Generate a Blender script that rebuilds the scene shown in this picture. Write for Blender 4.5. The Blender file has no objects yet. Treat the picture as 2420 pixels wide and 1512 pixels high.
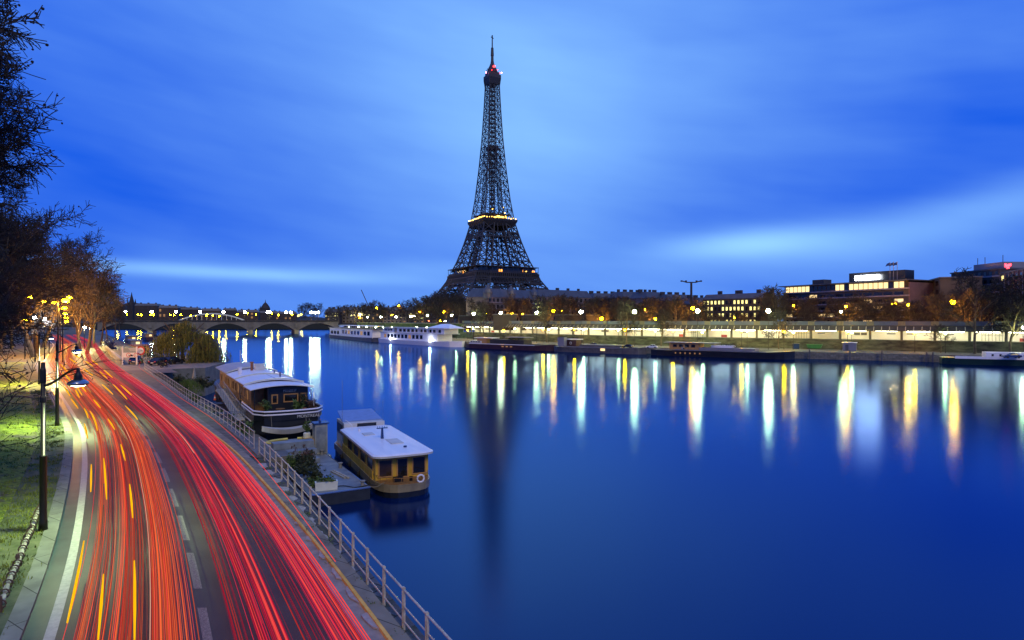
import bpy, math, random
from mathutils import Vector, Matrix
R = math.radians
random.seed(7)
scn = bpy.context.scene
COL = scn.collection

# ------------------------------------------------------------ camera
EYE = 13.0
F = 620.0
cam_data = bpy.data.cameras.new('camera')
cam_data.sensor_width = 36.0
cam_data.lens = 36.0 * F / 1024.0
cam_data.clip_start = 0.1
cam_data.clip_end = 9000.0
cam = bpy.data.objects.new('camera', cam_data)
COL.objects.link(cam)
cam.location = (0, 0, EYE)
cam.rotation_euler = (R(90), 0, 0)
scn.camera = cam

scn.view_settings.view_transform = 'Standard'
scn.view_settings.look = 'None'
scn.view_settings.exposure = 0.0
scn.view_settings.gamma = 1.0
try:
    scn.render.engine = 'CYCLES'
    scn.cycles.use_denoising = True
    scn.cycles.denoiser = 'OPENIMAGEDENOISE'
    scn.cycles.max_bounces = 5
    scn.cycles.diffuse_bounces = 2
    scn.cycles.glossy_bounces = 3
    scn.cycles.transparent_max_bounces = 6
    scn.cycles.sample_clamp_indirect = 4.0
    scn.cycles.caustics_reflective = False
    scn.cycles.caustics_refractive = False
    scn.cycles.use_light_tree = True
except Exception:
    pass

# ------------------------------------------------------------ world: dusk sky with streaked cloud
world = bpy.data.worlds.new('World')
scn.world = world
world.use_nodes = True
nt = world.node_tree
for n in list(nt.nodes):
    nt.nodes.remove(n)

def N(tree, typ, **kw):
    n = tree.nodes.new(typ)
    for k, v in kw.items():
        setattr(n, k, v)
    return n

def mth(tree, op, a, b=None, c=None, clamp=False):
    n = tree.nodes.new('ShaderNodeMath')
    n.operation = op
    n.use_clamp = clamp
    for i, v in enumerate((a, b, c)):
        if v is None:
            continue
        if isinstance(v, (int, float)):
            n.inputs[i].default_value = v
        else:
            tree.links.new(v, n.inputs[i])
    return n.outputs[0]

out = N(nt, 'ShaderNodeOutputWorld')
bg = N(nt, 'ShaderNodeBackground')
nt.links.new(bg.outputs[0], out.inputs[0])
tc = N(nt, 'ShaderNodeTexCoord')
sep = N(nt, 'ShaderNodeSeparateXYZ')
nt.links.new(tc.outputs['Generated'], sep.inputs[0])
az = mth(nt, 'MULTIPLY', mth(nt, 'ARCTAN2', sep.outputs[0], sep.outputs[1]), 57.2958)
el = mth(nt, 'MULTIPLY', mth(nt, 'ARCSINE', sep.outputs[2]), 57.2958)

def gauss(a0, e0, sa, se, amp, tilt=0.0):
    da = mth(nt, 'SUBTRACT', az, a0)
    de = mth(nt, 'SUBTRACT', el, e0)
    ct, st = math.cos(R(tilt)), math.sin(R(tilt))
    u = mth(nt, 'ADD', mth(nt, 'MULTIPLY', da, ct / sa), mth(nt, 'MULTIPLY', de, st / sa))
    v = mth(nt, 'ADD', mth(nt, 'MULTIPLY', da, -st / se), mth(nt, 'MULTIPLY', de, ct / se))
    r2 = mth(nt, 'ADD', mth(nt, 'MULTIPLY', u, u), mth(nt, 'MULTIPLY', v, v))
    return mth(nt, 'MULTIPLY', mth(nt, 'EXPONENT', mth(nt, 'MULTIPLY', r2, -0.5)), amp)

def streak(sx, sy, tilt, seed, amp, detail=3.0):
    ct, st = math.cos(R(tilt)), math.sin(R(tilt))
    u = mth(nt, 'ADD', mth(nt, 'MULTIPLY', az, ct * sx), mth(nt, 'MULTIPLY', el, st * sx))
    v = mth(nt, 'ADD', mth(nt, 'MULTIPLY', az, -st * sy), mth(nt, 'MULTIPLY', el, ct * sy))
    cb = N(nt, 'ShaderNodeCombineXYZ')
    nt.links.new(u, cb.inputs[0]); nt.links.new(v, cb.inputs[1]); cb.inputs[2].default_value = seed
    no = N(nt, 'ShaderNodeTexNoise')
    no.inputs['Scale'].default_value = 1.0
    no.inputs['Detail'].default_value = detail
    no.inputs['Roughness'].default_value = 0.5
    nt.links.new(cb.outputs[0], no.inputs['Vector'])
    return mth(nt, 'MULTIPLY', mth(nt, 'SUBTRACT', no.outputs[0], 0.5), amp)

terms = [
    gauss(0, 19, 11, 12, 0.54, -35), gauss(-14, 25, 18, 6, 0.26, -8), gauss(20, 23, 13, 8, 0.16),
    gauss(5, 13, 7, 5, 0.22, -20),
    gauss(21, 6.6, 5.0, 0.85, 0.95, 3), gauss(25, 5.6, 8, 1.1, 0.22, 5), gauss(38, 8.2, 7, 1.3, 0.62, 9), gauss(-38, 16, 7, 12, -0.12), gauss(30, 5.2, 12, 1.5, 0.16),
    gauss(-27, 4.0, 11, 0.42, 0.75, -1.5), gauss(-12, 4.4, 9, 0.7, 0.30, 1), gauss(0, 1.0, 60, 2.2, 0.18),
    gauss(38, 13, 8, 4.5, -0.24, -12), gauss(-24, 9, 14, 3.5, -0.10, -4), gauss(14, 9.5, 9, 2.6, -0.12, -3),
    streak(0.045, 0.20, -16, 3.0, 0.46), streak(0.04, 0.45, -5, 9.0, 0.20), streak(0.09, 0.10, 20, 5.0, 0.20),
]
acc = 0.29
for t_ in terms:
    acc = mth(nt, 'ADD', t_, acc)
fac = mth(nt, 'MAXIMUM', mth(nt, 'MINIMUM', acc, 1.6), 0.0)
mixc = N(nt, 'ShaderNodeMix', data_type='RGBA')
nt.links.new(fac, mixc.inputs['Factor'])
mixc.clamp_factor = False
mixc.inputs['A'].default_value = (0.002, 0.098, 0.80, 1)
mixc.inputs['B'].default_value = (0.20, 0.462, 1.04, 1)
# the clear air behind the cloud, after sunset
sky = N(nt, 'ShaderNodeTexSky')
sky.sky_type = 'NISHITA'
sky.sun_disc = False
sky.sun_elevation = R(1.0)
sky.sun_rotation = R(205)
sky.altitude = 40
skym = N(nt, 'ShaderNodeMix', data_type='RGBA')
skym.blend_type = 'ADD'
skym.inputs['Factor'].default_value = 0.0008
nt.links.new(mixc.outputs['Result'], skym.inputs['A'])
nt.links.new(sky.outputs[0], skym.inputs['B'])
nt.links.new(skym.outputs['Result'], bg.inputs['Color'])
bg.inputs['Strength'].default_value = 1.0

# very soft warm fill, added in place of unseen bridge lamps behind the camera
sun_d = bpy.data.lights.new('sun', 'SUN')
sun_d.energy = 1.25
sun_d.angle = R(20)
sun_d.color = (1.0, 0.80, 0.42)
sun_o = bpy.data.objects.new('sun', sun_d)
COL.objects.link(sun_o)
sun_o.rotation_euler = (R(50), 0, R(18))

# ------------------------------------------------------------ helpers
def wp(px, py, z):
    """the world point at height z that the photograph shows at px, py (1024 wide)"""
    Y = (EYE - z) * F / (py - 320.0)
    return Vector(((px - 512.0) / F * Y, Y, z))

def atY(px, py, Y):
    return Vector(((px - 512.0) / F * Y, Y, EYE - (py - 320.0) / F * Y))

S = 1024.0 / 2419.0

class MB:
    def __init__(self):
        self.v = []; self.f = []
    def add(self, vs, fs):
        o = len(self.v)
        self.v.extend([tuple(p) for p in vs])
        self.f.extend([tuple(i + o for i in f) for f in fs])
        return self
    def box(self, c, s, rz=0.0, taper=1.0):
        hx, hy, hz = s[0] / 2, s[1] / 2, s[2] / 2
        vs = []
        ca, sa = math.cos(rz), math.sin(rz)
        for z, k in ((-hz, 1.0), (hz, taper)):
            for x, y in ((-hx, -hy), (hx, -hy), (hx, hy), (-hx, hy)):
                x *= k; y *= k
                vs.append((c[0] + x * ca - y * sa, c[1] + x * sa + y * ca, c[2] + z))
        return self.add(vs, [(0, 3, 2, 1), (4, 5, 6, 7), (0, 1, 5, 4), (1, 2, 6, 5), (2, 3, 7, 6), (3, 0, 4, 7)])
    def box2(self, x0, x1, y0, y1, z0, z1):
        return self.box(((x0 + x1) / 2, (y0 + y1) / 2, (z0 + z1) / 2), (abs(x1 - x0), abs(y1 - y0), abs(z1 - z0)))
    def beam(self, a, b, w, n=4, w2=None):
        a = Vector(a); b = Vector(b)
        d = b - a
        if d.length < 1e-6:
            return self
        d.normalize()
        up = Vector((0, 0, 1)) if abs(d.z) < 0.95 else Vector((1, 0, 0))
        s = d.cross(up).normalized(); t = s.cross(d)
        w2 = w if w2 is None else w2
        vs = []
        for p, r in ((a, w), (b, w2)):
            for k in range(n):
                an = 2 * math.pi * (k + 0.5) / n
                vs.append(p + s * (math.cos(an) * r) + t * (math.sin(an) * r))
        fs = [(k, (k + 1) % n, n + (k + 1) % n, n + k) for k in range(n)]
        fs.append(tuple(range(n))[::-1]); fs.append(tuple(range(n, 2 * n)))
        return self.add(vs, fs)
    def tube(self, pts, r, n=6, cap=True):
        pts = [Vector(p) for p in pts]
        rs = r if isinstance(r, (list, tuple)) else [r] * len(pts)
        vs = []; m = len(pts)
        for i, p in enumerate(pts):
            d = (pts[min(i + 1, m - 1)] - pts[max(i - 1, 0)])
            if d.length < 1e-9:
                d = Vector((0, 0, 1))
            d.normalize()
            up = Vector((0, 0, 1)) if abs(d.z) < 0.95 else Vector((1, 0, 0))
            s = d.cross(up).normalized(); t = s.cross(d)
            for k in range(n):
                an = 2 * math.pi * (k + 0.5) / n
                vs.append(p + s * (math.cos(an) * rs[i]) + t * (math.sin(an) * rs[i]))
        fs = []
        for i in range(m - 1):
            for k in range(n):
                fs.append((i * n + k, i * n + (k + 1) % n, (i + 1) * n + (k + 1) % n, (i + 1) * n + k))
        if cap:
            fs.append(tuple(range(n))[::-1]); fs.append(tuple(range((m - 1) * n, m * n)))
        return self.add(vs, fs)
    def lathe(self, prof, c=(0, 0, 0), n=12):
        vs = []
        for r, z in prof:
            for k in range(n):
                an = 2 * math.pi * k / n
                vs.append((c[0] + r * math.cos(an), c[1] + r * math.sin(an), c[2] + z))
        fs = []
        for i in range(len(prof) - 1):
            for k in range(n):
                fs.append((i * n + k, i * n + (k + 1) % n, (i + 1) * n + (k + 1) % n, (i + 1) * n + k))
        fs.append(tuple(range(n))[::-1]); fs.append(tuple(range((len(prof) - 1) * n, len(prof) * n)))
        return self.add(vs, fs)
    def ball(self, c, r, n=8, m=5, sz=1.0):
        prof = []
        for i in range(1, m):
            a = -math.pi / 2 + math.pi * i / m
            prof.append((r * math.cos(a), r * sz * math.sin(a)))
        return self.lathe(prof, c, n)
    def prism(self, pts, z0, z1):
        """pts: plan outline, counter-clockwise"""
        n = len(pts)
        vs = [(p[0], p[1], z0) for p in pts] + [(p[0], p[1], z1) for p in pts]
        fs = [(k, (k + 1) % n, n + (k + 1) % n, n + k) for k in range(n)]
        fs.append(tuple(range(n))[::-1]); fs.append(tuple(range(n, 2 * n)))
        return self.add(vs, fs)
    def extrude_y(self, prof, y0, y1, k0=1.0):
        """prof: x,z outline (counter-clockwise seen from -y)"""
        n = len(prof)
        vs = [(p[0], y0, p[1]) for p in prof] + [(p[0], y1, p[1]) for p in prof]
        fs = [(k, (k + 1) % n, n + (k + 1) % n, n + k) for k in range(n)]
        fs.append(tuple(range(n))[::-1]); fs.append(tuple(range(n, 2 * n)))
        return self.add(vs, fs)
    def v_add(self, o):
        return self.add(o.v, o.f)
    def quad(self, a, b, c, d):
        return self.add([a, b, c, d], [(0, 1, 2, 3)])
    def ribbon(self, A, B):
        o = [Vector(p) for p in A] + [Vector(p) for p in B]; n = len(A)
        return self.add(o, [(i, i + 1, n + i + 1, n + i) for i in range(n - 1)])
    def leaves(self, c, rad, n, size, flat=1.0, rng=random, shell=0.4):
        for _ in range(n):
            while True:
                d = Vector((rng.uniform(-1, 1), rng.uniform(-1, 1), rng.uniform(-1, 1)))
                if 0.05 < d.length < 1:
                    break
            d = d.normalized() * (shell + (1 - shell) * rng.random() ** 0.6)
            p = Vector((c[0] + d.x * rad[0], c[1] + d.y * rad[1], c[2] + d.z * rad[2]))
            a = Vector((rng.gauss(0, 1), rng.gauss(0, 1), rng.gauss(0, flat))).normalized()
            b = a.cross(Vector((rng.gauss(0, 1), rng.gauss(0, 1), rng.gauss(0, 1)))).normalized()
            s = size * rng.uniform(0.6, 1.3)
            self.add([p - a * s, p + b * s * 0.5, p + a * s, p - b * s * 0.5], [(0, 1, 2, 3)])
        return self
    def build(self, name, m, parent=None, world_space=False, smooth=False):
        me = bpy.data.meshes.new(name)
        vs = self.v
        if parent is not None and world_space:
            lx, ly, lz = parent.location; rz = -parent.rotation_euler[2]
            ca, sa = math.cos(rz), math.sin(rz)
            vs = [((x - lx) * ca - (y - ly) * sa, (x - lx) * sa + (y - ly) * ca, z - lz) for x, y, z in vs]
        me.from_pydata(vs, [], self.f)
        me.materials.append(m)
        if smooth:
            me.polygons.foreach_set('use_smooth', [True] * len(me.polygons))
        me.update()
        o = bpy.data.objects.new(name, me)
        COL.objects.link(o)
        if parent is not None:
            o.parent = parent
        return o

def thing(name, label, cat, loc=(0, 0, 0), rz=0.0, group=None):
    o = bpy.data.objects.new(name, None)
    o.empty_display_size = 0.3
    COL.objects.link(o)
    o.location = loc
    o.rotation_euler = (0, 0, rz)
    return tag(o, label, cat, group)

def tag(o, label, cat, group=None, kind=None):
    o['label'] = label
    if cat:
        o['category'] = cat
    if group:
        o['group'] = group
    if kind:
        o['kind'] = kind
    return o

def struct(o, kind='structure', label=None):
    o['kind'] = kind
    if label:
        o['label'] = label
    return o

def dup(root, loc, rz=None, label=None, scale=None):
    r = root.copy()
    COL.objects.link(r)
    r.location = loc
    if rz is not None:
        r.rotation_euler = (0, 0, rz)
    if label:
        r['label'] = label
    if scale is not None:
        r.scale = (scale, scale, scale) if isinstance(scale, (int, float)) else scale
    for ch in list(root.children):
        c = ch.copy()
        COL.objects.link(c)
        c.parent = r
        for g in list(ch.children):
            d = g.copy()
            COL.objects.link(d)
            d.parent = c
    return r

def text(s, size, m, parent, loc, rot, name='lettering', ext=0.01):
    cu = bpy.data.curves.new(name, 'FONT')
    cu.body = s
    cu.size = size
    cu.align_x = 'CENTER'
    cu.align_y = 'CENTER'
    cu.extrude = ext
    cu.materials.append(m)
    o = bpy.data.objects.new(name, cu)
    COL.objects.link(o)
    bpy.context.view_layer.update()
    me = bpy.data.meshes.new_from_object(o.evaluated_get(bpy.context.evaluated_depsgraph_get()))
    bpy.data.objects.remove(o)
    if not me.materials:
        me.materials.append(m)
    o = bpy.data.objects.new(name, me)
    COL.objects.link(o)
    o.parent = parent
    o.location = loc
    o.rotation_euler = rot
    return o

ORD = ['first', 'second', 'third', 'fourth', 'fifth', 'sixth', 'seventh', 'eighth', 'ninth', 'tenth', 'eleventh', 'twelfth',
       'thirteenth', 'fourteenth', 'fifteenth', 'sixteenth', 'seventeenth', 'eighteenth', 'nineteenth', 'twentieth',
       'twenty-first', 'twenty-second', 'twenty-third', 'twenty-fourth', 'twenty-fifth', 'twenty-sixth', 'twenty-seventh',
       'twenty-eighth', 'twenty-ninth', 'thirtieth', 'thirty-first', 'thirty-second', 'thirty-third', 'thirty-fourth',
       'thirty-fifth', 'thirty-sixth', 'thirty-seventh', 'thirty-eighth', 'thirty-ninth', 'fortieth', 'forty-first',
       'forty-second', 'forty-third', 'forty-fourth', 'forty-fifth', 'forty-sixth', 'forty-seventh', 'forty-eighth',
       'forty-ninth', 'fiftieth']

# ------------------------------------------------------------ materials
def mat(name, col, rough=0.7, metal=0.0, var=0.25, scale=2.0, bump=0.0, col2=None, spec=None, stretch=None, detail=4.0):
    m = bpy.data.materials.new(name)
    m.use_nodes = True
    t = m.node_tree
    b = t.nodes['Principled BSDF']
    b.inputs['Roughness'].default_value = rough
    b.inputs['Metallic'].default_value = metal
    if spec is not None:
        b.inputs['Specular IOR Level'].default_value = spec
    if var <= 0 and col2 is None and bump == 0:
        b.inputs['Base Color'].default_value = (*col, 1)
        return m
    co = N(t, 'ShaderNodeTexCoord')
    src = co.outputs['Object']
    if stretch:
        mp = N(t, 'ShaderNodeMapping')
        mp.inputs['Scale'].default_value = stretch
        t.links.new(src, mp.inputs[0])
        src = mp.outputs[0]
    no = N(t, 'ShaderNodeTexNoise')
    no.inputs['Scale'].default_value = scale
    no.inputs['Detail'].default_value = detail
    no.inputs['Roughness'].default_value = 0.6
    t.links.new(src, no.inputs['Vector'])
    rmp = N(t, 'ShaderNodeValToRGB')
    rmp.color_ramp.elements[0].position = 0.35
    rmp.color_ramp.elements[1].position = 0.68
    c2 = col2 if col2 else tuple(min(1, c * (1 + var)) for c in col)
    c1 = col if col2 else tuple(c * (1 - var) for c in col)
    rmp.color_ramp.elements[0].color = (*c1, 1)
    rmp.color_ramp.elements[1].color = (*c2, 1)
    t.links.new(no.outputs[0], rmp.inputs[0])
    t.links.new(rmp.outputs[0], b.inputs['Base Color'])
    if bump:
        bp = N(t, 'ShaderNodeBump')
        bp.inputs['Strength'].default_value = bump
        bp.inputs['Distance'].default_value = 0.02
        n2 = N(t, 'ShaderNodeTexNoise')
        n2.inputs['Scale'].default_value = scale * 6
        n2.inputs['Detail'].default_value = 5
        t.links.new(src, n2.inputs['Vector'])
        t.links.new(n2.outputs[0], bp.inputs['Height'])
        t.links.new(bp.outputs[0], b.inputs['Normal'])
    return m

def emit(name, col, st, sampling='AUTO'):
    m = bpy.data.materials.new(name)
    m.use_nodes = True
    t = m.node_tree
    b = t.nodes['Principled BSDF']
    b.inputs['Base Color'].default_value = (0.02, 0.02, 0.02, 1)
    b.inputs['Emission Color'].default_value = (*col, 1)
    b.inputs['Emission Strength'].default_value = st
    try:
        m.cycles.emission_sampling = sampling
    except Exception:
        pass
    return m

def brick_mat(name, c1, c2, mortar, w, h, off=0.5, mort=0.02, rough=0.85, rot=0.0, weeds=None, bump=0.3):
    m = bpy.data.materials.new(name)
    m.use_nodes = True
    t = m.node_tree
    b = t.nodes['Principled BSDF']
    b.inputs['Roughness'].default_value = rough
    co = N(t, 'ShaderNodeTexCoord')
    mp = N(t, 'ShaderNodeMapping')
    mp.inputs['Rotation'].default_value = rot if isinstance(rot, tuple) else (0, 0, rot)
    t.links.new(co.outputs['Object'], mp.inputs[0])
    br = N(t, 'ShaderNodeTexBrick')
    br.offset = off
    br.inputs['Color1'].default_value = (*c1, 1)
    br.inputs['Color2'].default_value = (*c2, 1)
    br.inputs['Mortar'].default_value = (*mortar, 1)
    br.inputs['Scale'].default_value = 1.0
    br.inputs['Brick Width'].default_value = w
    br.inputs['Row Height'].default_value = h
    br.inputs['Mortar Size'].default_value = mort
    t.links.new(mp.outputs[0], br.inputs['Vector'])
    no = N(t, 'ShaderNodeTexNoise')
    no.inputs['Scale'].default_value = 1.3
    no.inputs['Detail'].default_value = 6
    t.links.new(co.outputs['Object'], no.inputs['Vector'])
    mx = N(t, 'ShaderNodeMix', data_type='RGBA')
    mx.blend_type = 'MULTIPLY'
    mx.inputs['Factor'].default_value = 0.75
    rr = N(t, 'ShaderNodeValToRGB')
    rr.color_ramp.elements[0].position = 0.3
    rr.color_ramp.elements[0].color = (0.45, 0.45, 0.42, 1)
    rr.color_ramp.elements[1].position = 0.7
    rr.color_ramp.elements[1].color = (1, 1, 1, 1)
    t.links.new(no.outputs[0], rr.inputs[0])
    t.links.new(br.outputs['Color'], mx.inputs['A'])
    t.links.new(rr.outputs[0], mx.inputs['B'])
    res = mx.outputs['Result']
    if weeds:
        n3 = N(t, 'ShaderNodeTexNoise')
        n3.inputs['Scale'].default_value = 0.5
        n3.inputs['Detail'].default_value = 8
        n3.inputs['Roughness'].default_value = 0.7
        t.links.new(co.outputs['Object'], n3.inputs['Vector'])
        r3 = N(t, 'ShaderNodeValToRGB')
        r3.color_ramp.elements[0].position = 0.5
        r3.color_ramp.elements[0].color = (0, 0, 0, 1)
        r3.color_ramp.elements[1].position = 0.58
        t.links.new(n3.outputs[0], r3.inputs[0])
        m3 = N(t, 'ShaderNodeMix', data_type='RGBA')
        t.links.new(r3.outputs[0], m3.inputs['Factor'])
        t.links.new(res, m3.inputs['A'])
        m3.inputs['B'].default_value = (*weeds, 1)
        res = m3.outputs['Result']
    t.links.new(res, b.inputs['Base Color'])
    bp = N(t, 'ShaderNodeBump')
    bp.inputs['Strength'].default_value = bump
    bp.inputs['Distance'].default_value = 0.03
    t.links.new(br.outputs['Fac'], bp.inputs['Height'])
    bp.invert = True
    t.links.new(bp.outputs[0], b.inputs['Normal'])
    return m

M = {}
# water: the river's small moving slopes, averaged over the long exposure
w_ = bpy.data.materials.new('river_water'); w_.use_nodes = True
t_ = w_.node_tree
for n_ in list(t_.nodes): t_.nodes.remove(n_)
ou_ = N(t_, 'ShaderNodeOutputMaterial')
mx_ = N(t_, 'ShaderNodeMixShader')
df_ = N(t_, 'ShaderNodeBsdfDiffuse'); df_.inputs['Color'].default_value = (0.0, 0.010, 0.060, 1)
gl_ = N(t_, 'ShaderNodeBsdfAnisotropic'); gl_.distribution = 'BECKMANN'
gl_.inputs['Color'].default_value = (0.36, 0.58, 0.98, 1)
fr_ = N(t_, 'ShaderNodeFresnel'); fr_.inputs['IOR'].default_value = 1.75
co_ = N(t_, 'ShaderNodeTexCoord')
no_ = N(t_, 'ShaderNodeTexNoise')
no_.inputs['Scale'].default_value = 0.035
no_.inputs['Detail'].default_value = 3
t_.links.new(co_.outputs['Object'], no_.inputs['Vector'])
mr_ = N(t_, 'ShaderNodeMapRange')
mr_.inputs['To Min'].default_value = 0.14
mr_.inputs['To Max'].default_value = 0.20
t_.links.new(no_.outputs[0], mr_.inputs['Value'])
t_.links.new(mr_.outputs[0], gl_.inputs['Roughness'])
t_.links.new(fr_.outputs[0], mx_.inputs[0])
t_.links.new(df_.outputs[0], mx_.inputs[1]); t_.links.new(gl_.outputs[0], mx_.inputs[2])
t_.links.new(mx_.outputs[0], ou_.inputs[0])
M['water'] = w_

def asphalt():
    m = bpy.data.materials.new('asphalt'); m.use_nodes = True
    t = m.node_tree; b = t.nodes['Principled BSDF']
    co = N(t, 'ShaderNodeTexCoord')
    n1 = N(t, 'ShaderNodeTexNoise'); n1.inputs['Scale'].default_value = 90; n1.inputs['Detail'].default_value = 4
    n2 = N(t, 'ShaderNodeTexNoise'); n2.inputs['Scale'].default_value = 0.35; n2.inputs['Detail'].default_value = 5
    for n in (n1, n2):
        t.links.new(co.outputs['Object'], n.inputs['Vector'])
    r1 = N(t, 'ShaderNodeValToRGB')
    r1.color_ramp.elements[0].position = 0.3; r1.color_ramp.elements[0].color = (0.022, 0.023, 0.022, 1)
    r1.color_ramp.elements[1].position = 0.75; r1.color_ramp.elements[1].color = (0.085, 0.088, 0.078, 1)
    t.links.new(n1.outputs[0], r1.inputs[0])
    r2 = N(t, 'ShaderNodeValToRGB')
    r2.color_ramp.elements[0].position = 0.35; r2.color_ramp.elements[0].color = (0.7, 0.7, 0.7, 1)
    r2.color_ramp.elements[1].position = 0.7; r2.color_ramp.elements[1].color = (1.3, 1.3, 1.25, 1)
    t.links.new(n2.outputs[0], r2.inputs[0])
    mx = N(t, 'ShaderNodeMix', data_type='RGBA'); mx.blend_type = 'MULTIPLY'; mx.inputs['Factor'].default_value = 1
    t.links.new(r1.outputs[0], mx.inputs['A']); t.links.new(r2.outputs[0], mx.inputs['B'])
    t.links.new(mx.outputs['Result'], b.inputs['Base Color'])
    b.inputs['Roughness'].default_value = 0.62
    bp = N(t, 'ShaderNodeBump'); bp.inputs['Strength'].default_value = 0.4; bp.inputs['Distance'].default_value = 0.01
    t.links.new(n1.outputs[0], bp.inputs['Height']); t.links.new(bp.outputs[0], b.inputs['Normal'])
    return m
M['asphalt'] = asphalt()

def lawn():
    m = bpy.data.materials.new('lawn_soil'); m.use_nodes = True
    t = m.node_tree; b = t.nodes['Principled BSDF']; b.inputs['Roughness'].default_value = 0.9
    co = N(t, 'ShaderNodeTexCoord')
    vo = N(t, 'ShaderNodeTexVoronoi'); vo.inputs['Scale'].default_value = 5.5
    t.links.new(co.outputs['Object'], vo.inputs['Vector'])
    rv = N(t, 'ShaderNodeValToRGB')
    rv.color_ramp.elements[0].position = 0.2; rv.color_ramp.elements[0].color = (0.17, 0.14, 0.10, 1)
    rv.color_ramp.elements[1].position = 0.6; rv.color_ramp.elements[1].color = (0.045, 0.04, 0.03, 1)
    t.links.new(vo.outputs['Distance'], rv.inputs[0])
    n1 = N(t, 'ShaderNodeTexNoise'); n1.inputs['Scale'].default_value = 0.32; n1.inputs['Detail'].default_value = 9
    n1.inputs['Roughness'].default_value = 0.68
    t.links.new(co.outputs['Object'], n1.inputs['Vector'])
    rg = N(t, 'ShaderNodeValToRGB')
    rg.color_ramp.elements[0].position = 0.38; rg.color_ramp.elements[0].color = (0, 0, 0, 1)
    rg.color_ramp.elements[1].position = 0.46; rg.color_ramp.elements[1].color = (1, 1, 1, 1)
    t.links.new(n1.outputs[0], rg.inputs[0])
    n2 = N(t, 'ShaderNodeTexNoise'); n2.inputs['Scale'].default_value = 4; n2.inputs['Detail'].default_value = 6
    t.links.new(co.outputs['Object'], n2.inputs['Vector'])
    r2 = N(t, 'ShaderNodeValToRGB')
    r2.color_ramp.elements[0].position = 0.3; r2.color_ramp.elements[0].color = (0.03, 0.065, 0.006, 1)
    r2.color_ramp.elements[1].position = 0.7; r2.color_ramp.elements[1].color = (0.24, 0.29, 0.012, 1)
    t.links.new(n2.outputs[0], r2.inputs[0])
    mx = N(t, 'ShaderNodeMix', data_type='RGBA')
    t.links.new(rg.outputs[0], mx.inputs['Factor'])
    t.links.new(rv.outputs[0], mx.inputs['A']); t.links.new(r2.outputs[0], mx.inputs['B'])
    t.links.new(mx.outputs['Result'], b.inputs['Base Color'])
    bp = N(t, 'ShaderNodeBump'); bp.inputs['Strength'].default_value = 0.6; bp.inputs['Distance'].default_value = 0.06
    t.links.new(vo.outputs['Distance'], bp.inputs['Height']); bp.invert = True
    t.links.new(bp.outputs[0], b.inputs['Normal'])
    return m
M['lawn'] = lawn()
M['grass'] = mat('grass_blades', (0.06, 0.09, 0.008), 0.8, var=0.5, scale=1.5, col2=(0.24, 0.28, 0.02))
M['white_paint'] = mat('road_paint', (0.46, 0.48, 0.42), 0.6, var=0.25, scale=8, col2=(0.30, 0.32, 0.28))
M['dash_paint'] = mat('worn_paint', (0.09, 0.095, 0.08), 0.65, var=0.3, scale=25, col2=(0.27, 0.27, 0.24))
M['gutter'] = mat('damp_gutter', (0.012, 0.04, 0.036), 0.55, var=0.3, scale=1.2, col2=(0.03, 0.07, 0.06))
M['kerb'] = brick_mat('kerb_stone', (0.26, 0.27, 0.21), (0.21, 0.22, 0.18), (0.04, 0.045, 0.03), 1.1, 5.0, 0.0, 0.015, rot=R(123))
M['soil'] = mat('trodden_soil', (0.05, 0.07, 0.022), 0.9, var=0.4, scale=1.4, col2=(0.14, 0.15, 0.07), bump=0.4)
M['concrete'] = mat('gutter_concrete', (0.19, 0.19, 0.175), 0.8, var=0.3, scale=2.2, col2=(0.30, 0.30, 0.27), bump=0.3)
M['yellow'] = mat('yellow_kerb_face', (0.60, 0.38, 0.05), 0.7, var=0.3, scale=2.0, col2=(0.80, 0.54, 0.12))
M['paving'] = brick_mat('worn_paving', (0.15, 0.155, 0.125), (0.12, 0.125, 0.10), (0.035, 0.035, 0.025), 1.3, 0.9, 0.5, 0.02, rot=R(123))
M['ledge'] = brick_mat('ledge_slabs', (0.13, 0.135, 0.14), (0.10, 0.105, 0.115), (0.02, 0.025, 0.012), 1.2, 0.8, 0.5, 0.03, rot=R(123), weeds=(0.05, 0.055, 0.03))
M['patch'] = mat('cement_patch', (0.26, 0.26, 0.25), 0.8, var=0.25, scale=6, col2=(0.38, 0.38, 0.37))
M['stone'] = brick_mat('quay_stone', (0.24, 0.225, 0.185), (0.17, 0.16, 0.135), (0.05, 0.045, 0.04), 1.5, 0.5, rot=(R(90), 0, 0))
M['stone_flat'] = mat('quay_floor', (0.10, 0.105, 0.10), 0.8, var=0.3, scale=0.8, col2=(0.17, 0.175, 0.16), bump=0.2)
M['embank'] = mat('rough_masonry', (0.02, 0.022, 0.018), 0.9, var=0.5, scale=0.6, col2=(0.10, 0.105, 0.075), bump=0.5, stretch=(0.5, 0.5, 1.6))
M['rail'] = mat('railing_paint', (0.36, 0.33, 0.24), 0.45, var=0.15, scale=7, col2=(0.58, 0.54, 0.42))
M['dark_metal'] = mat('dark_cast_iron', (0.010, 0.008, 0.007), 0.4, metal=0.3, var=0.2)
M['dome'] = mat('lamp_dome_metal', (0.35, 0.37, 0.40), 0.25, metal=0.85, var=0.1)
M['tower'] = mat('tower_iron', (0.022, 0.021, 0.025), 0.6, var=0.2, scale=0.1)
M['bark'] = mat('plane_bark', (0.05, 0.036, 0.025), 0.9, var=0.4, scale=1.5, col2=(0.12, 0.09, 0.06), bump=0.3)
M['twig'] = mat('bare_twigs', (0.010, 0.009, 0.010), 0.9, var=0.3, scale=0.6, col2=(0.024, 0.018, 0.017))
M['twiglit'] = mat('lamplit_bare_twigs', (0.022, 0.016, 0.013), 0.9, var=0.3, scale=0.6, col2=(0.05, 0.035, 0.025))  # lighter copy of the twig colour, with the lamp light put into it
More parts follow.
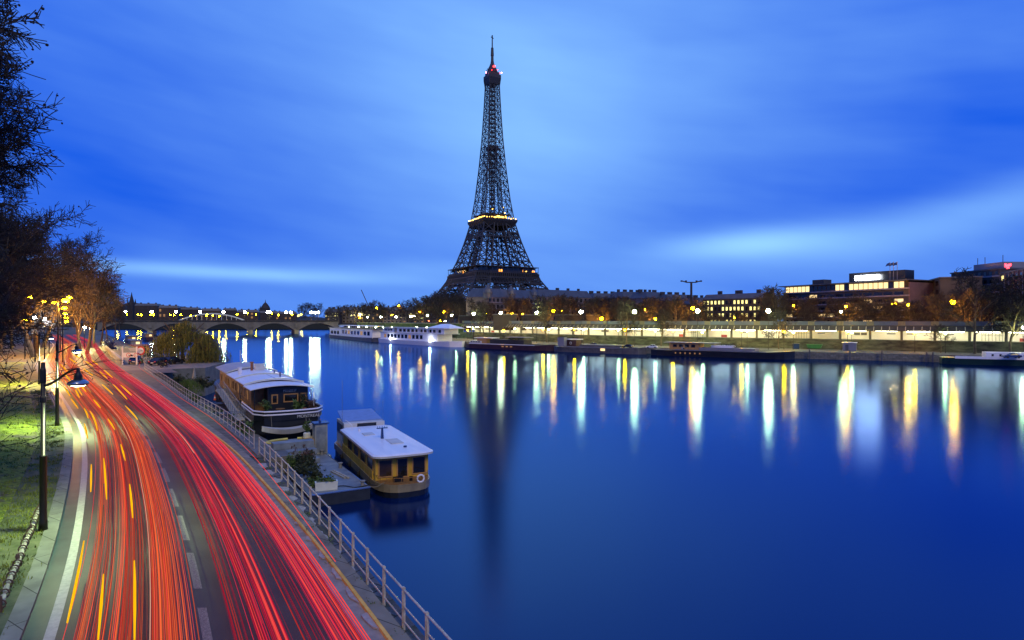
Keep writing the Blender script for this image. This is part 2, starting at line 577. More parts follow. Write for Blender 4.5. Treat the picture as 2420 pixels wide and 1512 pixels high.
M['leafdark'] = mat('dark_foliage', (0.020, 0.030, 0.012), 0.8, var=0.4, scale=0.8, col2=(0.05, 0.065, 0.02))
M['willow'] = mat('willow_leaves', (0.030, 0.040, 0.006), 0.8, var=0.4, scale=1.6, col2=(0.19, 0.18, 0.025), stretch=(1, 1, .22))
M['shrub'] = mat('shrub_leaves', (0.035, 0.075, 0.015), 0.7, var=0.4, scale=2.5, col2=(0.11, 0.17, 0.03))
M['reddish'] = mat('reddish_leaves', (0.09, 0.05, 0.035), 0.8, var=0.4, scale=3)
M['white'] = mat('white_boat_paint', (0.78, 0.76, 0.80), 0.4, var=0.05, scale=1.0)
M['offwhite'] = mat('aged_white_paint', (0.55, 0.55, 0.52), 0.5, var=0.12, scale=1.5)
M['roofwhite'] = mat('pale_roof_paint', (0.82, 0.84, 0.88), 0.35, var=0.06, scale=0.9, col2=(0.70, 0.74, 0.82), stretch=(0.3, 2, 1))
M['ochre'] = mat('ochre_boards', (0.66, 0.40, 0.04), 0.5, var=0.15, scale=2, col2=(0.44, 0.25, 0.025), stretch=(1, 1, 0.3))
M['wood'] = mat('varnished_wood', (0.34, 0.17, 0.045), 0.45, var=0.3, scale=3, col2=(0.20, 0.09, 0.025), stretch=(4, 1, 0.4))
M['woodframe'] = mat('wood_frame', (0.42, 0.22, 0.07), 0.5, var=0.15)
M['hullblack'] = mat('black_hull_paint', (0.012, 0.013, 0.015), 0.35, var=0.3, scale=0.7)
M['hullgreen'] = mat('green_hull_paint', (0.01, 0.03, 0.022), 0.35, var=0.3, scale=0.5)
M['hullred'] = mat('maroon_hull_paint', (0.045, 0.014, 0.018), 0.45, var=0.3, scale=0.5)
M['hullgrey'] = mat('grey_hull_paint', (0.10, 0.095, 0.10), 0.5, var=0.3, scale=0.5)
M['steelhull'] = mat('ochre_hull_plate', (0.30, 0.24, 0.13), 0.3, metal=0.2, var=0.2, scale=1.5)
M['glass'] = mat('dark_glass', (0.012, 0.012, 0.014), 0.08, var=0)
M['brownglass'] = mat('curtained_glass', (0.05, 0.03, 0.018), 0.12, var=0.3, scale=1)
M['deck'] = mat('grey_deck_paint', (0.13, 0.16, 0.19), 0.55, var=0.3, scale=1.3, col2=(0.24, 0.28, 0.30), bump=0.2)
M['deckedge'] = mat('dark_barge_side', (0.018, 0.02, 0.024), 0.5, var=0.3)
M['hose'] = mat('yellow_hose', (0.60, 0.52, 0.12), 0.5, var=0.2, scale=3)
M['rope'] = mat('rope', (0.25, 0.22, 0.15), 0.8, var=0.2)
M['crate'] = mat('white_plastic', (0.66, 0.68, 0.60), 0.5, var=0.08)
M['steelbox'] = mat('grey_locker_paint', (0.30, 0.32, 0.30), 0.5, var=0.15, scale=1.2)
M['rubber'] = mat('black_rubber', (0.012, 0.012, 0.012), 0.7, var=0.2)
M['terracotta'] = mat('terracotta', (0.30, 0.11, 0.05), 0.8, var=0.2)
M['bluecover'] = mat('blue_cover', (0.02, 0.04, 0.16), 0.6, var=0.3, scale=1)
M['chain_pale'] = mat('pale_chain', (0.40, 0.37, 0.27), 0.6, var=0.3, scale=4)
M['chain_dark'] = mat('rusty_chain', (0.10, 0.06, 0.035), 0.6, var=0.3, scale=4)
M['signwhite'] = mat('sign_white', (0.75, 0.75, 0.72), 0.5, var=0.04)
M['signgrey'] = mat('sign_grey_green', (0.27, 0.33, 0.31), 0.5, var=0.1)
M['signred'] = mat('sign_red', (0.55, 0.05, 0.03), 0.5, var=0.05)
M['signblack'] = mat('sign_black', (0.02, 0.02, 0.02), 0.5, var=0)
M['bridge'] = mat('bridge_stone', (0.16, 0.145, 0.115), 0.8, var=0.25, scale=0.15, bump=0.2)
M['haussmann'] = mat('pale_limestone', (0.12, 0.10, 0.10), 0.8, var=0.2, scale=0.2)
M['zinc'] = mat('zinc_roof', (0.07, 0.08, 0.10), 0.5, metal=0.2, var=0.2, scale=0.3)
M['darkwall'] = mat('dark_facade', (0.03, 0.026, 0.028), 0.8, var=0.3, scale=0.2)
M['modern'] = mat('grey_concrete_facade', (0.036, 0.034, 0.04), 0.7, var=0.2, scale=0.2)
M['bands'] = mat('pale_floor_band', (0.19, 0.19, 0.23), 0.6, var=0.1, scale=0.3)
M['hill'] = mat('far_land', (0.02, 0.024, 0.02), 0.9, var=0.3, scale=0.01)
M['farquay'] = mat('far_quay_floor', (0.035, 0.038, 0.036), 0.8, var=0.3, scale=0.3, col2=(0.085, 0.09, 0.08), bump=0.2)
M['bank'] = mat('bank_ground', (0.06, 0.06, 0.045), 0.9, var=0.3, scale=0.1)
M['canopy'] = mat('station_fascia', (0.045, 0.06, 0.12), 0.5, var=0.1, scale=0.2)
M['eave'] = mat('station_eave', (0.045, 0.038, 0.026), 0.8, var=0.3, scale=0.4)
M['strut'] = mat('station_strut', (0.42, 0.36, 0.22), 0.6, var=0.15)
M['stationwall'] = mat('station_wall', (0.80, 0.78, 0.68), 0.6, var=0.08, scale=0.2)
M['pillar'] = mat('station_pillar', (0.11, 0.10, 0.08), 0.7, var=0.2)
M['poster'] = mat('platform_board', (0.05, 0.05, 0.07), 0.5, var=0.3, scale=0.8)
M['posterred'] = mat('red_board', (0.40, 0.06, 0.05), 0.5, var=0.2)
M['carblue'] = mat('blue_car_paint', (0.03, 0.06, 0.16), 0.25, metal=0.4, var=0)
M['cardark'] = mat('dark_car_paint', (0.015, 0.016, 0.02), 0.2, metal=0.4, var=0)
M['carsilver'] = mat('silver_car_paint', (0.45, 0.48, 0.55), 0.25, metal=0.5, var=0)
M['carwhite'] = mat('white_car_paint', (0.65, 0.68, 0.75), 0.25, var=0)
M['hedge'] = mat('ivy_on_wall', (0.012, 0.022, 0.008), 0.9, var=0.5, scale=0.5, col2=(0.04, 0.06, 0.015), bump=0.6)
M['tealtop'] = mat('teal_awning', (0.02, 0.17, 0.22), 0.6, var=0.15)
M['green'] = mat('green_skip_paint', (0.02, 0.12, 0.03), 0.5, var=0.2)
# lamps
SAMP = 'FRONT'
M['l_green'] = emit('lamp_mercury', (0.86, 1.0, 0.34), 430, SAMP)
M['l_yellow'] = emit('lamp_warm_white', (1.0, 0.90, 0.33), 480, SAMP)
M['l_orange'] = emit('lamp_sodium', (1.0, 0.36, 0.0004), 560, SAMP)
M['l_white'] = emit('lamp_white', (0.9, 0.97, 1.0), 300, SAMP)
M['l_small'] = emit('lamp_small_green', (0.74, 1.0, 0.34), 330, SAMP)
M['l_smallo'] = emit('lamp_small_orange', (1.0, 0.44, 0.0009), 720, SAMP)
M['l_far'] = emit('lamp_far_orange', (1.0, 0.45, 0.08), 45, SAMP)
M['l_head'] = emit('lantern_lens', (0.95, 1.0, 0.62), 25, SAMP)
M['strip'] = emit('station_strip_light', (1.0, 0.94, 0.66), 34, SAMP)
M['win_warm'] = emit('lit_window_warm', (1.0, 0.72, 0.32), 1.6, 'NONE')
M['win_pale'] = emit('lit_window_pale', (1.0, 0.88, 0.30), 1.7, 'NONE')
M['win_dim'] = emit('dim_window', (0.9, 0.45, 0.15), 0.35, 'NONE')
M['sign_glow'] = emit('lit_sign_white', (0.9, 0.95, 1.0), 22, SAMP)
M['neon'] = emit('red_neon', (1.0, 0.04, 0.06), 7, SAMP)
M['neonback'] = emit('red_neon_glow', (1.0, 0.0, 0.05), 1.3, SAMP)
M['beacon'] = emit('red_beacon', (1.0, 0.02, 0.02), 14, SAMP)
M['pinkb'] = emit('pink_beacon', (1.0, 0.3, 0.5), 30, SAMP)
M['twr_lamp'] = emit('tower_lamp', (1.0, 0.50, 0.07), 7, SAMP)
M['twr_orange'] = emit('tower_orange_lamp', (1.0, 0.35, 0.05), 3.0, SAMP)
M['traffic'] = emit('red_signal', (1.0, 0.05, 0.02), 50, SAMP)
def trail_mat(name, col, st):
    m = bpy.data.materials.new(name); m.use_nodes = True
    t = m.node_tree; t.nodes.remove(t.nodes['Principled BSDF'])
    e = t.nodes.new('ShaderNodeEmission'); e.inputs[0].default_value = (*col, 1); e.inputs[1].default_value = st
    t.links.new(e.outputs[0], t.nodes['Material Output'].inputs[0])
    m.cycles.emission_sampling = 'NONE'
    return m
TR = [trail_mat('tail_light_red', (1.0, 0.078, 0.06), 0.95), trail_mat('tail_light_orange_red', (1.0, 0.145, 0.045), 0.95),
      trail_mat('tail_light_crimson', (0.82, 0.026, 0.075), 0.9), trail_mat('tail_light_pale', (1.0, 0.20, 0.12), 0.9),
      trail_mat('amber_indicator', (1.0, 0.50, 0.004), 1.1), trail_mat('white_marker_light', (1.0, 0.62, 0.45), 0.7),
      trail_mat('faint_tail_light_red', (0.52, 0.035, 0.028), 0.8), trail_mat('faint_tail_light_orange', (0.60, 0.085, 0.03), 0.8),
      trail_mat('faint_tail_light_crimson', (0.36, 0.010, 0.035), 0.8)]

# ------------------------------------------------------------ curves of the two banks
import numpy as np
GRID = np.arange(-10, 700, 0.5)
def curve(tab, sm=6):
    ys = np.array([t[0] for t in tab], float); xs = np.array([t[1] for t in tab], float)
    g = np.interp(GRID, ys, xs)
    # straight extrapolation beyond the ends
    s0 = (xs[1] - xs[0]) / (ys[1] - ys[0]); s1 = (xs[-1] - xs[-2]) / (ys[-1] - ys[-2])
    g = np.where(GRID < ys[0], xs[0] + (GRID - ys[0]) * s0, g)
    g = np.where(GRID > ys[-1], xs[-1] + (GRID - ys[-1]) * s1, g)
    k = np.exp(-0.5 * (np.arange(-4 * sm, 4 * sm + 1) / sm) ** 2); k /= k.sum()
    pad = np.concatenate([g[0] + (np.arange(-4 * sm, 0)) * (g[1] - g[0]), g, g[-1] + np.arange(1, 4 * sm + 1) * (g[-1] - g[-2])])
    g = np.convolve(pad, k, 'valid')
    return lambda y: float(np.interp(y, GRID, g))
XL = curve([(0, -2.9), (16, -11.9), (22, -15.5), (34, -23.4), (46, -31.8), (81, -60.0), (110, -83.5), (203, -150), (330, -249)])
XR = curve([(0, 5.2), (16, -4.0), (22.9, -8.06), (38, -17.6), (64, -36.6), (87, -53.9), (120, -78), (203, -136), (330, -233)])
RL = curve([(0, 7.0), (8, 2.0), (16, -2.65), (25.1, -7.85), (34, -13.1), (39.4, -16.5), (49, -22.9), (61.2, -31.9), (80, -45.0), (101, -60.0), (150, -88), (330, -215)], 4)
ZQ = 4.8
def slope(f, y):
    return (f(y + 0.5) - f(y - 0.5))
def off(f, y, d):
    """point at plan distance d to the right of the curve x=f(y)"""
    s = slope(f, y); L = math.hypot(1, s)
    return Vector((f(y) + d / L, y - d * s / L, 0))
def ys_(a, b, step=1.0):
    n = max(2, int((b - a) / step) + 1)
    return [a + (b - a) * i / (n - 1) for i in range(n)]
def strip(name, f, d0, d1, z, m, a=0, b=330, g=None, d2=None, step=1.5, kind='structure', top=None):
    g = g or f
    A = []; B = []
    for y in ys_(a, b, step):
        p = off(f, y, d0); q = off(g, y, d1)
        A.append((p.x, p.y, z)); B.append((q.x, q.y, z))
    mb = MB(); mb.ribbon(A, B)
    o = mb.build(name, m)
    if kind:
        struct(o, kind)
    return o
def kerb_solid(name, f, d0, d1, z0, z1, m, a, b, step=1.5):
    mb = MB()
    P = []
    for y in ys_(a, b, step):
        p = off(f, y, d0); q = off(f, y, d1)
        P.append([(p.x, p.y, z0), (p.x, p.y, z1), (q.x, q.y, z1), (q.x, q.y, z0)])
    for i in range(len(P) - 1):
        o = len(mb.v)
        mb.v.extend(P[i] + P[i + 1])
        for k in range(3):
            mb.f.append((o + k, o + k + 1, o + 5 + k, o + 4 + k))
    o = len(mb.v)
    mb.add(P[0], [(0, 1, 2, 3)]); mb.add(P[-1], [(3, 2, 1, 0)])
    return struct(mb.build(name, m))

# river
mb = MB(); mb.quad((-2500, -300, 0), (2500, -300, 0), (2500, 4000, 0), (-2500, 4000, 0))
struct(mb.build('water', M['water']), label='smooth blue river reflecting the lamps and the tower')

# near bank land (right bank): one sheet left of the railing
A = []; B = []
for y in ys_(-10, 690, 4):
    A.append((RL(y) - 0.2, y, ZQ - 0.03)); B.append((-1600, y + 300, ZQ - 0.03))
mb = MB(); mb.ribbon(B, A); struct(mb.build('ground', M['bank']))
# quay wall down to the water, along the rail
mb = MB()
top = [(RL(y) + 0.35, y, ZQ) for y in ys_(-10, 690, 2)]; bot = [(RL(y) + 0.6, y, -1.0) for y in ys_(-10, 690, 2)]
mb.ribbon(bot, top)
struct(mb.build('quay_wall', M['stone']))
# carriageway
strip('road', XL, -0.1, 0.0, ZQ + 0.004, M['asphalt'], -5, 330, g=XR)
strip('road_edge_line', XL, -0.12, 0.14, ZQ + 0.010, M['white_paint'], -5, 240)
strip('gutter', XL, -0.60, -0.12, ZQ + 0.006, M['gutter'], -5, 240)
kerb_solid('kerb', XL, -1.05, -0.60, ZQ - 0.02, ZQ + 0.13, M['kerb'], -5, 240)
strip('verge', XL, -2.6, -1.05, ZQ + 0.10, M['soil'], -5, 200)
# lawn, gently uneven
rng = random.Random(3)
mb = MB()
ysl = ys_(-5, 120, 1.5); dl = [-2.6, -3.6, -5, -7, -10, -14, -19, -26, -36, -50, -70]
vs = []
for y in ysl:
    for j, d in enumerate(dl):
        p = off(XL, y, d)
        h = ZQ + 0.10 + (0 if j == 0 else 0.12 * math.sin(p.x * 0.7 + 2) * math.sin(p.y * 0.45) + 0.1 + min(1.2, 0.02 * (-d)))
        vs.append((p.x, p.y, h))
nj = len(dl)
fs = [(i * nj + j, (i + 1) * nj + j, (i + 1) * nj + j + 1, i * nj + j + 1) for i in range(len(ysl) - 1) for j in range(nj - 1)]
mb.add(vs, fs)
struct(mb.build('lawn', M['lawn'], smooth=True))
# blades of grass in uneven tufts
mb = MB()
def lawn_z(x, y, d):
    return ZQ + 0.10 + 0.12 * math.sin(x * 0.7 + 2) * math.sin(y * 0.45) + 0.1 + min(1.2, 0.02 * (-d))
for _ in range(4200):
    y = 14 + 60 * rng.random() ** 1.5
    d = (-2.2 if _ % 4 else -1.15) - rng.random() * ((3 + y * 0.25) if _ % 4 else 1.3)
    p = off(XL, y, d)
    if math.sin(p.x * 0.9 + 1) * math.sin(p.y * 0.6) + 0.5 * math.sin(p.x * 2.3) < -0.25 and rng.random() < 0.85:
        continue
    z = lawn_z(p.x, p.y, d) if d < -2.7 else ZQ + 0.1
    for _k in range(9):
        q = Vector((p.x + rng.gauss(0, .16), p.y + rng.gauss(0, .16), z - 0.02))
        h = rng.uniform(.06, .17); a = rng.uniform(0, 6.28); w = .012 + y * 0.0004
        mb.add([q + Vector((math.cos(a) * w, math.sin(a) * w, 0)), q - Vector((math.cos(a) * w, math.sin(a) * w, 0)),
                q + Vector((rng.gauss(0, .05), rng.gauss(0, .05), h))], [(0, 1, 2)])
o = mb.build('grass', M['grass']); tag(o, 'patchy green grass tufts on the verge left of the road', 'grass', kind='stuff')

# right side: concrete channel, yellow kerb face, kerb stones, worn footway
strip('concrete_channel', XR, 0.0, 0.62, ZQ + 0.008, M['concrete'], -5, 95)
kerb_solid('yellow_kerb_line', XR, 0.62, 0.72, ZQ - 0.02, ZQ + 0.105, M['yellow'], -5, 92)
kerb_solid('kerb', XR, 0.72, 1.12, ZQ - 0.02, ZQ + 0.11, M['kerb'], -5, 92)
strip('pavement', XR, 1.12, -0.2, ZQ + 0.09, M['paving'], 36.5, 95, g=RL)
strip('ledge', XR, 1.12, 0.34, ZQ + 0.03, M['ledge'], -8, 36.5, g=RL)
kerb_solid('kerb', RL, -0.2, 0.36, ZQ - 0.02, ZQ + 0.16, M['stone_flat'], 37, 103)
strip('pavement', XR, 0.0, -0.5, ZQ + 0.012, M['paving'], 107, 330, g=RL)
strip('ramp_road', XR, 0.0, 4.0, ZQ + 0.016, M['asphalt'], 94.5, 107, g=RL)
kerb_solid('kerb', XR, 0.1, 0.4, ZQ, ZQ + 0.14, M['kerb'], 107.5, 200)
# cement blobs and weeds along the ledge
mb = MB(); wd = MB()
for i in range(17):
    y = 9 + i * 1.62
    p = off(RL, y, -0.42)
    pts = []
    for k in range(14):
        a = 2 * math.pi * k / 14
        rr = 0.52 * (1 + 0.16 * math.sin(3 * a + i) + 0.1 * math.sin(5 * a + 2 * i))
        dx, dy = rr * 1.15 * math.cos(a), rr * 0.75 * math.sin(a)
        c, s = math.cos(R(120)), math.sin(R(120))
        pts.append((p.x + dx * c - dy * s * 0.9, p.y + dx * s + dy * c))
    mb.prism(pts, ZQ + 0.02, ZQ + 0.06 + 0.004 * (i % 3))
    q = off(RL, y + 0.8, -0.1 - 0.4 * rng.random())
    for _ in range(26):
        a = rng.uniform(0, 6.28); l = rng.uniform(.05, .16)
        e = Vector((math.cos(a) * l, math.sin(a) * l, rng.uniform(.03, .14)))
        w = Vector((-math.sin(a), math.cos(a), 0)) * 0.022
        b0 = Vector((q.x + rng.gauss(0, .12), q.y + rng.gauss(0, .16), ZQ + 0.04))
        wd.add([b0, b0 + e * .55 + w, b0 + e, b0 + e * .55 - w], [(0, 1, 2, 3)])
struct(mb.build('cement_patches', M['patch']), 'structure')
tag(wd.build('weeds', M['shrub']), 'small green weeds growing along the ledge by the railing', 'weeds', kind='stuff')

# dashed centre line, painted in dashes on the asphalt
def mid(y, t):
    a = XL(y); b = XR(y)
    return a + (b - a) * t
mb = MB()
dash = [(1452, 1510, 482, 498)]
y = 10.6
while y < 150:
    L = 2.9
    A = []; B = []
    for yy in ys_(y, y + L, 0.5):
        x = mid(yy, 0.515)
        A.append((x - 0.13, yy, ZQ + 0.012)); B.append((x + 0.13, yy, ZQ + 0.012))
    mb.ribbon(A, B)
    y += 4.15
struct(mb.build('lane_dashes', M['dash_paint']))

# ------------------------------------------------------------ light trails (the photograph's own subject on this road)
ZT = 0.78
def trail(mb, t, y0, y1, r, z=ZT, wob=0.0, ph=0.0, step=3.0):
    yy = ys_(y0, y1, step if y0 > 40 else 2.0)
    pts = []
    for y in yy:
        w = wob * math.sin(y * 0.03 + ph) if wob else 0
        # the lanes gather slightly in the bend
        pts.append((mid(y, t + w), y, ZQ + z))
    mb.tube(pts, r, 3, cap=False)
rng = random.Random(11)
mbs = {}
def bundle(side, c, sd, n, kinds, rlo=0.0035, rhi=0.011):
    for _ in range(n):
        t = rng.gauss(c, sd)
        if not 0.03 < t < 0.975 or 0.492 < t < 0.562:
            continue
        k = rng.choice(kinds)
        if (side, k) not in mbs:
            mbs[(side, k)] = MB()
        y0 = 6 if rng.random() < 0.7 else rng.uniform(8, 60)
        y1 = 310 if rng.random() < 0.7 else rng.uniform(80, 300)
        trail(mbs[(side, k)], t, y0, y1, rlo + (rhi - rlo) * rng.random() ** 2 * 1.5, rng.uniform(0.40, 1.05), 0.007, rng.uniform(0, 6))
LM = [0, 1, 6, 7, 6, 7, 1]; RM = [0, 2, 6, 8, 8, 2]
bundle('left', 0.135, 0.020, 30, LM); bundle('left', 0.255, 0.020, 34, LM); bundle('left', 0.39, 0.038, 86, LM); bundle('left', 0.32, 0.10, 34, [6, 7, 6])
bundle('left', 0.225, 0.005, 10, [0, 1, 6]); bundle('left', 0.345, 0.005, 12, [0, 1, 7])
bundle('right', 0.605, 0.012, 12, [6, 8]); bundle('right', 0.675, 0.020, 48, RM); bundle('right', 0.72, 0.006, 12, [0, 2])
bundle('right', 0.90, 0.020, 66, [0, 2, 2, 8]); bundle('right', 0.955, 0.010, 22, RM); bundle('right', 0.78, 0.07, 24, [8, 6, 8])
for side, lb in (('left', 'dense orange-red tail light streaks in the left lane'), ('right', 'dense crimson tail light streaks in the right lane by the kerb')):
    root = thing(side + '_lane_streaks', lb, 'light streaks')
    root['kind'] = 'stuff'
    for (sd_, k), mb_ in sorted(mbs.items()):
        if sd_ == side:
            mb_.build('tail_light_streak', TR[k], root)['kind'] = 'stuff'
# thin pale streaks and one red one hugging the railing
mb = MB(); trail(mb, 0.33, 8, 75, 0.011, 0.9); tag(mb.build('pale_light_streak', TR[5]), 'thin white light streak curving along the middle of the left lane', 'light streak')
mb = MB(); trail(mb, 0.72, 34, 62, 0.014, 0.9); tag(mb.build('pale_light_streak', TR[5]), 'thin short white light streak in the right lane', 'light streak')
mb = MB(); mb.tube([(off(RL, y, -0.75).x, off(RL, y, -0.75).y, ZQ + 0.55) for y in ys_(20, 190, 2)], 0.014, 3, False)
tag(mb.build('red_light_streak', TR[0]), 'single thin red light streak running along the railing', 'light streak')
# amber indicator flashes: end points read on the photograph, 0.8 m above the road
AMB = []
for a, b, c, d in [(740, 90, 735, 310), (840, 40, 863, 370), (1050, 250, 1075, 520), (680, 710, 545, 1370), (838, 980, 795, 1510), (1088, 870, 1090, 1510)]:
    AMB.append((a * .2917, b * .2917 + 1071, c * .2917, d * .2917 + 1071))
for a, b, c, d in [(725, 450, 795, 560), (805, 590, 885, 700), (955, 700, 1000, 810), (1020, 730, 1105, 950), (955, 870, 995, 1040), (1225, 820, 1300, 940),
                   (1420, 670, 1560, 825), (1060, 600, 1140, 695), (905, 430, 975, 510), (820, 370, 930, 550), (855, 490, 900, 575), (1160, 430, 1280, 540),
                   (1285, 430, 1440, 595), (1370, 435, 1490, 550), (950, 250, 1050, 325), (1130, 280, 1215, 360), (1180, 265, 1275, 350),
                   (970, 165, 1055, 220), (1040, 150, 1110, 205), (710, 290, 800, 390), (835, 90, 905, 130), (790, 130, 870, 185), (1370, 1110, 1420, 1290), (690, 200, 765, 280)]:
    AMB.append((a * .2083, b * .2083 + 819, c * .2083, d * .2083 + 819))
AMB.sort(key=lambda q: -q[3])
for i, (a, b, c, d) in enumerate(AMB):
    p = wp(a * S, b * S, ZQ + 1.02); q = wp(c * S, d * S, ZQ + 1.02)
    yy = ys_(q.y, p.y, 1.5)
    # follow the bend between the two ends
    tq = (q.x - XL(q.y)) / (XR(q.y) - XL(q.y)); tp = (p.x - XL(p.y)) / (XR(p.y) - XL(p.y))
    pts = []
    for y in yy:
        u = (y - q.y) / max(0.01, p.y - q.y)
        pts.append((mid(y, tq + (tp - tq) * u), y, ZQ + 1.02))
    n = len(pts); r0 = 0.030 + 0.0006 * q.y
    mb = MB(); mb.tube(pts, [r0 * (0.25 + 0.75 * math.sin(math.pi * (0.12 + 0.76 * j / max(1, n - 1)))) for j in range(n)], 5)
    side = 'left' if (tq + tp) / 2 < 0.5 else 'right'
    tag(mb.build('amber_light_streak', TR[4]), 'amber indicator streak in the %s lane, %s from the front' % (side, ORD[i]),
        'light streak', 'amber indicator streaks over the road')

# ------------------------------------------------------------ railing: posts as things of one railing, so parts
def railing():
    segs = [('near', 8.0, 38.0), ('far', 38.8, 101.5)]
    for nm, a, b in segs:
        base = ZQ + (0.03 if nm == 'near' else 0.16)
        h = 1.08
        root = thing('railing', 'pale painted metal railing with three rails along the %s' % ('ledge nearest the camera' if nm == 'near' else 'raised kerb beside the footway, farther off'),
                     'railing', (RL(a), a, base), 0, 'railings along the quay')
        # equal spacing along the curve
        pts = []; y = a; x = RL(a)
        while y < b:
            pts.append((RL(y), y))
            s = slope(RL, y); y += 1.62 / math.hypot(1, s)
        for zz, r in ((h - 0.03, 0.029), (0.62, 0.021), (0.22, 0.021)):
            m_ = MB()
            path = [(p[0], p[1], base + zz) for p in pts]
            m_.tube(path, r, 6)
            m_.build('rail', M['rail'], root, world_space=True)
        for i, p in enumerate(pts):
            m_ = MB()
            ang = math.atan2(1, slope(RL, p[1]))
            if nm == 'near':
                # flat channel post with rounded top
                m_.box((p[0], p[1], base + h / 2 - 0.02), (0.13, 0.06, h), ang)
                m_.box((p[0], p[1], base + h / 2 - 0.04), (0.03, 0.09, h - 0.06), ang)
                m_.tube([(p[0] - math.cos(ang) * .035, p[1] - math.sin(ang) * .035, base + h), (p[0] + math.cos(ang) * .035, p[1] + math.sin(ang) * .035, base + h)], 0.045, 8)
            else:
                m_.box((p[0], p[1], base + h / 2 - 0.02), (0.08, 0.045, h), ang)
                m_.ball((p[0], p[1], base + h), 0.045, 6, 4)
            if i < 70:
                m_.build('post', M['rail'], root, world_space=True)
railing()

# chain barrier on the left verge
A0 = wp(2 * S, 1415 * S, ZQ + 0.45); A1 = wp(97 * S, 1188 * S, ZQ + 0.45)
root = thing('chain_barrier', 'heavy pale chain with dark rings sagging along the left verge', 'chain', (A0.x, A0.y, ZQ + .1))
n = 16
for i in range(n + 1):
    u = i / n
    p = A0.lerp(A1, u); p.z = ZQ + 0.30 + 0.10 * abs(math.sin(u * 3.0 * math.pi))
    q = A0.lerp(A1, min(1, (i + 1) / n)); q.z = ZQ + 0.30 + 0.10 * abs(math.sin((i + 1) / n * 3.0 * math.pi))
    if i < n:
        d = (q - p)
        m_ = MB(); m_.tube([p + d * .12, p + d * .3, p + d * .7, p + d * .88], [0.05, 0.075, 0.075, 0.05], 6)
        m_.build('link', M['chain_pale'], root, world_space=True)
    d = (q - p) if i < n else (A1 - A0)
    d.normalize()
    s = d.cross(Vector((0, 0, 1))).normalized(); t = s.cross(d)
    m_ = MB(); ring = [p + s * math.cos(a) * .115 + t * math.sin(a) * .125 for a in [2 * math.pi * k / 10 for k in range(11)]]
    m_.tube(ring, 0.024, 5, False)
    m_.build('ring', M['chain_dark'], root, world_space=True)
for u in (0.0, 0.34, 0.67, 1.0):
    p = A0.lerp(A1, u)
    m_ = MB(); m_.lathe([(.05, -.1), (.05, .42), (.03, .5)], (p.x, p.y - .02, ZQ + .05), 8)
    m_.build('post', M['chain_dark'], root, world_space=True)

# ------------------------------------------------------------ near street lamps with a curved arm
def point(parent, loc, col, power, r=0.15, spot=None):
    ld = bpy.data.lights.new('lamp_light', 'SPOT' if spot else 'POINT')
    ld.energy = power; ld.color = col; ld.shadow_soft_size = r
    if spot:
        ld.spot_size = R(spot); ld.spot_blend = 0.7
    o = bpy.data.objects.new('lamp_light', ld)
    COL.objects.link(o); o.parent = parent; o.location = loc
    return o
def arm_lamp(base, H, arm, label, power, rz=0.0, col=(0.86, 1.0, 0.42)):
    root = thing('street_lamp', label, 'street lamp', base, rz, 'street lamps with a curved arm left of the road')
    m_ = MB(); m_.lathe([(.15, 0), (.15, .35), (.125, .45), (.12, H * .44), (.135, H * .44 + .02), (.135, H * .44 + .08), (.085, H * .44 + .1), (.07, H), (.05, H + .05)], n=10)
    m_.build('pole', M['dark_metal'], root, smooth=True)
    m_ = MB(); m_.lathe([(.09, H - .75), (.10, H - .7), (.10, H - .25), (.085, H - .2)], n=8)
    m_.build('bracket', M['dark_metal'], root)
    m_ = MB(); m_.lathe([(.10, H - 1.5), (.11, H - 1.45), (.11, H - 1.3), (.09, H - 1.25)], n=8)
    m_.build('bracket', M['dark_metal'], root)
    pts = []
    for k in range(11):
        u = k / 10
        pts.append((0.05 + (arm - .05) * u, 0, H - 0.85 + 0.15 * u + 0.50 * math.sin(min(1, u * 1.02) * math.pi / 2) ** 2 * (1 if u > 0 else 0)))
    m_ = MB(); m_.tube(pts, [0.055 - 0.02 * k / 10 for k in range(11)], 7); m_.build('arm', M['dark_metal'], root)
    hz = H - 0.85 + 0.65
    head = MB(); head.lathe([(.34, -.62), (.355, -.59), (.33, -.52), (.20, -.44), (.15, -.40), (.145, -.26), (.07, -.14), (.05, 0.02)], (arm, 0, hz), 16)
    h = head.build('lamp_head', M['dark_metal'], root)
    dm = MB(); dm.lathe([(.30, -.645), (.365, -.585), (.335, -.505), (.205, -.425), (.19, -.43), (.30, -.55)], (arm, 0, hz), 18)
    dm.build('dome', M['dome'], h, smooth=True)
    ln = MB(); ln.lathe([(.10, -.69), (.26, -.655), (.30, -.63)], (arm, 0, hz), 14)
    ln.build('lens', M['l_head'], h)
    point(root, (arm, 0, hz - .78), col, power, 0.18, spot=138)
    return root
p = wp(102 * S, 1253 * S, ZQ + .1)
arm_lamp((p.x, p.y, ZQ + .08), 6.45, 1.35, 'nearest dark street lamp with a curved arm and bluish dome, beside the chain', 2800, col=(.74, 1, .46))
p = wp(135 * S, 1006 * S, ZQ + .1)
arm_lamp((p.x, p.y, ZQ + .08), 6.5, 1.5, 'second dark curved-arm street lamp, at the road bend on the lawn edge', 8500, col=(.78, 1, .42))
p = wp(93 * S, 908 * S, ZQ + .1)
arm_lamp((p.x, p.y, ZQ + .08), 6.6, 1.5, 'third dark curved-arm street lamp, under the tree branches further up the lawn', 13000, col=(1, .8, .3))

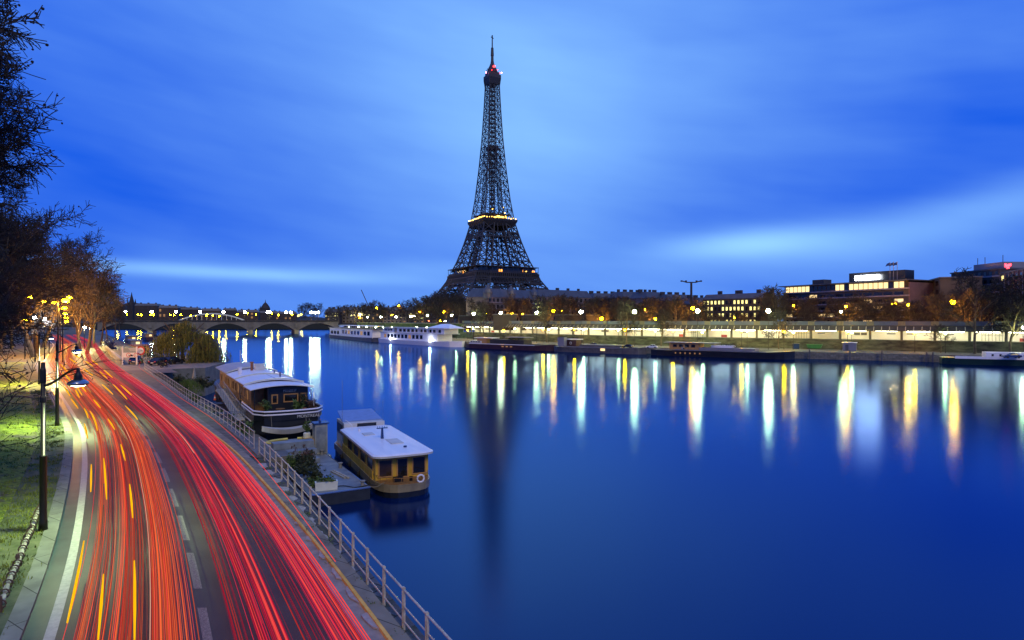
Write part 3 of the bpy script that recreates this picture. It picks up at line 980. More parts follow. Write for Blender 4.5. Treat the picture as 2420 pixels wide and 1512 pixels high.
# tall sodium lamps on the avenue side, receding with the road
def tall_lamp(base, H, label, m, r, light=None, cat='street lamp', group=None, arm=1.2, rz=0.0, pole=True, name='street_lamp'):
    root = thing(name, label, cat, base, rz, group)
    m_ = MB(); m_.lathe([(.14, 0), (.12, .6), (.07, H - .1), (.05, H)], n=6)
    m_.build('pole', M['dark_metal'], root)
    if arm:
        m_ = MB(); m_.tube([(0, 0, H - .3), (arm * .5, 0, H + .12), (arm, 0, H + .15)], .04, 5); m_.build('arm', M['dark_metal'], root)
        m_ = MB(); m_.ball((arm, 0, H + .02), r, 8, 5, 0.55); m_.build('lantern', m, root)
    else:
        m_ = MB(); m_.ball((0, 0, H + r * .7), r, 8, 5, 1.0); m_.build('lantern', m, root)
    if light:
        point(root, (arm or 0, 0, H - .35), light[0], light[1], 0.3)
    return root
OR = (1.0, 0.42, 0.05)
for i, (px, py, Y, pw, r) in enumerate([(155, 711, 96, 9000, .50), (163, 703, 120, 5000, .44), (152, 728, 135, 6500, .46), (154, 742, 158, 5500, .46),
                                        (157, 751, 185, 9000, .52), (157, 760, 215, 9000, .56), (72, 703, 130, 13000, .42), (128, 715, 150, 12000, .46), (104, 713, 140, 13000, .42)]):
    q = atY(px * S, py * S, Y)
    tall_lamp((q.x - 1.2, q.y, ZQ), q.z - ZQ, 'tall orange sodium lamp on the avenue, %s of the row receding behind the trees' % ORD[i],
              M['l_orange'], r, (OR, pw), group='sodium lamps receding along the avenue on the left')
strip('avenue', XL, -26, -14, ZQ + 1.15, M['asphalt'], 60, 330)
mb = MB()
for k in range(16):
    d = -15 - 6 * rng.random(); z = ZQ + 1.15 + rng.uniform(.55, .8); y0 = rng.uniform(88, 130); y1 = rng.uniform(200, 320)
    mb.tube([(off(XL, y, d).x, off(XL, y, d).y, z) for y in ys_(y0, y1, 4)], rng.uniform(.02, .05), 3, False)
tag(mb.build('headlight_streak', trail_mat('head_light_white', (1.0, .88, .66), 1.3)), 'white headlight streaks on the avenue behind the tree trunks at the left', 'light streaks', kind='stuff')
for i, (px, py, Y) in enumerate([(199, 774, 172), (215, 777, 182)]):
    q = atY(px * S, py * S, Y)
    tall_lamp((q.x, q.y, ZQ), q.z - ZQ - .2, ['brighter yellow-white post lamp at the far end of the footway', 'dimmer yellow-white post lamp right of the brighter one, end of the footway'][i],
              M['l_yellow'], .42, ((1, .85, .35), 12000 if i == 0 else 5000), arm=0, group='post lamps at the end of the footway')
for i, (px, py, Y, c) in enumerate([(83, 754, 120, 'l_white'), (60, 757, 140, 'l_orange'), (105, 757, 130, 'l_white')]):
    q = atY(px * S, py * S, Y)
    tall_lamp((q.x, q.y, ZQ), q.z - ZQ, ['bright bluish white lamp behind the left tree branches', 'small orange lamp left of the bluish white one', 'white lamp right of the bluish white one, above the road'][i],
              M[c], .34, ((.9, .95, 1) if c == 'l_white' else OR, 4000), arm=0, group='lamps behind the branches at the left edge')

# ------------------------------------------------------------ trees
def bare_tree(seed, H, crown_r, twig, kids=(8, 7, 7, 6), trunk_r=None, trunk_h=0.28, balls=0, droop=0.0, lean=(0, 0), vase=False):
    rng = random.Random(seed)
    T = MB(); C = MB()
    tr = trunk_r or H * 0.02
    def branch(p, d, L, r, lev):
        sides = 7 if lev == 0 else (5 if lev == 1 else 3)
        nseg = 5 if lev == 0 else (4 if lev == 1 else (3 if lev == 2 else 2))
        pts = [p.copy()]; rs = [r]
        q = p.copy(); dd = d.copy()
        for i in range(nseg):
            dd = (dd + Vector((rng.gauss(0, .13), rng.gauss(0, .13), rng.gauss(0.03 if lev else .1, .10) - (droop if lev > 2 else 0)))).normalized()
            q = q + dd * (L / nseg)
            pts.append(q.copy()); rs.append(max(twig, r * (1 - 0.72 * (i + 1) / nseg)))
        (T if lev <= 1 else C).tube(pts, rs, sides, cap=False)
        if lev >= len(kids):
            if balls and rng.random() < balls:
                C.ball((q.x, q.y, q.z - .12), twig * 3.2, 4, 4)
            return
        nk = kids[lev]
        for k in range(nk):
            if lev == 0:
                u = trunk_h + (1 - trunk_h) * (k + rng.random() * .7) / nk
            else:
                u = 0.22 + 0.78 * (k + rng.random()) / nk
            u = min(u, 0.999)
            f = u * nseg; i = int(f); w = f - i
            bp = pts[i].lerp(pts[i + 1], w)
            br = rs[i] + (rs[i + 1] - rs[i]) * w
            if lev == 0:
                a = k * 2.4 + rng.uniform(-.4, .4)
                el = R(rng.uniform(18, 48) + 30 * u)
                nd = Vector((math.cos(a) * math.cos(el), math.sin(a) * math.cos(el), math.sin(el)))
                nl = crown_r * ((0.70 + 0.40 * u) if vase else (1.12 - 0.45 * u)) * rng.uniform(.85, 1.15)
            else:
                base = (pts[i + 1] - pts[i]).normalized()
                side = Vector((rng.gauss(0, 1), rng.gauss(0, 1), rng.gauss(0, .7)))
                side = (side - base * side.dot(base)).normalized()
                nd = (base * rng.uniform(.5, .9) + side * rng.uniform(.6, 1.0)).normalized()
                nl = L * rng.uniform(.38, .60)
            branch(bp, nd, nl, max(twig, min(br * .7, r * .55)), lev + 1)
    branch(Vector((0, 0, -0.2)), Vector((lean[0], lean[1], 1)).normalized(), H * .80, tr, 0)
    return T, C

def make_tree(name, label, loc, group, T, C, cat='tree', tm='bark', cm='twig'):
    root = thing(name, label, cat, loc, 0, group)
    T.build('trunk', M[tm], root, smooth=True)
    C.build('crown', M[cm], root)
    return root

# prototypes live where their first copy stands
GL = 'bare plane trees along the left side of the road'
spots = [  # near row: x, y, scale, rz
    (-27.6, 27, 1.3, 0.3), (-38.3, 35.5, 1.3, 2.1), (-46.8, 45, 1.2, 4.0), (-55.5, 56, 1.12, 1.0)]
LAB = ['tall bare plane tree with hanging seed balls at the left edge, nearest the camera', 'second bare plane tree behind the left edge of the lawn',
       'third bare plane tree rising over the lawn', 'fourth bare plane tree, beside the far end of the lawn']
Tn, Cn = bare_tree(5, 23.0, 4.4, 0.017, (15, 11, 10, 9), 0.36, 0.20, balls=0.16, droop=.05, vase=True)
nt1 = make_tree('plane_tree', LAB[0], (spots[0][0], spots[0][1], ZQ), GL, Tn, Cn)
nt1.scale = (spots[0][2],) * 3
for i in range(1, 4):
    x, y, s, rz = spots[i]
    dup(nt1, (x, y, ZQ), rz, LAB[i], s)
dup(nt1, (-36.0, 31, ZQ), 2.9, 'tall bare plane tree close behind the nearest one at the left edge', 1.3)
dup(nt1, (-23.2, 19.5, ZQ), 5.1, 'bare plane tree standing just outside the left edge, its top branches reaching the upper corner', 1.3)
Tm, Cm = bare_tree(8, 21.0, 8.0, 0.032, (9, 8, 8, 6), 0.38, 0.25, balls=0.05)
x0 = [(-68, 76), (-62, 69), (-80, 92), (-92, 108), (-106, 128), (-124, 150), (-142, 176), (-160, 205), (-52, 52), (-78, 82), (-98, 104), (-64, 62), (-44, 44), (-74, 70), (-112, 118), (-88, 96), (-104, 135), (-115, 150), (-140, 185)]
nm = None
for i, (x, y) in enumerate(x0):
    lb = 'dark bare plane tree in the mass over the road, %s from the front' % ORD[i]
    if nm is None:
        nm = make_tree('plane_tree', lb, (x, y, ZQ), 'dark plane trees massed along the avenue', Tm, Cm)
        nm.scale = (1.1, 1.1, 1.1)
    else:
        dup(nm, (x, y, ZQ), i * 1.7, lb, (1.22, 1.05, 1.1, 1.15, 1.2, 1.22, 1.25, 1.3, 1.0, 1.2, 1.25, 1.0, .95, 1.2, 1.2, 1.15, 1.5, 1.55, 1.6)[i])
# trees on the river side, far along the road, lit orange from below
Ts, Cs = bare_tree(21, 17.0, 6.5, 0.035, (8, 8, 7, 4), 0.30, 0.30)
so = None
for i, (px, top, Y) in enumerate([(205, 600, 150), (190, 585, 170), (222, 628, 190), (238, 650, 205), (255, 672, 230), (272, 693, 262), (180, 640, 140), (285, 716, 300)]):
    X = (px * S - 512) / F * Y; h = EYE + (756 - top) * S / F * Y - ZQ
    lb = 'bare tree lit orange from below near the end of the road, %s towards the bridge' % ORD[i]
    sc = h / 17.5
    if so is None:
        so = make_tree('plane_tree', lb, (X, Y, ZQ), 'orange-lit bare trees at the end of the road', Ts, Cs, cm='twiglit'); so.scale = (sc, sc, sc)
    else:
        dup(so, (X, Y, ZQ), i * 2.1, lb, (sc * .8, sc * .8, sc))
# low branches of the near tree reaching over the lamp
T, C = bare_tree(33, 8.5, 5.5, 0.012, (8, 8, 6), 0.10, 0.2, balls=0.55, droop=.12)
make_tree('young_plane_tree', 'slim young plane tree with dark seed balls hanging over the lawn', (-25.5, 29.5, ZQ), None, T, C)
T, C = bare_tree(35, 8.0, 5.0, 0.014, (8, 7, 6), 0.09, 0.2, balls=0.6, droop=.12)
make_tree('young_plane_tree', 'leaning young plane tree with dangling dark leaves beyond the second lamp', (-42.5, 46.0, ZQ), None, T, C)

# weeping willow
def willow(loc, rad, H, label, n=900, seed=2):
    rng = random.Random(seed)
    root = thing('willow_tree', label, 'tree', loc)
    T = MB()
    T.tube([(0, 0, -.3), (.2, .1, H * .25), (-.1, .1, H * .5)], [.42, .33, .25], 8)
    tips = []
    for k in range(16):
        a = k * 2.4; rr = rad * rng.uniform(.3, .75)
        e = Vector((math.cos(a) * rr, math.sin(a) * rr, H * rng.uniform(.72, .95)))
        T.tube([(-.1, .1, H * .48), (e.x * .4, e.y * .4, H * .72), e], [.2, .12, .05], 5)
    T.build('trunk', M['bark'], root)
    C = MB()
    # many small umbrellas of hanging shoots
    hubs = []
    for k in range(15 if rad > 5 else 10):
        a = k * 2.4 + rng.uniform(-.3, .3); u = math.sqrt((k + .4) / 15)
        hubs.append((math.cos(a) * rad * .86 * u, math.sin(a) * rad * .86 * u, H * (1.0 - .34 * u * u) * rng.uniform(.86, 1.0), rng.uniform(1.2, 2.2)))
    for k in range(n):
        hx, hy, hz, hr = rng.choice(hubs)
        a = rng.uniform(0, 6.28); u = rng.random() ** .6
        x, y = hx + math.cos(a) * hr * u, hy + math.sin(a) * hr * u
        zt_ = hz - .75 * hr * u * u * rng.uniform(.6, 1.2)
        edge = min(1, math.hypot(x, y) / rad)
        L = min(zt_ - .3, rng.uniform(1.2, 3.4) + 4.2 * edge * edge * rng.random())
        m_ = int(L / .24) + 2; sway = rng.uniform(-.2, .2)
        for j in range(m_):
            v = j / m_
            q = Vector((x * (1 + .04 * v) + sway * v * v + rng.gauss(0, .04), y * (1 + .04 * v) + rng.gauss(0, .04), zt_ - L * v))
            s = rng.uniform(.10, .19); b = rng.uniform(0, 6.28)
            w = Vector((math.cos(b), math.sin(b), 0)) * s * .32
            C.add([q + w * .3, q + Vector((0, 0, -s * 1.2)) + w, q + Vector((0, 0, -s * 2.6)), q + Vector((0, 0, -s * 1.2)) - w], [(0, 1, 2, 3)])
    C.build('crown', M['willow'], root)
    return root
p = wp(412 * S, 868 * S, ZQ)
willow((-64.4, 121, ZQ - 2.4), 5.9, 10.7, 'large olive-green weeping willow overhanging the water beside the parked cars', 1500)
willow((-59.3, 120, ZQ - 4.4), 4.0, 10.2, 'smaller drooping willow right of the large willow, over the water', 800, 5)

# dark blue covered shrub and bushes near the wall
def bush(name, label, loc, rad, n, size, m, cat='bush', group=None, seed=1, pot=False):
    rng = random.Random(seed)
    root = thing(name, label, cat, loc, 0, group)
    z0 = 0
    if pot:
        m_ = MB(); m_.lathe([(.2, 0), (.28, .4), (.30, .42)], n=10); m_.build('pot', M['terracotta'], root); z0 = .35
    m_ = MB()
    for k in range(5):
        a = k * 1.26; m_.tube([(0, 0, z0), (math.cos(a) * rad[0] * .4, math.sin(a) * rad[1] * .4, z0 + rad[2])], [.03, .012], 4)
    m_.build('stem', M['bark'], root)
    m_ = MB()
    nc = 4 if n < 150 else 9
    for k in range(nc):
        a = rng.uniform(0, 6.28); u = rng.uniform(.15, .75); f = rng.uniform(.28, .55)
        c = (math.cos(a) * rad[0] * u, math.sin(a) * rad[1] * u, z0 + rad[2] * rng.uniform(.5, 1.55))
        m_.leaves(c, (rad[0] * f, rad[1] * f, rad[2] * f), n // nc, size, rng=rng, shell=.1)
    for k in range(max(6, n // 30)):
        a = rng.uniform(0, 6.28); e = Vector((math.cos(a) * rad[0] * rng.uniform(.4, 1.15), math.sin(a) * rad[1] * rng.uniform(.4, 1.15), z0 + rad[2] * rng.uniform(1.2, 2.1)))
        b0 = Vector((0, 0, z0 + rad[2] * .4)); m_.tube([b0, (b0 + e) / 2 + Vector((0, 0, .15)), e], [.014, .01, .005], 3, False)
        m_.leaves(e, (.14, .14, .16), 7, size * .8, rng=rng)
    m_.build('foliage', m, root)
    return root

# ------------------------------------------------------------ lower quay, ramp, wall, signs, parked cars
strip('lower_quay', RL, 0.55, 5.2, 1.9, M['stone_flat'], 48, 104)
mb = MB(); mb.ribbon([(off(RL, y, 5.2).x, off(RL, y, 5.2).y, -1) for y in ys_(48, 104, 2)], [(off(RL, y, 5.2).x, off(RL, y, 5.2).y, 1.9) for y in ys_(48, 104, 2)])
a_, b_2 = off(RL, 48, 0.5), off(RL, 48, 5.2)
mb.quad((a_.x, a_.y, -1), (b_2.x, b_2.y, -1), (b_2.x, b_2.y, 1.9), (a_.x, a_.y, 1.9))
struct(mb.build('lower_quay_wall', M['stone']))
# parking platform at road level past the ramp
PA = [(off(RL, y, d).x, off(RL, y, d).y) for y, d in ((101.5, -4), (101.5, 9), (112, 13), (126, 13), (138, 9), (138, -6))]
mb = MB(); mb.prism(PA, -1, ZQ + 0.02); struct(mb.build('parking_platform', M['stone_flat']))
# low stone parapet along the road
A = wp(289 * S, 862 * S, ZQ); B = wp(243 * S, 821 * S, ZQ)
root = thing('parapet_wall', 'low yellowish stone parapet wall beside the far footway', 'wall', (A.x, A.y, ZQ))
mb = MB(); n = 14
P = [A.lerp(B, k / n) for k in range(n + 1)]
d = (B - A).normalized(); s = Vector((d.y, -d.x, 0))
for k in range(n):
    pass
mb.add([A - s * .2, A + s * .2, B + s * .2, B - s * .2, A - s * .2 + Vector((0, 0, .95)), A + s * .2 + Vector((0, 0, .95)), B + s * .2 + Vector((0, 0, .95)), B - s * .2 + Vector((0, 0, .95))],
       [(0, 1, 5, 4), (1, 2, 6, 5), (2, 3, 7, 6), (3, 0, 4, 7), (4, 5, 6, 7)])
mb.build('wall', M['stone'], root, world_space=True)
mb = MB()
A2 = A - d * .1; B2 = B + d * .1; z0 = Vector((0, 0, .95)); z1 = Vector((0, 0, 1.1))
mb.add([A2 - s * .27 + z0, A2 + s * .27 + z0, B2 + s * .27 + z0, B2 - s * .27 + z0, A2 - s * .27 + z1, A2 + s * .27 + z1, B2 + s * .27 + z1, B2 - s * .27 + z1],
       [(0, 3, 2, 1), (0, 1, 5, 4), (1, 2, 6, 5), (2, 3, 7, 6), (3, 0, 4, 7), (4, 5, 6, 7)])
mb.build('coping', M['concrete'], root, world_space=True)
mb = MB(); mb.box((B.x, B.y + .5, ZQ + .8), (.7, .7, 1.6)); mb.box((B.x, B.y + .5, ZQ + 1.66), (.85, .85, .14)); mb.build('end_pier', M['stone'], root, world_space=True)

# information board on two white posts
p = wp(308 * S, 862 * S, ZQ)
Y0 = p.y; k_ = Y0 / F / S   # not used for placement beyond scale
root = thing('information_board', 'grey and white notice board with two red circle signs on two white posts', 'sign board', (p.x, p.y, ZQ), R(4))
def u_(px):
    return (px * S - 512) / F * Y0 - p.x
xl, xr = u_(290.5), u_(322.5)
top_ = 3.35
for x in (xl, xr):
    mb = MB(); mb.box((x, 0, top_ / 2), (.24, .14, top_)); mb.build('post', M['signwhite'], root)
mb = MB(); mb.box2(xl + .12, xr - .12, -.03, .03, 2.25, 3.15); mb.build('upper_panel', M['signgrey'], root)
lp = MB(); lp.box2(xl + .12, xr - .12, -.035, .035, 1.35, 2.24); lp = lp.build('lower_panel', M['signwhite'], root)
for k, xx in enumerate((xl + 1.05, xl + 2.35)):
    mb = MB(); ring = [(xx + .36 * math.cos(a), -.06, 1.80 + .36 * math.sin(a)) for a in [2 * math.pi * j / 20 for j in range(21)]]
    mb.tube(ring, .05, 5, False); mb.build('red_ring', M['signred'], lp)
    mb = MB(); mb.box((xx, -.05, 1.8), (.30 if k else .12, .02, .10)); mb.build('pictogram', M['signblack'], lp)
mb = MB(); mb.box((xr - 1.0, -.05, 1.66), (.75, .02, .16)); mb.box((xr - .95, -.05, 1.82), (.4, .02, .16)); mb.build('car_pictogram', M['signblack'], lp)
for k in range(3):
    mb = MB(); mb.box((xl + 2.2, -.045, 3.0 - .2 * k), (2.4 - .3 * k, .02, .06)); mb.build('text_line', M['signwhite'], root)
p2 = wp(333 * S, 861 * S, ZQ)
root = thing('height_limit_sign', 'round white sign with a red rim right of the notice board', 'road sign', (p2.x, p2.y, ZQ))
mb = MB(); mb.tube([(0, 0, 0), (0, 0, 2.6)], .05, 8); mb.build('post', M['dark_metal'], root)
def disc(r, y0, y1, z, n=24):
    m_ = MB(); o = []
    for yy in (y0, y1):
        o += [(r * math.cos(2 * math.pi * k / n), yy, z + r * math.sin(2 * math.pi * k / n)) for k in range(n)]
    m_.add(o, [(k, (k + 1) % n, n + (k + 1) % n, n + k) for k in range(n)] + [tuple(range(n))[::-1], tuple(range(n, 2 * n))])
    return m_
disc(.80, -.05, -.09, 2.55).build('red_rim', M['signred'], root)
w = disc(.56, -.10, -.12, 2.55).build('sign_face', M['signwhite'], root)
text('3,50', .42, M['signblack'], w, (0, -.13, 2.55), (R(90), 0, 0))

def car(loc, rz, paint, label, group, suv=False, L=4.3):
    root = thing('parked_car', label, 'car', loc, rz, group)
    h = 1.72 if suv else 1.46; W = .86
    prof = [(-L / 2, .32), (-L / 2 + .05, .72), (-L / 2 + .25, .86), (-L / 2 + (0.35 if suv else .75), .92), (L / 2 - 1.35, .90), (L / 2 - .2, .74), (L / 2, .58), (L / 2 - .03, .30)]
    mb = MB(); mb.extrude_y(prof[::-1], -W, W); mb.build('body', paint, root)
    a = -L / 2 + (.28 if suv else .62); b = L / 2 - 1.25
    cab = MB()
    lo = [(a, -W * .95, .90), (b, -W * .95, .88), (b, W * .95, .88), (a, W * .95, .90)]
    hi = [(a + (.18 if suv else .55), -W * .76, h - .08), (b - .75, -W * .76, h - .08), (b - .75, W * .76, h - .08), (a + (.18 if suv else .55), W * .76, h - .08)]
    cab.add(lo + hi, [(0, 1, 5, 4), (1, 2, 6, 5), (2, 3, 7, 6), (3, 0, 4, 7), (4, 5, 6, 7)])
    cab.build('windows', M['glass'], root)
    rf = MB(); rf.box(((hi[0][0] + hi[1][0]) / 2, 0, h - .05), (hi[1][0] - hi[0][0] + .05, W * 1.56, .07), 0, .93)
    for sx in (hi[0], hi[1], hi[2], hi[3]):
        pass
    for (l, u) in zip(lo, hi):
        rf.beam(l, u, .045)
    rf.beam(((a + b) / 2, -W * .95, .9), ((a + b) / 2 - .1, -W * .76, h - .08), .04); rf.beam(((a + b) / 2, W * .95, .9), ((a + b) / 2 - .1, W * .76, h - .08), .04)
    rf.build('roof', paint, root)
    for x in (-L * .31, L * .31):
        for y in (-W + .02, W - .02):
            wh = MB(); n = 14
            o = []
            for yy in (y - .1, y + .1):
                o += [(x + .32 * math.cos(2 * math.pi * k / n), yy, .32 + .32 * math.sin(2 * math.pi * k / n)) for k in range(n)]
            wh.add(o, [(k, (k + 1) % n, n + (k + 1) % n, n + k) for k in range(n)] + [tuple(range(n))[::-1], tuple(range(n, 2 * n))])
            wh.build('wheel', M['rubber'], root)
    for y in (-.6, .6):
        mb = MB(); mb.box((L / 2 - .05, y, .64), (.12, .34, .14)); mb.build('headlight', M['signwhite'], root)
        mb = MB(); mb.box((-L / 2 + .05, y, .72), (.1, .3, .16)); mb.build('tail_light', M['signred'], root)
    mb = MB(); mb.box((-L / 2, 0, .52), (.04, .52, .12)); mb.build('number_plate', M['signwhite'], root)
    return root
p = wp(321 * S, 859 * S, ZQ + .02); car((p.x, p.y, ZQ + .02), R(112), M['carblue'], 'blue parked car seen from behind under the notice board', 'cars parked beside the willow')
p = wp(372 * S, 863 * S, ZQ + .02); car((p.x, p.y + 1, ZQ + .02), R(80), M['cardark'], 'dark hatchback parked under the willow, reflecting orange light', 'cars parked beside the willow')
p = wp(400 * S, 861 * S, ZQ + .02); car((p.x, p.y + 1, ZQ + .02), R(75), M['cardark'], 'dark blue car parked right of the hatchback by the willow', 'cars parked beside the willow')

# motor scooter beside the cars
p = wp(388 * S, 868 * S, ZQ + .02)
root = thing('motor_scooter', 'dark scooter parked in front of the hatchback', 'scooter', (p.x, p.y, ZQ + .02), R(80))
mb = MB(); mb.extrude_y([(-.8, .45), (-.7, .85), (-.1, .8), (.05, .4), (.45, .35), (.6, 1.0), (.5, .25), (-.5, .2)][::-1], -.15, .15); mb.build('body', M['cardark'], root)
for x in (-.6, .65):
    mb = MB(); mb.tube([(x + .26 * math.cos(a), 0, .26 + .26 * math.sin(a)) for a in [2 * math.pi * k / 12 for k in range(13)]], .06, 6, False); mb.build('wheel', M['rubber'], root)
mb = MB(); mb.tube([(.5, -.35, 1.05), (.55, 0, 1.0), (.5, .35, 1.05)], .025, 6); mb.build('handlebar', M['dark_metal'], root)
mb = MB(); mb.box((-.35, 0, .9), (.7, .3, .1)); mb.build('seat', M['rubber'], root)

# footbridge stairs descending by the start of the far railing
p = wp(405 * S, 885 * S, 3.6)
root = thing('gangway_stairs', 'metal stair with two handrails leading down from the footway to the moorings', 'stairs', (p.x, p.y, 2.0), R(-35))
for y in (-.6, .6):
    mb = MB(); mb.beam((-2.6, y, 2.4), (2.6, y, .1), .07); mb.build('stringer', M['deck'], root)
    mb = MB(); mb.tube([(-2.6, y, 3.4), (2.6, y, 1.1)], .03, 6)
    for k in range(7):
        u = k / 6; mb.beam((-2.6 + 5.2 * u, y, 2.4 - 2.3 * u), (-2.6 + 5.2 * u, y, 3.4 - 2.3 * u), .02)
    mb.build('handrail', M['dome'], root)
for k in range(10):
    u = (k + .5) / 10; mb = MB(); mb.box((-2.6 + 5.2 * u, 0, 2.4 - 2.3 * u), (.3, 1.16, .04)); mb.build('step', M['deck'], root)

# pots, shrubs, closed parasol on the lower quay
GZ = 1.9
seeds = [('shrub', 'small olive bush with yellow-green leaves at the head of the far railing', 458, 945, .9, 1.1, 'shrub'),
         ('shrub', 'round green bush just below the far railing, left of the traffic cone', 470, 975, 1.0, .9, 'shrub'),
         ('shrub', 'low leafy shrub beside the railing near the gangway', 500, 985, 1.0, .8, 'shrub'),
         ('shrub', 'dark leafy bush at the edge of the lower quay', 425, 905, 1.5, 1.3, 'leafdark'),
         ('shrub', 'wide dark hedge-like bush behind the stairs', 455, 868, 2.6, 1.6, 'leafdark'),
         ('shrub', 'bushy green shrub under the closed parasol', 432, 925, 1.1, .8, 'shrub'),
         ('shrub', 'broad dark shrub between the parasol and the long houseboat', 480, 905, 2.0, 1.0, 'leafdark'),
         ('shrub', 'low dark green shrub against the quay wall', 405, 920, 1.5, .9, 'leafdark'),
         ('shrub', 'low green shrub on the lower quay beside the gangplank', 520, 1010, .8, .6, 'shrub')]
for i, (nm_, lb, px, py, r, hh, mm) in enumerate(seeds):
    p = wp(px * S, py * S, GZ + hh)
    bush('shrub', lb, (p.x, p.y, GZ), (r, r, hh), int(420 * r), .13 + .02 * r, M[mm], seed=i + 3, group='shrubs on the lower quay')
rng = random.Random(19)
for i in range(11):
    y = 52 + 4.3 * i; q = off(RL, y, 1.3 + 1.6 * rng.random()); r = rng.uniform(.6, 1.1)
    bush('shrub', 'leafy shrub beside the far railing on the lower quay, %s from the front' % ORD[i], (q.x, q.y, GZ), (r, r, r * rng.uniform(.8, 1.3)), int(420 * r), .13, M['shrub' if rng.random() < .6 else 'leafdark'], seed=90 + i, group='shrubs on the lower quay')
# small weeping tree
p = wp(445 * S, 905 * S, GZ + 2.2)
root = thing('small_weeping_tree', 'small umbrella-shaped tree with pale stem on the lower quay', 'tree', (p.x, p.y, GZ))
mb = MB(); mb.tube([(0, 0, 0), (.05, 0, 1.4), (0, 0, 2.7)], [.07, .06, .04], 6); mb.build('trunk', M['strut'], root)
mb = MB(); rng = random.Random(4)
for k in range(900):
    a = rng.uniform(0, 6.28); u = rng.random() ** .6; r = 2.0 * u
    q = Vector((math.cos(a) * r, math.sin(a) * r, 2.9 - 1.3 * u * u - rng.random() * .7)); s = .13
    w = Vector((math.cos(a + 1), math.sin(a + 1), .3)) * s * .5
    mb.add([q, q + w + Vector((0, 0, -s)), q + Vector((0, 0, -2 * s)), q - w + Vector((0, 0, -s))], [(0, 1, 2, 3)])
mb.build('crown', M['shrub'], root)
p = wp(450 * S, 890 * S, GZ + 2.0)
root = thing('closed_parasol', 'closed pale grey parasol standing among the shrubs', 'parasol', (p.x, p.y + 1.2, GZ))
mb = MB(); mb.tube([(0, 0, 0), (0, 0, 3.4)], .03, 6); mb.build('pole', M['wood'], root)
mb = MB(); mb.lathe([(.36, 1.6), (.30, 1.9), (.14, 2.9), (.03, 3.7)], n=9); mb.build('canopy', M['concrete'], root)
# traffic cone
p = wp(507.5 * S, 946 * S, GZ)
root = thing('traffic_cone', 'orange and white traffic cone on the lower quay', 'traffic cone', (p.x, p.y, GZ))
mb = MB(); mb.box((0, 0, .03), (.42, .42, .06)); mb.build('base', M['rubber'], root)
mb = MB(); mb.lathe([(.17, .06), (.12, .32)], n=12); mb.lathe([(.08, .52), (.03, .8)], n=12)
mb.build('cone', mat('cone_orange', (.75, .12, .03), .6, var=.05), root)
mb = MB(); mb.lathe([(.122, .32), (.082, .52)], n=12); mb.build('white_band', M['signwhite'], root)
# garden lamp lit behind the parasol
p = wp(500 * S, 848 * S, 3.2)
root = thing('garden_lamp', 'bright yellow-green uplit lamp post under the willow tips', 'lamp', (p.x, p.y, 1.0))
mb = MB(); mb.lathe([(.3, 0), (.35, .8), (.2, 1.0)], n=8); mb.build('base', M['dark_metal'], root)
mb = MB(); mb.lathe([(.28, 1.0), (.36, 1.7), (.22, 2.4), (.06, 2.9)], n=10); mb.build('lantern', emit('garden_lantern', (.85, 1, .35), 6, SAMP), root)
point(root, (0, 0, 3.6), (.85, 1, .35), 900, .2)
# rolled blue cover like a tall bush by the wall
p = wp(259 * S, 832 * S, 4.0)
root = bush('blue_grey_tree', 'dark blue rounded tree right of the parapet wall', (p.x, p.y, 2.0), (1.6, 1.6, 2.3), 1500, .28, M['bluecover'], 'tree', seed=40)
root.location.z = 3.0

# ------------------------------------------------------------ long houseboat (dark hull)
dA = Vector((-.52, .855, 0)).normalized()
angA = math.atan2(dA.y, dA.x)           # local +x runs along the hull, away from the camera
HA = thing('long_houseboat', 'long dark houseboat with pale curved metal roof and white stripes round its stern', 'houseboat', (-21.5, 60.5, 0), angA)
# local frame: x forward, y to the port side (left, the quay); starboard is -y
def hull(root, L, hw, zt, m, zb=-.6, bow=6.0, stern=1.0, name='hull', flare=.12, sheer=.6, n=22):
    mb = MB(); rings = []
    for i in range(n + 1):
        u = i / n; x = L * u
        w = hw
        if x < stern:
            w = hw * (0.78 + .22 * math.sqrt(max(0, x / stern)))
        if x > L - bow:
            q = (x - (L - bow)) / bow; w = hw * math.sqrt(max(0.0, 1 - q ** 2.2)) + .05
        z = zt + sheer * max(0, (u - .6) / .4) ** 2 + sheer * .25 * max(0, (.15 - u) / .15) ** 2
        rings.append([(x, w, z), (x, w * (1 - flare), zb), (x, -w * (1 - flare), zb), (x, -w, z)])
    for i in range(n):
        o = len(mb.v); mb.v.extend(rings[i] + rings[i + 1])
        for k in range(4):
            mb.f.append((o + k, o + (k + 1) % 4, o + 4 + (k + 1) % 4, o + 4 + k))
    mb.add(rings[0], [(0, 1, 2, 3)]); mb.add(rings[-1], [(3, 2, 1, 0)])
    return mb.build(name, m, root)
HH = 3.35
hull(HA, 42, 3.25, HH, M['hullblack'], bow=7, stern=1.4, sheer=.9)
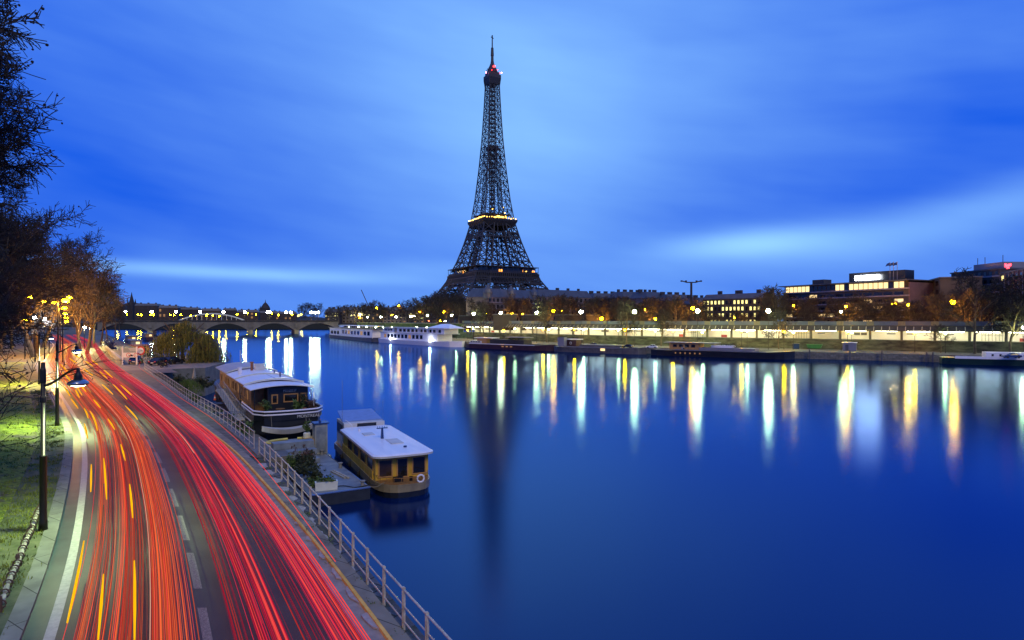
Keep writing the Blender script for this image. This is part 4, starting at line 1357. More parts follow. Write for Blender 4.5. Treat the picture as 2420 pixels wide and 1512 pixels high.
# bulwark with two white stripes round the stern
def stern_path(L0, hw, z, n=12, out=.03, s=1.0):
    pts = []
    pts.append((9, hw + out, z)); pts.append((1.4 * s, hw + out, z + .02))
    for k in range(n + 1):
        a = math.pi / 2 + math.pi * k / n
        pts.append((.35 + (.42 + out) * math.cos(a) * 1.0 - .1, (hw * .80 + out) * math.sin(a), z + .03))
    pts.append((1.4 * s, -hw - out, z + .02)); pts.append((9, -hw - out, z))
    return pts
mb = MB(); P_ = stern_path(0, 3.2, 0)
mb.ribbon([(x, y, HH - .05) for x, y, z in P_], [(x, y, HH + .9) for x, y, z in P_]); mb.build('bulwark', M['hullblack'], HA)
for z in (HH + .84, HH + .52):
    mb = MB(); mb.tube([(x * 1.0 - .04, y * 1.015, z) for x, y, zz in P_], .075, 6); mb.build('white_stripe', M['white'], HA)
text('MONTREAL', .42, M['offwhite'], HA, (-.27, -1.55, HH + .22), (R(90), 0, R(-90)))
# superstructure
cz0, cz1 = HH, 6.05
mb = MB(); mb.box2(5.2, 8.2, -2.75, 1.3, cz0, cz1 - .12); cab = mb.build('aft_cabin', M['hullblack'], HA)
def win(par, x, y0, y1, z0, z1, fm, gm, axis='x', t=.12, depth=.05):
    """window on a wall facing -x (axis x) or +y (axis y)"""
    fr = MB()
    if axis == 'x':
        fr.box2(x - depth, x - .003, y0, y0 + t, z0, z1); fr.box2(x - depth, x - .003, y1 - t, y1, z0, z1)
        fr.box2(x - depth, x - .003, y0 + t, y1 - t, z0, z0 + t); fr.box2(x - depth, x - .003, y0 + t, y1 - t, z1 - t, z1)
        f_ = fr.build('window', fm, par)
        g = MB(); g.box2(x - .02, x - .004, y0 + t, y1 - t, z0 + t, z1 - t); g.build('pane', gm, f_)
    else:
        fr.box2(y0, y0 + t, x + .003, x + depth, z0, z1); fr.box2(y1 - t, y1, x + .003, x + depth, z0, z1)
        fr.box2(y0 + t, y1 - t, x + .003, x + depth, z0, z0 + t); fr.box2(y0 + t, y1 - t, x + .003, x + depth, z1 - t, z1)
        f_ = fr.build('window', fm, par)
        g = MB(); g.box2(y0 + t, y1 - t, x + .004, x + .02, z0 + t, z1 - t); g.build('pane', gm, f_)
    return f_
win(cab, 5.2, .30, .95, 4.25, 5.25, M['woodframe'], M['glass'])
win(cab, 5.2, -1.75, -.25, 4.35, 5.25, M['woodframe'], M['glass'])
win(cab, 5.2, -2.6, -1.98, 4.35, 5.25, M['woodframe'], M['glass'])
text('P016052F', .34, M['offwhite'], cab, (5.17, -.9, 5.55), (R(90), 0, R(-90)))
# timber side walls
mb = MB(); mb.box2(7.0, 35, 1.32, 2.65, cz0, cz1 - .15); mb.box2(8.2, 35, -2.75, 1.3, cz0, cz1 - .15)
sw = mb.build('timber_cabin', M['wood'], HA)
for k in range(11):
    x = 8.6 + k * 2.35
    win(sw, 2.65, x, x + .85, 4.4, 5.5, M['woodframe'], M['glass'] if k % 3 else M['win_dim'], axis='y', t=.09)
mb = MB(); mb.box2(14.2, 15.2, 2.652, 2.70, 3.5, 5.5); mb.build('door', M['hullblack'], sw)
# curved roof in overlapping sections
def roof_section(root, x0, x1, hw, z, crown, m, yc=0.0, name='roof_section'):
    n = 14; A = []; Bt = []
    mb = MB()
    for zz in (0, -.09):
        for xx in (x0, x1):
            for k in range(n + 1):
                v = -1 + 2 * k / n
                mb.v.append((xx, yc + v * hw, z + crown * (1 - v * v) + zz))
    c = n + 1
    for k in range(n):
        mb.f.append((k, k + 1, c + k + 1, c + k)); mb.f.append((2 * c + k, 3 * c + k, 3 * c + k + 1, 2 * c + k + 1))
        mb.f.append((k, 2 * c + k, 2 * c + k + 1, k + 1)); mb.f.append((c + k, c + k + 1, 3 * c + k + 1, 3 * c + k))
    mb.f.append((0, c, 3 * c, 2 * c)); mb.f.append((n, 2 * c + n, 3 * c + n, c + n))
    return mb.build(name, m, root, smooth=False)
roof_section(HA, 23.8, 35.6, 3.15, cz1 + .16, .62, mat('dull_grey_roof', (.33, .34, .36), .5, var=.15, scale=.6))
roof_section(HA, 15.6, 23.8, 3.10, cz1 + .06, .50, M['roofwhite'])
roof_section(HA, 8.6, 15.6, 3.10, cz1 + .02, .46, M['roofwhite'])
roof_section(HA, 4.2, 8.9, 3.15, cz1 - .10, .34, M['roofwhite'])
for (x, zz, cr) in ((15.6, cz1 + .10, .50), (8.6, cz1 + .06, .46), (23.8, cz1 + .2, .62)):
    mb = MB(); n = 12
    mb.tube([(x, -3.1 + 6.2 * k / n, zz + cr * (1 - (-1 + 2 * k / n) ** 2)) for k in range(n + 1)], .06, 5); mb.build('roof_rib', mat('roof_rib_cream', (.62, .62, .48), .5, var=.1), HA)
mb = MB()
for k in range(10):
    x = 9.3 + k * .62
    mb.beam((x, -.2, cz1 + .49), (x, -2.9, cz1 + .10), .018)
mb.build('roof_seams', M['dome'], HA)
mb = MB(); mb.lathe([(.16, 0), (.16, 1.0), (.25, 1.02), (.25, 1.15)], (21.5, .4, cz1 + .5), 10); mb.build('chimney', M['terracotta'], HA)
mb = MB(); mb.box((21.8, -.55, cz1 + .95), (.8, 1.1, .8)); mb.build('skylight', M['offwhite'], HA)
mb = MB(); mb.lathe([(.22, 0), (.22, .9), (.3, .95)], (19.2, 2.1, cz1 + .25), 10); mb.build('vent', M['white'], HA)
# awning posts, side rails, deck rails
mb = MB()
for x, y in ((4.5, 2.7), (4.5, 1.4), (4.4, -2.9)):
    mb.beam((x, y, HH), (x, y, cz1 - .05), .05)
mb.build('awning_posts', M['hullblack'], HA)
mb = MB()
for zz in (HH + 1.0, HH + .55):
    mb.tube([(2, -3.15, zz), (12, -3.2, zz)], .025, 5)
for k in range(6):
    mb.beam((2 + 2 * k, -3.17, HH), (2 + 2 * k, -3.17, HH + 1.0), .03)
mb.build('deck_rail', M['carblue'], HA)
mb = MB()
for zz in (HH + .95, HH + .5):
    mb.tube([(5, 3.2, zz), (33, 3.2, zz)], .025, 5)
for k in range(20):
    mb.beam((5 + 1.47 * k, 3.2, HH), (5 + 1.47 * k, 3.2, HH + .95), .025)
mb.build('side_rail', M['dark_metal'], HA)
mb = MB(); mb.tube([(x, 3.28, HH - .35) for x in (3, 12, 22, 34)], .07, 6); mb.build('rubbing_strake', M['offwhite'], HA)
# pots on the stern deck, each a thing
def on_boat(x, y, z):
    c, s = math.cos(angA), math.sin(angA)
    return (-21.5 + x * c - y * s, 60.5 + x * s + y * c, z)
bush('spiky_plant', 'spiky bright green plant on the stern deck of the dark houseboat', on_boat(2.0, -1.1, HH), (.42, .42, .5), 90, .34, M['shrub'], 'plant', seed=50, pot=True)
bush('potted_shrub', 'leafy potted shrub at the left of the stern deck under the awning', on_boat(1.6, 2.1, HH), (.55, .55, .7), 260, .11, M['shrub'], 'plant', seed=51, pot=True)
bush('potted_shrub', 'dark climbing shrub beside the right window of the black cabin', on_boat(4.2, -2.1, HH), (.4, .7, .8), 300, .10, M['leafdark'], 'plant', seed=52, pot=True)
bush('potted_grass', 'tufted brownish grass in a pot by the blue deck rail', on_boat(3.4, -2.8, HH), (.45, .45, .45), 200, .13, M['reddish'], 'plant', seed=53, pot=True)
# white dinghy slung under the stern
root = thing('dinghy', 'small white dinghy hung across the stern of the dark houseboat', 'dinghy', on_boat(-1.0, .4, 2.35), angA - R(90))
mb = MB(); n = 12; rings = []
for i in range(n + 1):
    v = -1 + 2 * i / n; w = .55 * (1 - abs(v) ** 2.6) + .02; zz = .42 * v * v
    rings.append([(v * 2.5, w, .28 + zz), (v * 2.5, w * .5, -.22 + zz), (v * 2.5, -w * .5, -.22 + zz), (v * 2.5, -w, .28 + zz)])
for i in range(n):
    o = len(mb.v); mb.v.extend(rings[i] + rings[i + 1])
    for k in range(4):
        mb.f.append((o + k, o + (k + 1) % 4, o + 4 + (k + 1) % 4, o + 4 + k))
mb.build('hull', M['offwhite'], root)
mb = MB(); mb.tube([(-1.6, 0, .4), (-1.6, .5, 1.5)], .02, 5); mb.tube([(1.6, 0, .4), (1.6, .5, 1.5)], .02, 5); mb.build('slings', M['rope'], root)
# gangways from the quay to the boat
for i, (xq, lb) in enumerate(((6.5, 'nearer metal gangway with handrails between the lower quay and the dark houseboat'), (15.0, 'farther metal gangway with handrails to the dark houseboat'))):
    gx = on_boat(xq, 5.2, 2.45)
    root = thing('gangway', lb, 'gangway', gx, angA + R(90), 'gangways to the dark houseboat')
    mb = MB(); mb.box((0, 0, 0), (4.4, 1.1, .12)); mb.build('deck', M['deck'], root)
    for y in (-.52, .52):
        mb = MB(); mb.tube([(-2.2, y, 1.05), (2.2, y, 1.05)], .03, 6); mb.tube([(-2.2, y, .55), (2.2, y, .55)], .02, 6)
        for k in range(5):
            mb.beam((-2.2 + 1.1 * k, y, 0), (-2.2 + 1.1 * k, y, 1.05), .025)
        for k in range(4):
            mb.beam((-2.2 + 1.1 * k, y, 0), (-1.1 + 1.1 * k, y, 1.05), .015)
        mb.build('handrail', M['dome'], root)
root = thing('long_gangplank', 'long pale truss gangplank sloping along the side of the dark houseboat', 'gangplank', on_boat(13.5, 4.0, 2.4), angA)
mb = MB()
for y in (-.4, .4):
    mb.beam((-9, y, .5), (9, y, 1.9), .07); mb.beam((-9, y, 1.5), (9, y, 2.9), .05)
    for k in range(12):
        x = -9 + 1.5 * k; z = .5 + (x + 9) / 18 * 1.4
        mb.beam((x, y, z), (x + 1.5, y, z + 1.1), .025); mb.beam((x, y, z), (x, y, z + 1), .03)
mb.build('truss', M['deck'], root)
mb = MB(); mb.add([(-9, -.4, .56), (9, -.4, 1.96), (9, .4, 1.96), (-9, .4, .56), (-9, -.4, .5), (9, -.4, 1.9), (9, .4, 1.9), (-9, .4, .5)], [(0, 1, 2, 3), (7, 6, 5, 4), (0, 4, 5, 1), (1, 5, 6, 2), (2, 6, 7, 3), (3, 7, 4, 0)])
mb.build('planks', M['chain_pale'], root)

# ------------------------------------------------------------ grey pontoon beside the railing
dP = Vector((-.505, .863, 0)).normalized(); angP = math.atan2(dP.y, dP.x)
PO = Vector((-10.3, 45.0, 0))
root = thing('pontoon_barge', 'flat blue-grey steel pontoon moored below the railing', 'pontoon', (PO.x, PO.y, 0), angP)
DZ = .85
mb = MB(); mb.prism([(0, 0), (14, 0), (14, 4.3), (0, 4.3)], -.6, DZ - .02); mb.build('hull', M['deckedge'], root)
mb = MB(); mb.prism([(.02, .02), (13.98, .02), (13.98, 4.28), (.02, 4.28)], DZ - .018, DZ + .02); mb.build('deck', M['deck'], root)
mb = MB(); mb.tube([(0, 0, DZ), (0, 4.3, DZ)], .07, 6); mb.tube([(0, 0, DZ), (14, 0, DZ)], .05, 6); mb.build('rim', M['dome'], root)
for x, y in ((.5, .4), (7, .3), (12.8, .4)):
    mb = MB(); mb.lathe([(.14, 0), (.12, .35), (.2, .38), (.2, .45)], (x, y, DZ), 10); mb.build('bollard', M['concrete'], root)
for k in range(3):
    mb = MB(); mb.box((10.2 + k * 1.1, 3.0, DZ + .22 + k * .28), (1.1 + .02 * k, 3.4, .44 + k * .56)); mb.build('step', M['deck'], root)
def on_p(x, y, z):
    c, s = math.cos(angP), math.sin(angP)
    return (PO.x + x * c - y * s, PO.y + x * s + y * c, z)
root = thing('planter_box', 'rectangular white planter box at the near corner of the pontoon', 'planter', on_p(.95, 2.9, DZ + .02), angP + R(80))
mb = MB(); mb.box((0, 0, .3), (1.5, .5, .6), 0, 1.04); mb.build('box', M['crate'], root)
mb = MB(); mb.box((0, 0, .603), (1.35, .38, .02)); mb.build('soil', M['soil'], root)
root = thing('coiled_rope', 'dark coiled mooring rope behind the white planter box', 'rope', on_p(2.2, 2.3, DZ + .05), 0)
mb = MB(); mb.tube([((.45 - .002 * k) * math.cos(k * .4), (.45 - .002 * k) * math.sin(k * .4), .03 + .003 * k) for k in range(60)], .035, 5); mb.build('coil', M['rubber'], root)
root = thing('mooring_line', 'dark mooring line lying across the front of the pontoon deck', 'rope', on_p(.8, 1.6, DZ + .04), 0)
mb = MB(); mb.tube([(-.8 + .2 * k, .25 * math.sin(k * .6) + .02 * k, .03) for k in range(16)], .035, 5); mb.build('line', M['rubber'], root)
root = thing('timber_plank', 'weathered yellowish timber beam lying on the pontoon deck', 'plank', on_p(4.6, .9, DZ + .03), angP + R(8))
mb = MB(); mb.box((0, 0, .06), (2.9, .16, .12)); mb.box((0.1, .2, .05), (2.7, .14, .10)); mb.build('beam', M['chain_pale'], root)
for i, (x, y, r, hh, mm, lb, nn) in enumerate([(3.2, 3.4, .8, .7, 'leafdark', 'dark overgrown plants along the left edge of the pontoon, nearest', 500), (5.5, 3.5, 1.0, .9, 'leafdark', 'dense dark plants in the middle of the pontoon edge', 700),
                                               (2.0, 3.5, .45, .35, 'shrub', 'bright green low plants behind the white planter', 300), (8.0, 3.0, .9, .9, 'reddish', 'reddish-brown bush on the pontoon below the grey steps', 500),
                                               (7.6, 3.9, .6, .7, 'shrub', 'light green bush left of the reddish bush', 300), (.95, 2.9, .5, .15, 'shrub', 'small plants growing in the white planter box', 90)]):
    z = DZ + .02 if i < 5 else DZ + .6
    bush('pontoon_plants', lb, on_p(x, y, z), (r, r, hh), nn, .12, M[mm], 'plants', seed=60 + i)
# raised grey steel platform with a tall locker and a yellow hose
q0 = on_p(13.2, 2.6, 0)
root = thing('mooring_platform', 'grey stepped steel platform at the stern of the dark houseboat', 'platform', (q0[0], q0[1], 0), angP)
mb = MB(); mb.prism([(0, -2.6), (3.6, -2.6), (3.6, 2.6), (0, 2.6)], -.5, 1.75); mb.build('base', M['steelbox'], root)
mb = MB(); mb.prism([(-.9, -1.4), (-.002, -1.4), (-.002, 2.6), (-.9, 2.6)], -.5, 1.3); mb.build('step', M['deck'], root)
mb = MB(); mb.box((1.8, 0, 1.78), (3.58, 5.18, .05)); mb.build('deck', M['deck'], root)
def on_m(x, y, z):
    c, s = math.cos(angP), math.sin(angP); return (q0[0] + x * c - y * s, q0[1] + x * s + y * c, z)
root = thing('steel_locker', 'tall grey steel locker with a dark blue lid on the mooring platform', 'locker', on_m(.4, -2.2, .9), angP)
mb = MB(); mb.box((0, 0, 1.35), (1.1, 1.1, 2.7)); mb.build('cabinet', M['steelbox'], root)
mb = MB(); mb.box((0, 0, 2.75), (1.35, 1.35, .1)); mb.lathe([(.12, 2.8), (.08, 3.0)], n=8); mb.build('lid', M['carblue'], root)
mb = MB(); mb.box((-.56, 0, 1.3), (.03, .9, 2.3)); mb.build('door', M['deck'], root)
root = thing('yellow_hose', 'thick yellow hose laid in a loop on the mooring platform', 'hose', on_m(2.2, .1, 1.86), angP)
mb = MB(); mb.tube([(1.05 * math.cos(a), 2.0 * math.sin(a), .05) for a in [2 * math.pi * k / 28 for k in range(27)]], .11, 7); mb.build('loop', M['hose'], root)
root = thing('plastic_drum', 'white plastic drum on the mooring platform beside the locker', 'drum', on_m(1.6, -1.3, 1.8), 0)
mb = MB(); mb.lathe([(.3, 0), (.32, .1), (.32, .75), (.27, .85)], n=14); mb.build('drum', M['crate'], root)
bush('potted_shrub', 'bright green plant standing in the drum on the mooring platform', on_m(1.6, -1.3, 2.6), (.4, .4, .5), 200, .12, M['shrub'], 'plant', seed=70)

# ------------------------------------------------------------ ochre houseboat
dB = Vector((-.44, .90, 0)).normalized(); angB = math.atan2(dB.y, dB.x)
OB = Vector((-7.5, 45.4, 0))
HB = thing('ochre_houseboat', 'ochre cabin houseboat with a pale blue-white roof moored beside the pontoon', 'houseboat', (OB.x, OB.y, 0), angB)
def round_hull(root, L, hw, z0, z1, m, name, grow=0.0, nose=2.6, taper_far=5):
    pts = []
    n = 12
    for k in range(n + 1):
        a = math.pi / 2 + math.pi * k / n
        pts.append((nose + (nose + grow) * math.cos(a), (hw + grow) * (1 if True else 0) * math.copysign(abs(math.sin(a)) ** .7, math.sin(a))))
    pts.append((L - taper_far, -hw - grow)); pts.append((L, -.2)); pts.append((L, .2)); pts.append((L - taper_far, hw + grow))
    mb = MB(); mb.prism(pts, z0, z1)
    return mb.build(name, m, root)
round_hull(HB, 23, 2.15, -.6, .42, M['hullblack'], 'lower_hull', -.06)
round_hull(HB, 23, 2.2, .42, .98, M['steelhull'], 'hull')
round_hull(HB, 23, 2.12, .985, 1.02, M['wood'], 'foredeck', -.05)
mb = MB(); mb.box2(1.9, 14.2, -2.05, 2.05, 1.0, 2.78); cab = mb.build('cabin', M['ochre'], HB)
# skirt on the quay side
mb = MB(); mb.box2(2.5, 14.2, 2.06, 2.14, .55, 1.6); mb.box2(2.5, 14.2, -2.14, -2.06, .55, 1.6); mb.build('side_boards', M['ochre'], HB)
for k, (y0, y1) in enumerate(((.75, 1.85), (-.45, .45), (-1.85, -.75))):
    win(cab, 1.9, y0, y1, 1.18 if k != 1 else 1.04, 2.55, M['woodframe'], M['brownglass'] if k == 0 else M['glass'], t=.09)
for k in range(4):
    win(cab, 2.05, 2.6 + k * 2.5, 4.5 + k * 2.5, 1.35, 2.5, M['woodframe'], M['brownglass'], axis='y', t=.08)
for k in range(4):
    fr = MB(); fr.box2(2.6 + k * 2.5, 4.5 + k * 2.5, -2.10, -2.053, 1.35, 2.5); fr.build('window', M['brownglass'], cab)
# rounded roof
def roofB():
    pts = []
    n = 10
    hw = 2.38
    for k in range(n + 1):
        a = math.pi / 2 + math.pi * k / n
        pts.append((1.75 + .75 * math.cos(a), hw * math.copysign(abs(math.sin(a)) ** .42, math.sin(a))))
    pts.append((14.0, -hw)); pts.append((14.6, -hw + .5)); pts.append((14.6, hw - .5)); pts.append((14.0, hw))
    mb = MB(); mb.prism(pts, 2.78, 2.92); e = mb.build('roof_edge', M['offwhite'], HB)
    c = [(x * .965 + .25, y * .93) for x, y in pts]
    mb = MB()
    n_ = len(pts)
    vs = [(x, y, 2.92) for x, y in pts] + [(x, y, 3.02) for x, y in c] + [(7.5, 0, 3.12)]
    fs = [(k, (k + 1) % n_, n_ + (k + 1) % n_, n_ + k) for k in range(n_)] + [(n_ + k, n_ + (k + 1) % n_, 2 * n_) for k in range(n_)]
    mb.add(vs, fs); mb.build('roof', M['roofwhite'], HB, smooth=False)
roofB()
mb = MB(); mb.beam((7.2, .2, 3.05), (7.2, .2, 3.95), .16, 4, .10); mb.box((7.2, .2, 3.98), (.3, .9, .05))
for k in range(5):
    mb.beam((7.2, -.2 + .2 * k, 4.0), (7.2, -.2 + .2 * k, 4.15), .02)
mb.build('mast_stub', M['carblue'], HB)
mb = MB(); mb.tube([(12.5, 1.6, 2.95), (12.5, 1.6, 3.5), (12.8, 1.9, 3.8), (13.6, 2.0, 3.85)], .03, 5); mb.build('roof_rail', M['white'], HB)
mb = MB(); mb.lathe([(.1, 0), (.1, .3), (.15, .32)], (11.8, 1.1, 3.0), 8); mb.build('vent', M['white'], HB)
mb = MB(); mb.lathe([(.14, 0), (.14, .12)], (3.2, -.6, 3.05), 8); mb.build('roof_light', M['carblue'], HB)
# wheelhouse
mb = MB(); mb.box2(14.6, 18.2, -1.9, 1.9, 1.0, 3.35); wh = mb.build('wheelhouse', M['offwhite'], HB)
mb = MB(); mb.box2(14.55, 14.595, -1.1, .7, 2.96, 3.28); mb.build('window', M['glass'], wh)
mb = MB(); mb.box2(15.2, 18.0, 1.91, 1.94, 2.2, 3.1); mb.build('side_window', M['glass'], wh)
mb = MB(); mb.add([(15.4, -1.9, 3.36), (15.4, 1.9, 3.36), (19.0, 1.7, 3.9), (19.0, -1.7, 3.9), (15.4, -1.9, 3.44), (15.4, 1.9, 3.44), (19.0, 1.7, 3.98), (19.0, -1.7, 3.98)],
              [(3, 2, 1, 0), (4, 5, 6, 7), (0, 1, 5, 4), (1, 2, 6, 5), (2, 3, 7, 6), (3, 0, 4, 7)])
mb.build('awning', mat('blue_awning', (.16, .26, .50), .6, var=.1), HB)
mb = MB(); mb.tube([(15, 2.0, 1), (15, 2.0, 7.4)], .02, 5); mb.tube([(14.8, -1.8, 2.9), (14.8, -1.8, 5.3)], .015, 4); mb.build('aerials', M['dome'], HB)
mb = MB()
for k in range(13):
    a = math.pi / 2 + math.pi * k / 12
    mb.beam((2.6 + 2.5 * math.cos(a), 2.1 * math.sin(a), 1.0), (2.6 + 2.5 * math.cos(a), 2.1 * math.sin(a), 1.42), .02)
mb.tube([(2.6 + 2.5 * math.cos(math.pi / 2 + math.pi * k / 12), 2.1 * math.sin(math.pi / 2 + math.pi * k / 12), 1.42) for k in range(13)], .025, 5)
mb.build('bow_rail', M['wood'], HB)
def on_b(x, y, z):
    c, s = math.cos(angB), math.sin(angB); return (OB.x + x * c - y * s, OB.y + x * s + y * c, z)
root = thing('life_ring', 'pale life ring hung on the bow rail of the ochre houseboat', 'life ring', on_b(.22, -.9, 1.25), angB)
mb = MB(); mb.tube([(-.03, .26 * math.cos(a), .26 * math.sin(a)) for a in [2 * math.pi * k / 16 for k in range(17)]], .07, 6, False); mb.build('ring', M['white'], root)
root = thing('small_workboat', 'small dark boat with an ochre hood moored behind the pontoon and the ochre houseboat', 'boat', on_b(12.5, 4.4, 0), angB + R(5))
hull(root, 6.5, 1.2, .8, M['hullblack'], bow=2.5, stern=.6, sheer=.3, n=10)
mb = MB(); mb.box((2.6, 0, 1.5), (2.4, 1.9, 1.4), 0, .8); mb.build('hood', M['ochre'], root)
# fenders, mooring ropes and small deck clutter of the two near boats
for k, (x, y) in enumerate(((3.2, 2.28), (6.6, 2.28), (10.2, 2.28), (13.6, 2.28))):
    mb = MB(); mb.ball((x, y, .55), .17, 8, 6, 1.6); mb.tube([(x, y - .03, .7), (x, y - .12, 1.15)], .015, 4); mb.build('fender', M['rubber'], HB)
mb = MB(); mb.box((.95, .6, 1.2), (.35, .7, .36)); mb.build('windlass', M['dark_metal'], HB)
mb = MB(); mb.lathe([(.13, 0), (.12, .3), (.18, .32)], (.8, -.35, 1.0), 8); mb.build('bollard', M['dark_metal'], HB)
mb = MB(); mb.box2(4.6, 6.6, -.9, .1, 3.06, 3.14); mb.box2(9.2, 10.4, .3, 1.2, 3.07, 3.13); mb.build('roof_hatches', M['offwhite'], HB)
mb = MB(); mb.box2(2.3, 14.0, 2.385, 2.40, 2.70, 2.77); mb.build('gutter_line', M['wood'], HB)
for nm_, a, b, lb in (('mooring_rope', on_b(.9, 1.6, 1.1), on_p(.5, .4, DZ + .3), 'slack mooring rope from the ochre houseboat bow to the pontoon'),
                      ('mooring_rope', on_boat(-.2, -1.6, 3.3), on_p(12.8, .4, DZ + .4), 'mooring rope from the dark houseboat stern down to the pontoon bollard')):
    a = Vector(a); b = Vector(b); root = thing(nm_, lb, 'rope', tuple(b), 0, 'mooring ropes')
    mb = MB(); mb.tube([(a - b) * (k / 10) - Vector((0, 0, .35 * math.sin(math.pi * k / 10))) for k in range(11)], .022, 5); mb.build('rope', M['rope'], root)
for k in range(7):
    x = 4 + 4.2 * k; mb = MB(); mb.tube([(x + .30 * math.cos(t), 3.32, 2.6 + .30 * math.sin(t)) for t in [2 * math.pi * j / 12 for j in range(13)]], .09, 5, False); mb.build('tyre_fender', M['rubber'], HA)
mb = MB(); mb.tube([(34.5, 0, 4.2), (34.5, 0, 8.6)], .05, 6); mb.tube([(2.0, -2.6, 4.2), (2.0, -2.6, 5.6)], .03, 5); mb.build('staff', M['offwhite'], HA)
mb = MB(); mb.lathe([(.11, 0), (.11, .5), (.17, .52), (.17, .6)], (12.0, -1.2, cz1 + .38), 8); mb.lathe([(.09, 0), (.09, .4), (.14, .42)], (17.6, -1.6, cz1 + .35), 8); mb.build('roof_vents', M['dome'], HA)
root = thing('garden_table', 'small dark table with two stools on the stern deck', 'table', on_boat(2.4, .6, HH), angA)
mb = MB(); mb.lathe([(.45, .72), (.45, .76)], n=12); mb.build('top', M['wood'], root)
mb = MB(); mb.beam((0, 0, 0), (0, 0, .72), .04, 6); mb.build('leg', M['dark_metal'], root)
root = thing('bicycle_rack_crate', 'blue plastic crate on the pontoon beside the plants', 'crate', on_p(3.4, 2.2, DZ + .02), angP)
mb = MB(); mb.box((0, 0, .16), (.6, .4, .32), 0, 1.06); mb.build('crate', M['carblue'], root)


for i, (px, Yb, L, lb, mm, top) in enumerate([(143, 205, 26, 'dark houseboat with a pinkish flat roof moored beyond the parapet wall', 'hullblack', 'terracotta'),
                                             (137, 262, 30, 'pale blue houseboat with lit windows moored beyond the nearer one', 'hullgrey', 'bands'),
                                             (133, 330, 34, 'dark barge with lit windows farthest along the near bank', 'hullblack', 'zinc'),
                                             (150, 395, 34, 'low dark barge in front of the first bridge arch', 'hullred', 'zinc')]):
    X = (px - 512) / F * Yb
    root = thing('moored_houseboat', lb, 'houseboat', (X, Yb, 0), R(125), 'houseboats beyond the parapet wall')
    hull(root, L, 2.6, 1.9, M[mm], bow=5, stern=1, sheer=.5, n=12)
    mb = MB(); mb.box2(3, L - 7, -2.1, 2.1, 1.9, 4.2); c_ = mb.build('cabin', M['bands'] if i == 1 else M['woodframe'], root)
    mb = MB(); mb.box2(2.5, L - 6.5, -2.4, 2.4, 4.22, 4.4); mb.build('roof', M[top], root)
    for k in range(6):
        x = 4.5 + k * (L - 13) / 6
        mb = MB(); mb.box2(x, x + 1.4, -2.16, -2.11, 2.7, 3.7); mb.build('window', M['win_warm'] if k % 3 == i % 3 else M['glass'], c_)
    mb = MB(); mb.box2(2.95, 2.99, -1.2, .2, 2.6, 3.7); mb.build('window', M['win_warm'] if i else M['glass'], c_)

# ------------------------------------------------------------ far bank
FP = [(330, 70), (230, 128), (170, 165), (126, 187), (87, 207), (69, 221), (1.3, 272), (-44.5, 315), (-120, 433), (-184, 600), (-215, 720), (-235, 860)]
SP = [(360, 95), (262, 150), (200, 176), (161, 195), (119, 225.5), (77.6, 248), (33, 284), (-30, 366), (-52, 404), (-106, 500), (-160, 640)]
def on(poly, px):
    k = (px - 512) / F
    for (x0, y0), (x1, y1) in zip(poly, poly[1:]):
        f0 = x0 - k * y0; f1 = x1 - k * y1
        if f0 * f1 <= 0 and f0 != f1:
            t = f0 / (f0 - f1)
            return Vector((x0 + (x1 - x0) * t, y0 + (y1 - y0) * t, 0))
    return Vector((poly[-1][0], poly[-1][1], 0))
def offset(poly, d):
    """d > 0: away from the river"""
    out = []
    for i, (x, y) in enumerate(poly):
        a = Vector(poly[max(i - 1, 0)]); b = Vector(poly[min(i + 1, len(poly) - 1)])
        t = (b - a).normalized()
        out.append((x + t.y * d, y - t.x * d))
    return out
def smooth(poly, it=2):
    for _ in range(it):
        o = [poly[0]]
        for a, b in zip(poly, poly[1:]):
            o += [(a[0] * .75 + b[0] * .25, a[1] * .75 + b[1] * .25), (a[0] * .25 + b[0] * .75, a[1] * .25 + b[1] * .75)]
        o.append(poly[-1]); poly = o
    return poly
SP = smooth(SP)
EP = offset(smooth(FP), 6.0)
QZ = 2.3
def wall(name, poly, z0, z1, m, kind='structure', parent=None):
    mb = MB(); mb.ribbon([(x, y, z1) for x, y in poly], [(x, y, z0) for x, y in poly])
    o = mb.build(name, m, parent)
    if kind and parent is None: struct(o, kind)
    return o
def resample(poly, n):
    L = [0]
    for a, b in zip(poly, poly[1:]):
        L.append(L[-1] + math.hypot(b[0] - a[0], b[1] - a[1]))
    out = []
    for k in range(n):
        s = L[-1] * k / (n - 1); j = 0
        while j < len(L) - 2 and L[j + 1] < s: j += 1
        u = (s - L[j]) / (L[j + 1] - L[j]); a = poly[j]; b = poly[j + 1]
        out.append((a[0] + (b[0] - a[0]) * u, a[1] + (b[1] - a[1]) * u))
    return out
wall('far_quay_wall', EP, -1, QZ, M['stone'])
e1 = resample(EP, 60); 
mb = MB(); mb.ribbon([(x, y, QZ) for x, y in e1], [(x, y, QZ) for x, y in resample(offset(SP, 2), 60)])
struct(mb.build('far_quay', M['farquay']))
# land beyond
bk = [p for p in offset(SP, 11)]
mb = MB(); mb.ribbon([(x, y, 7.5) for x, y in bk], [(x + 2500, y + 900, 7.5) for x, y in bk]); struct(mb.build('far_ground', M['bank']))
# masonry bank under the station
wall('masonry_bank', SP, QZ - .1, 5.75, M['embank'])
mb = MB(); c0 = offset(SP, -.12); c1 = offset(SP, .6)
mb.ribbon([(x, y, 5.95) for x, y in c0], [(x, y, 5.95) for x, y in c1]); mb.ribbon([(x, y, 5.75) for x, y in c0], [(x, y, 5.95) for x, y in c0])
struct(mb.build('bank_coping', M['embank']))

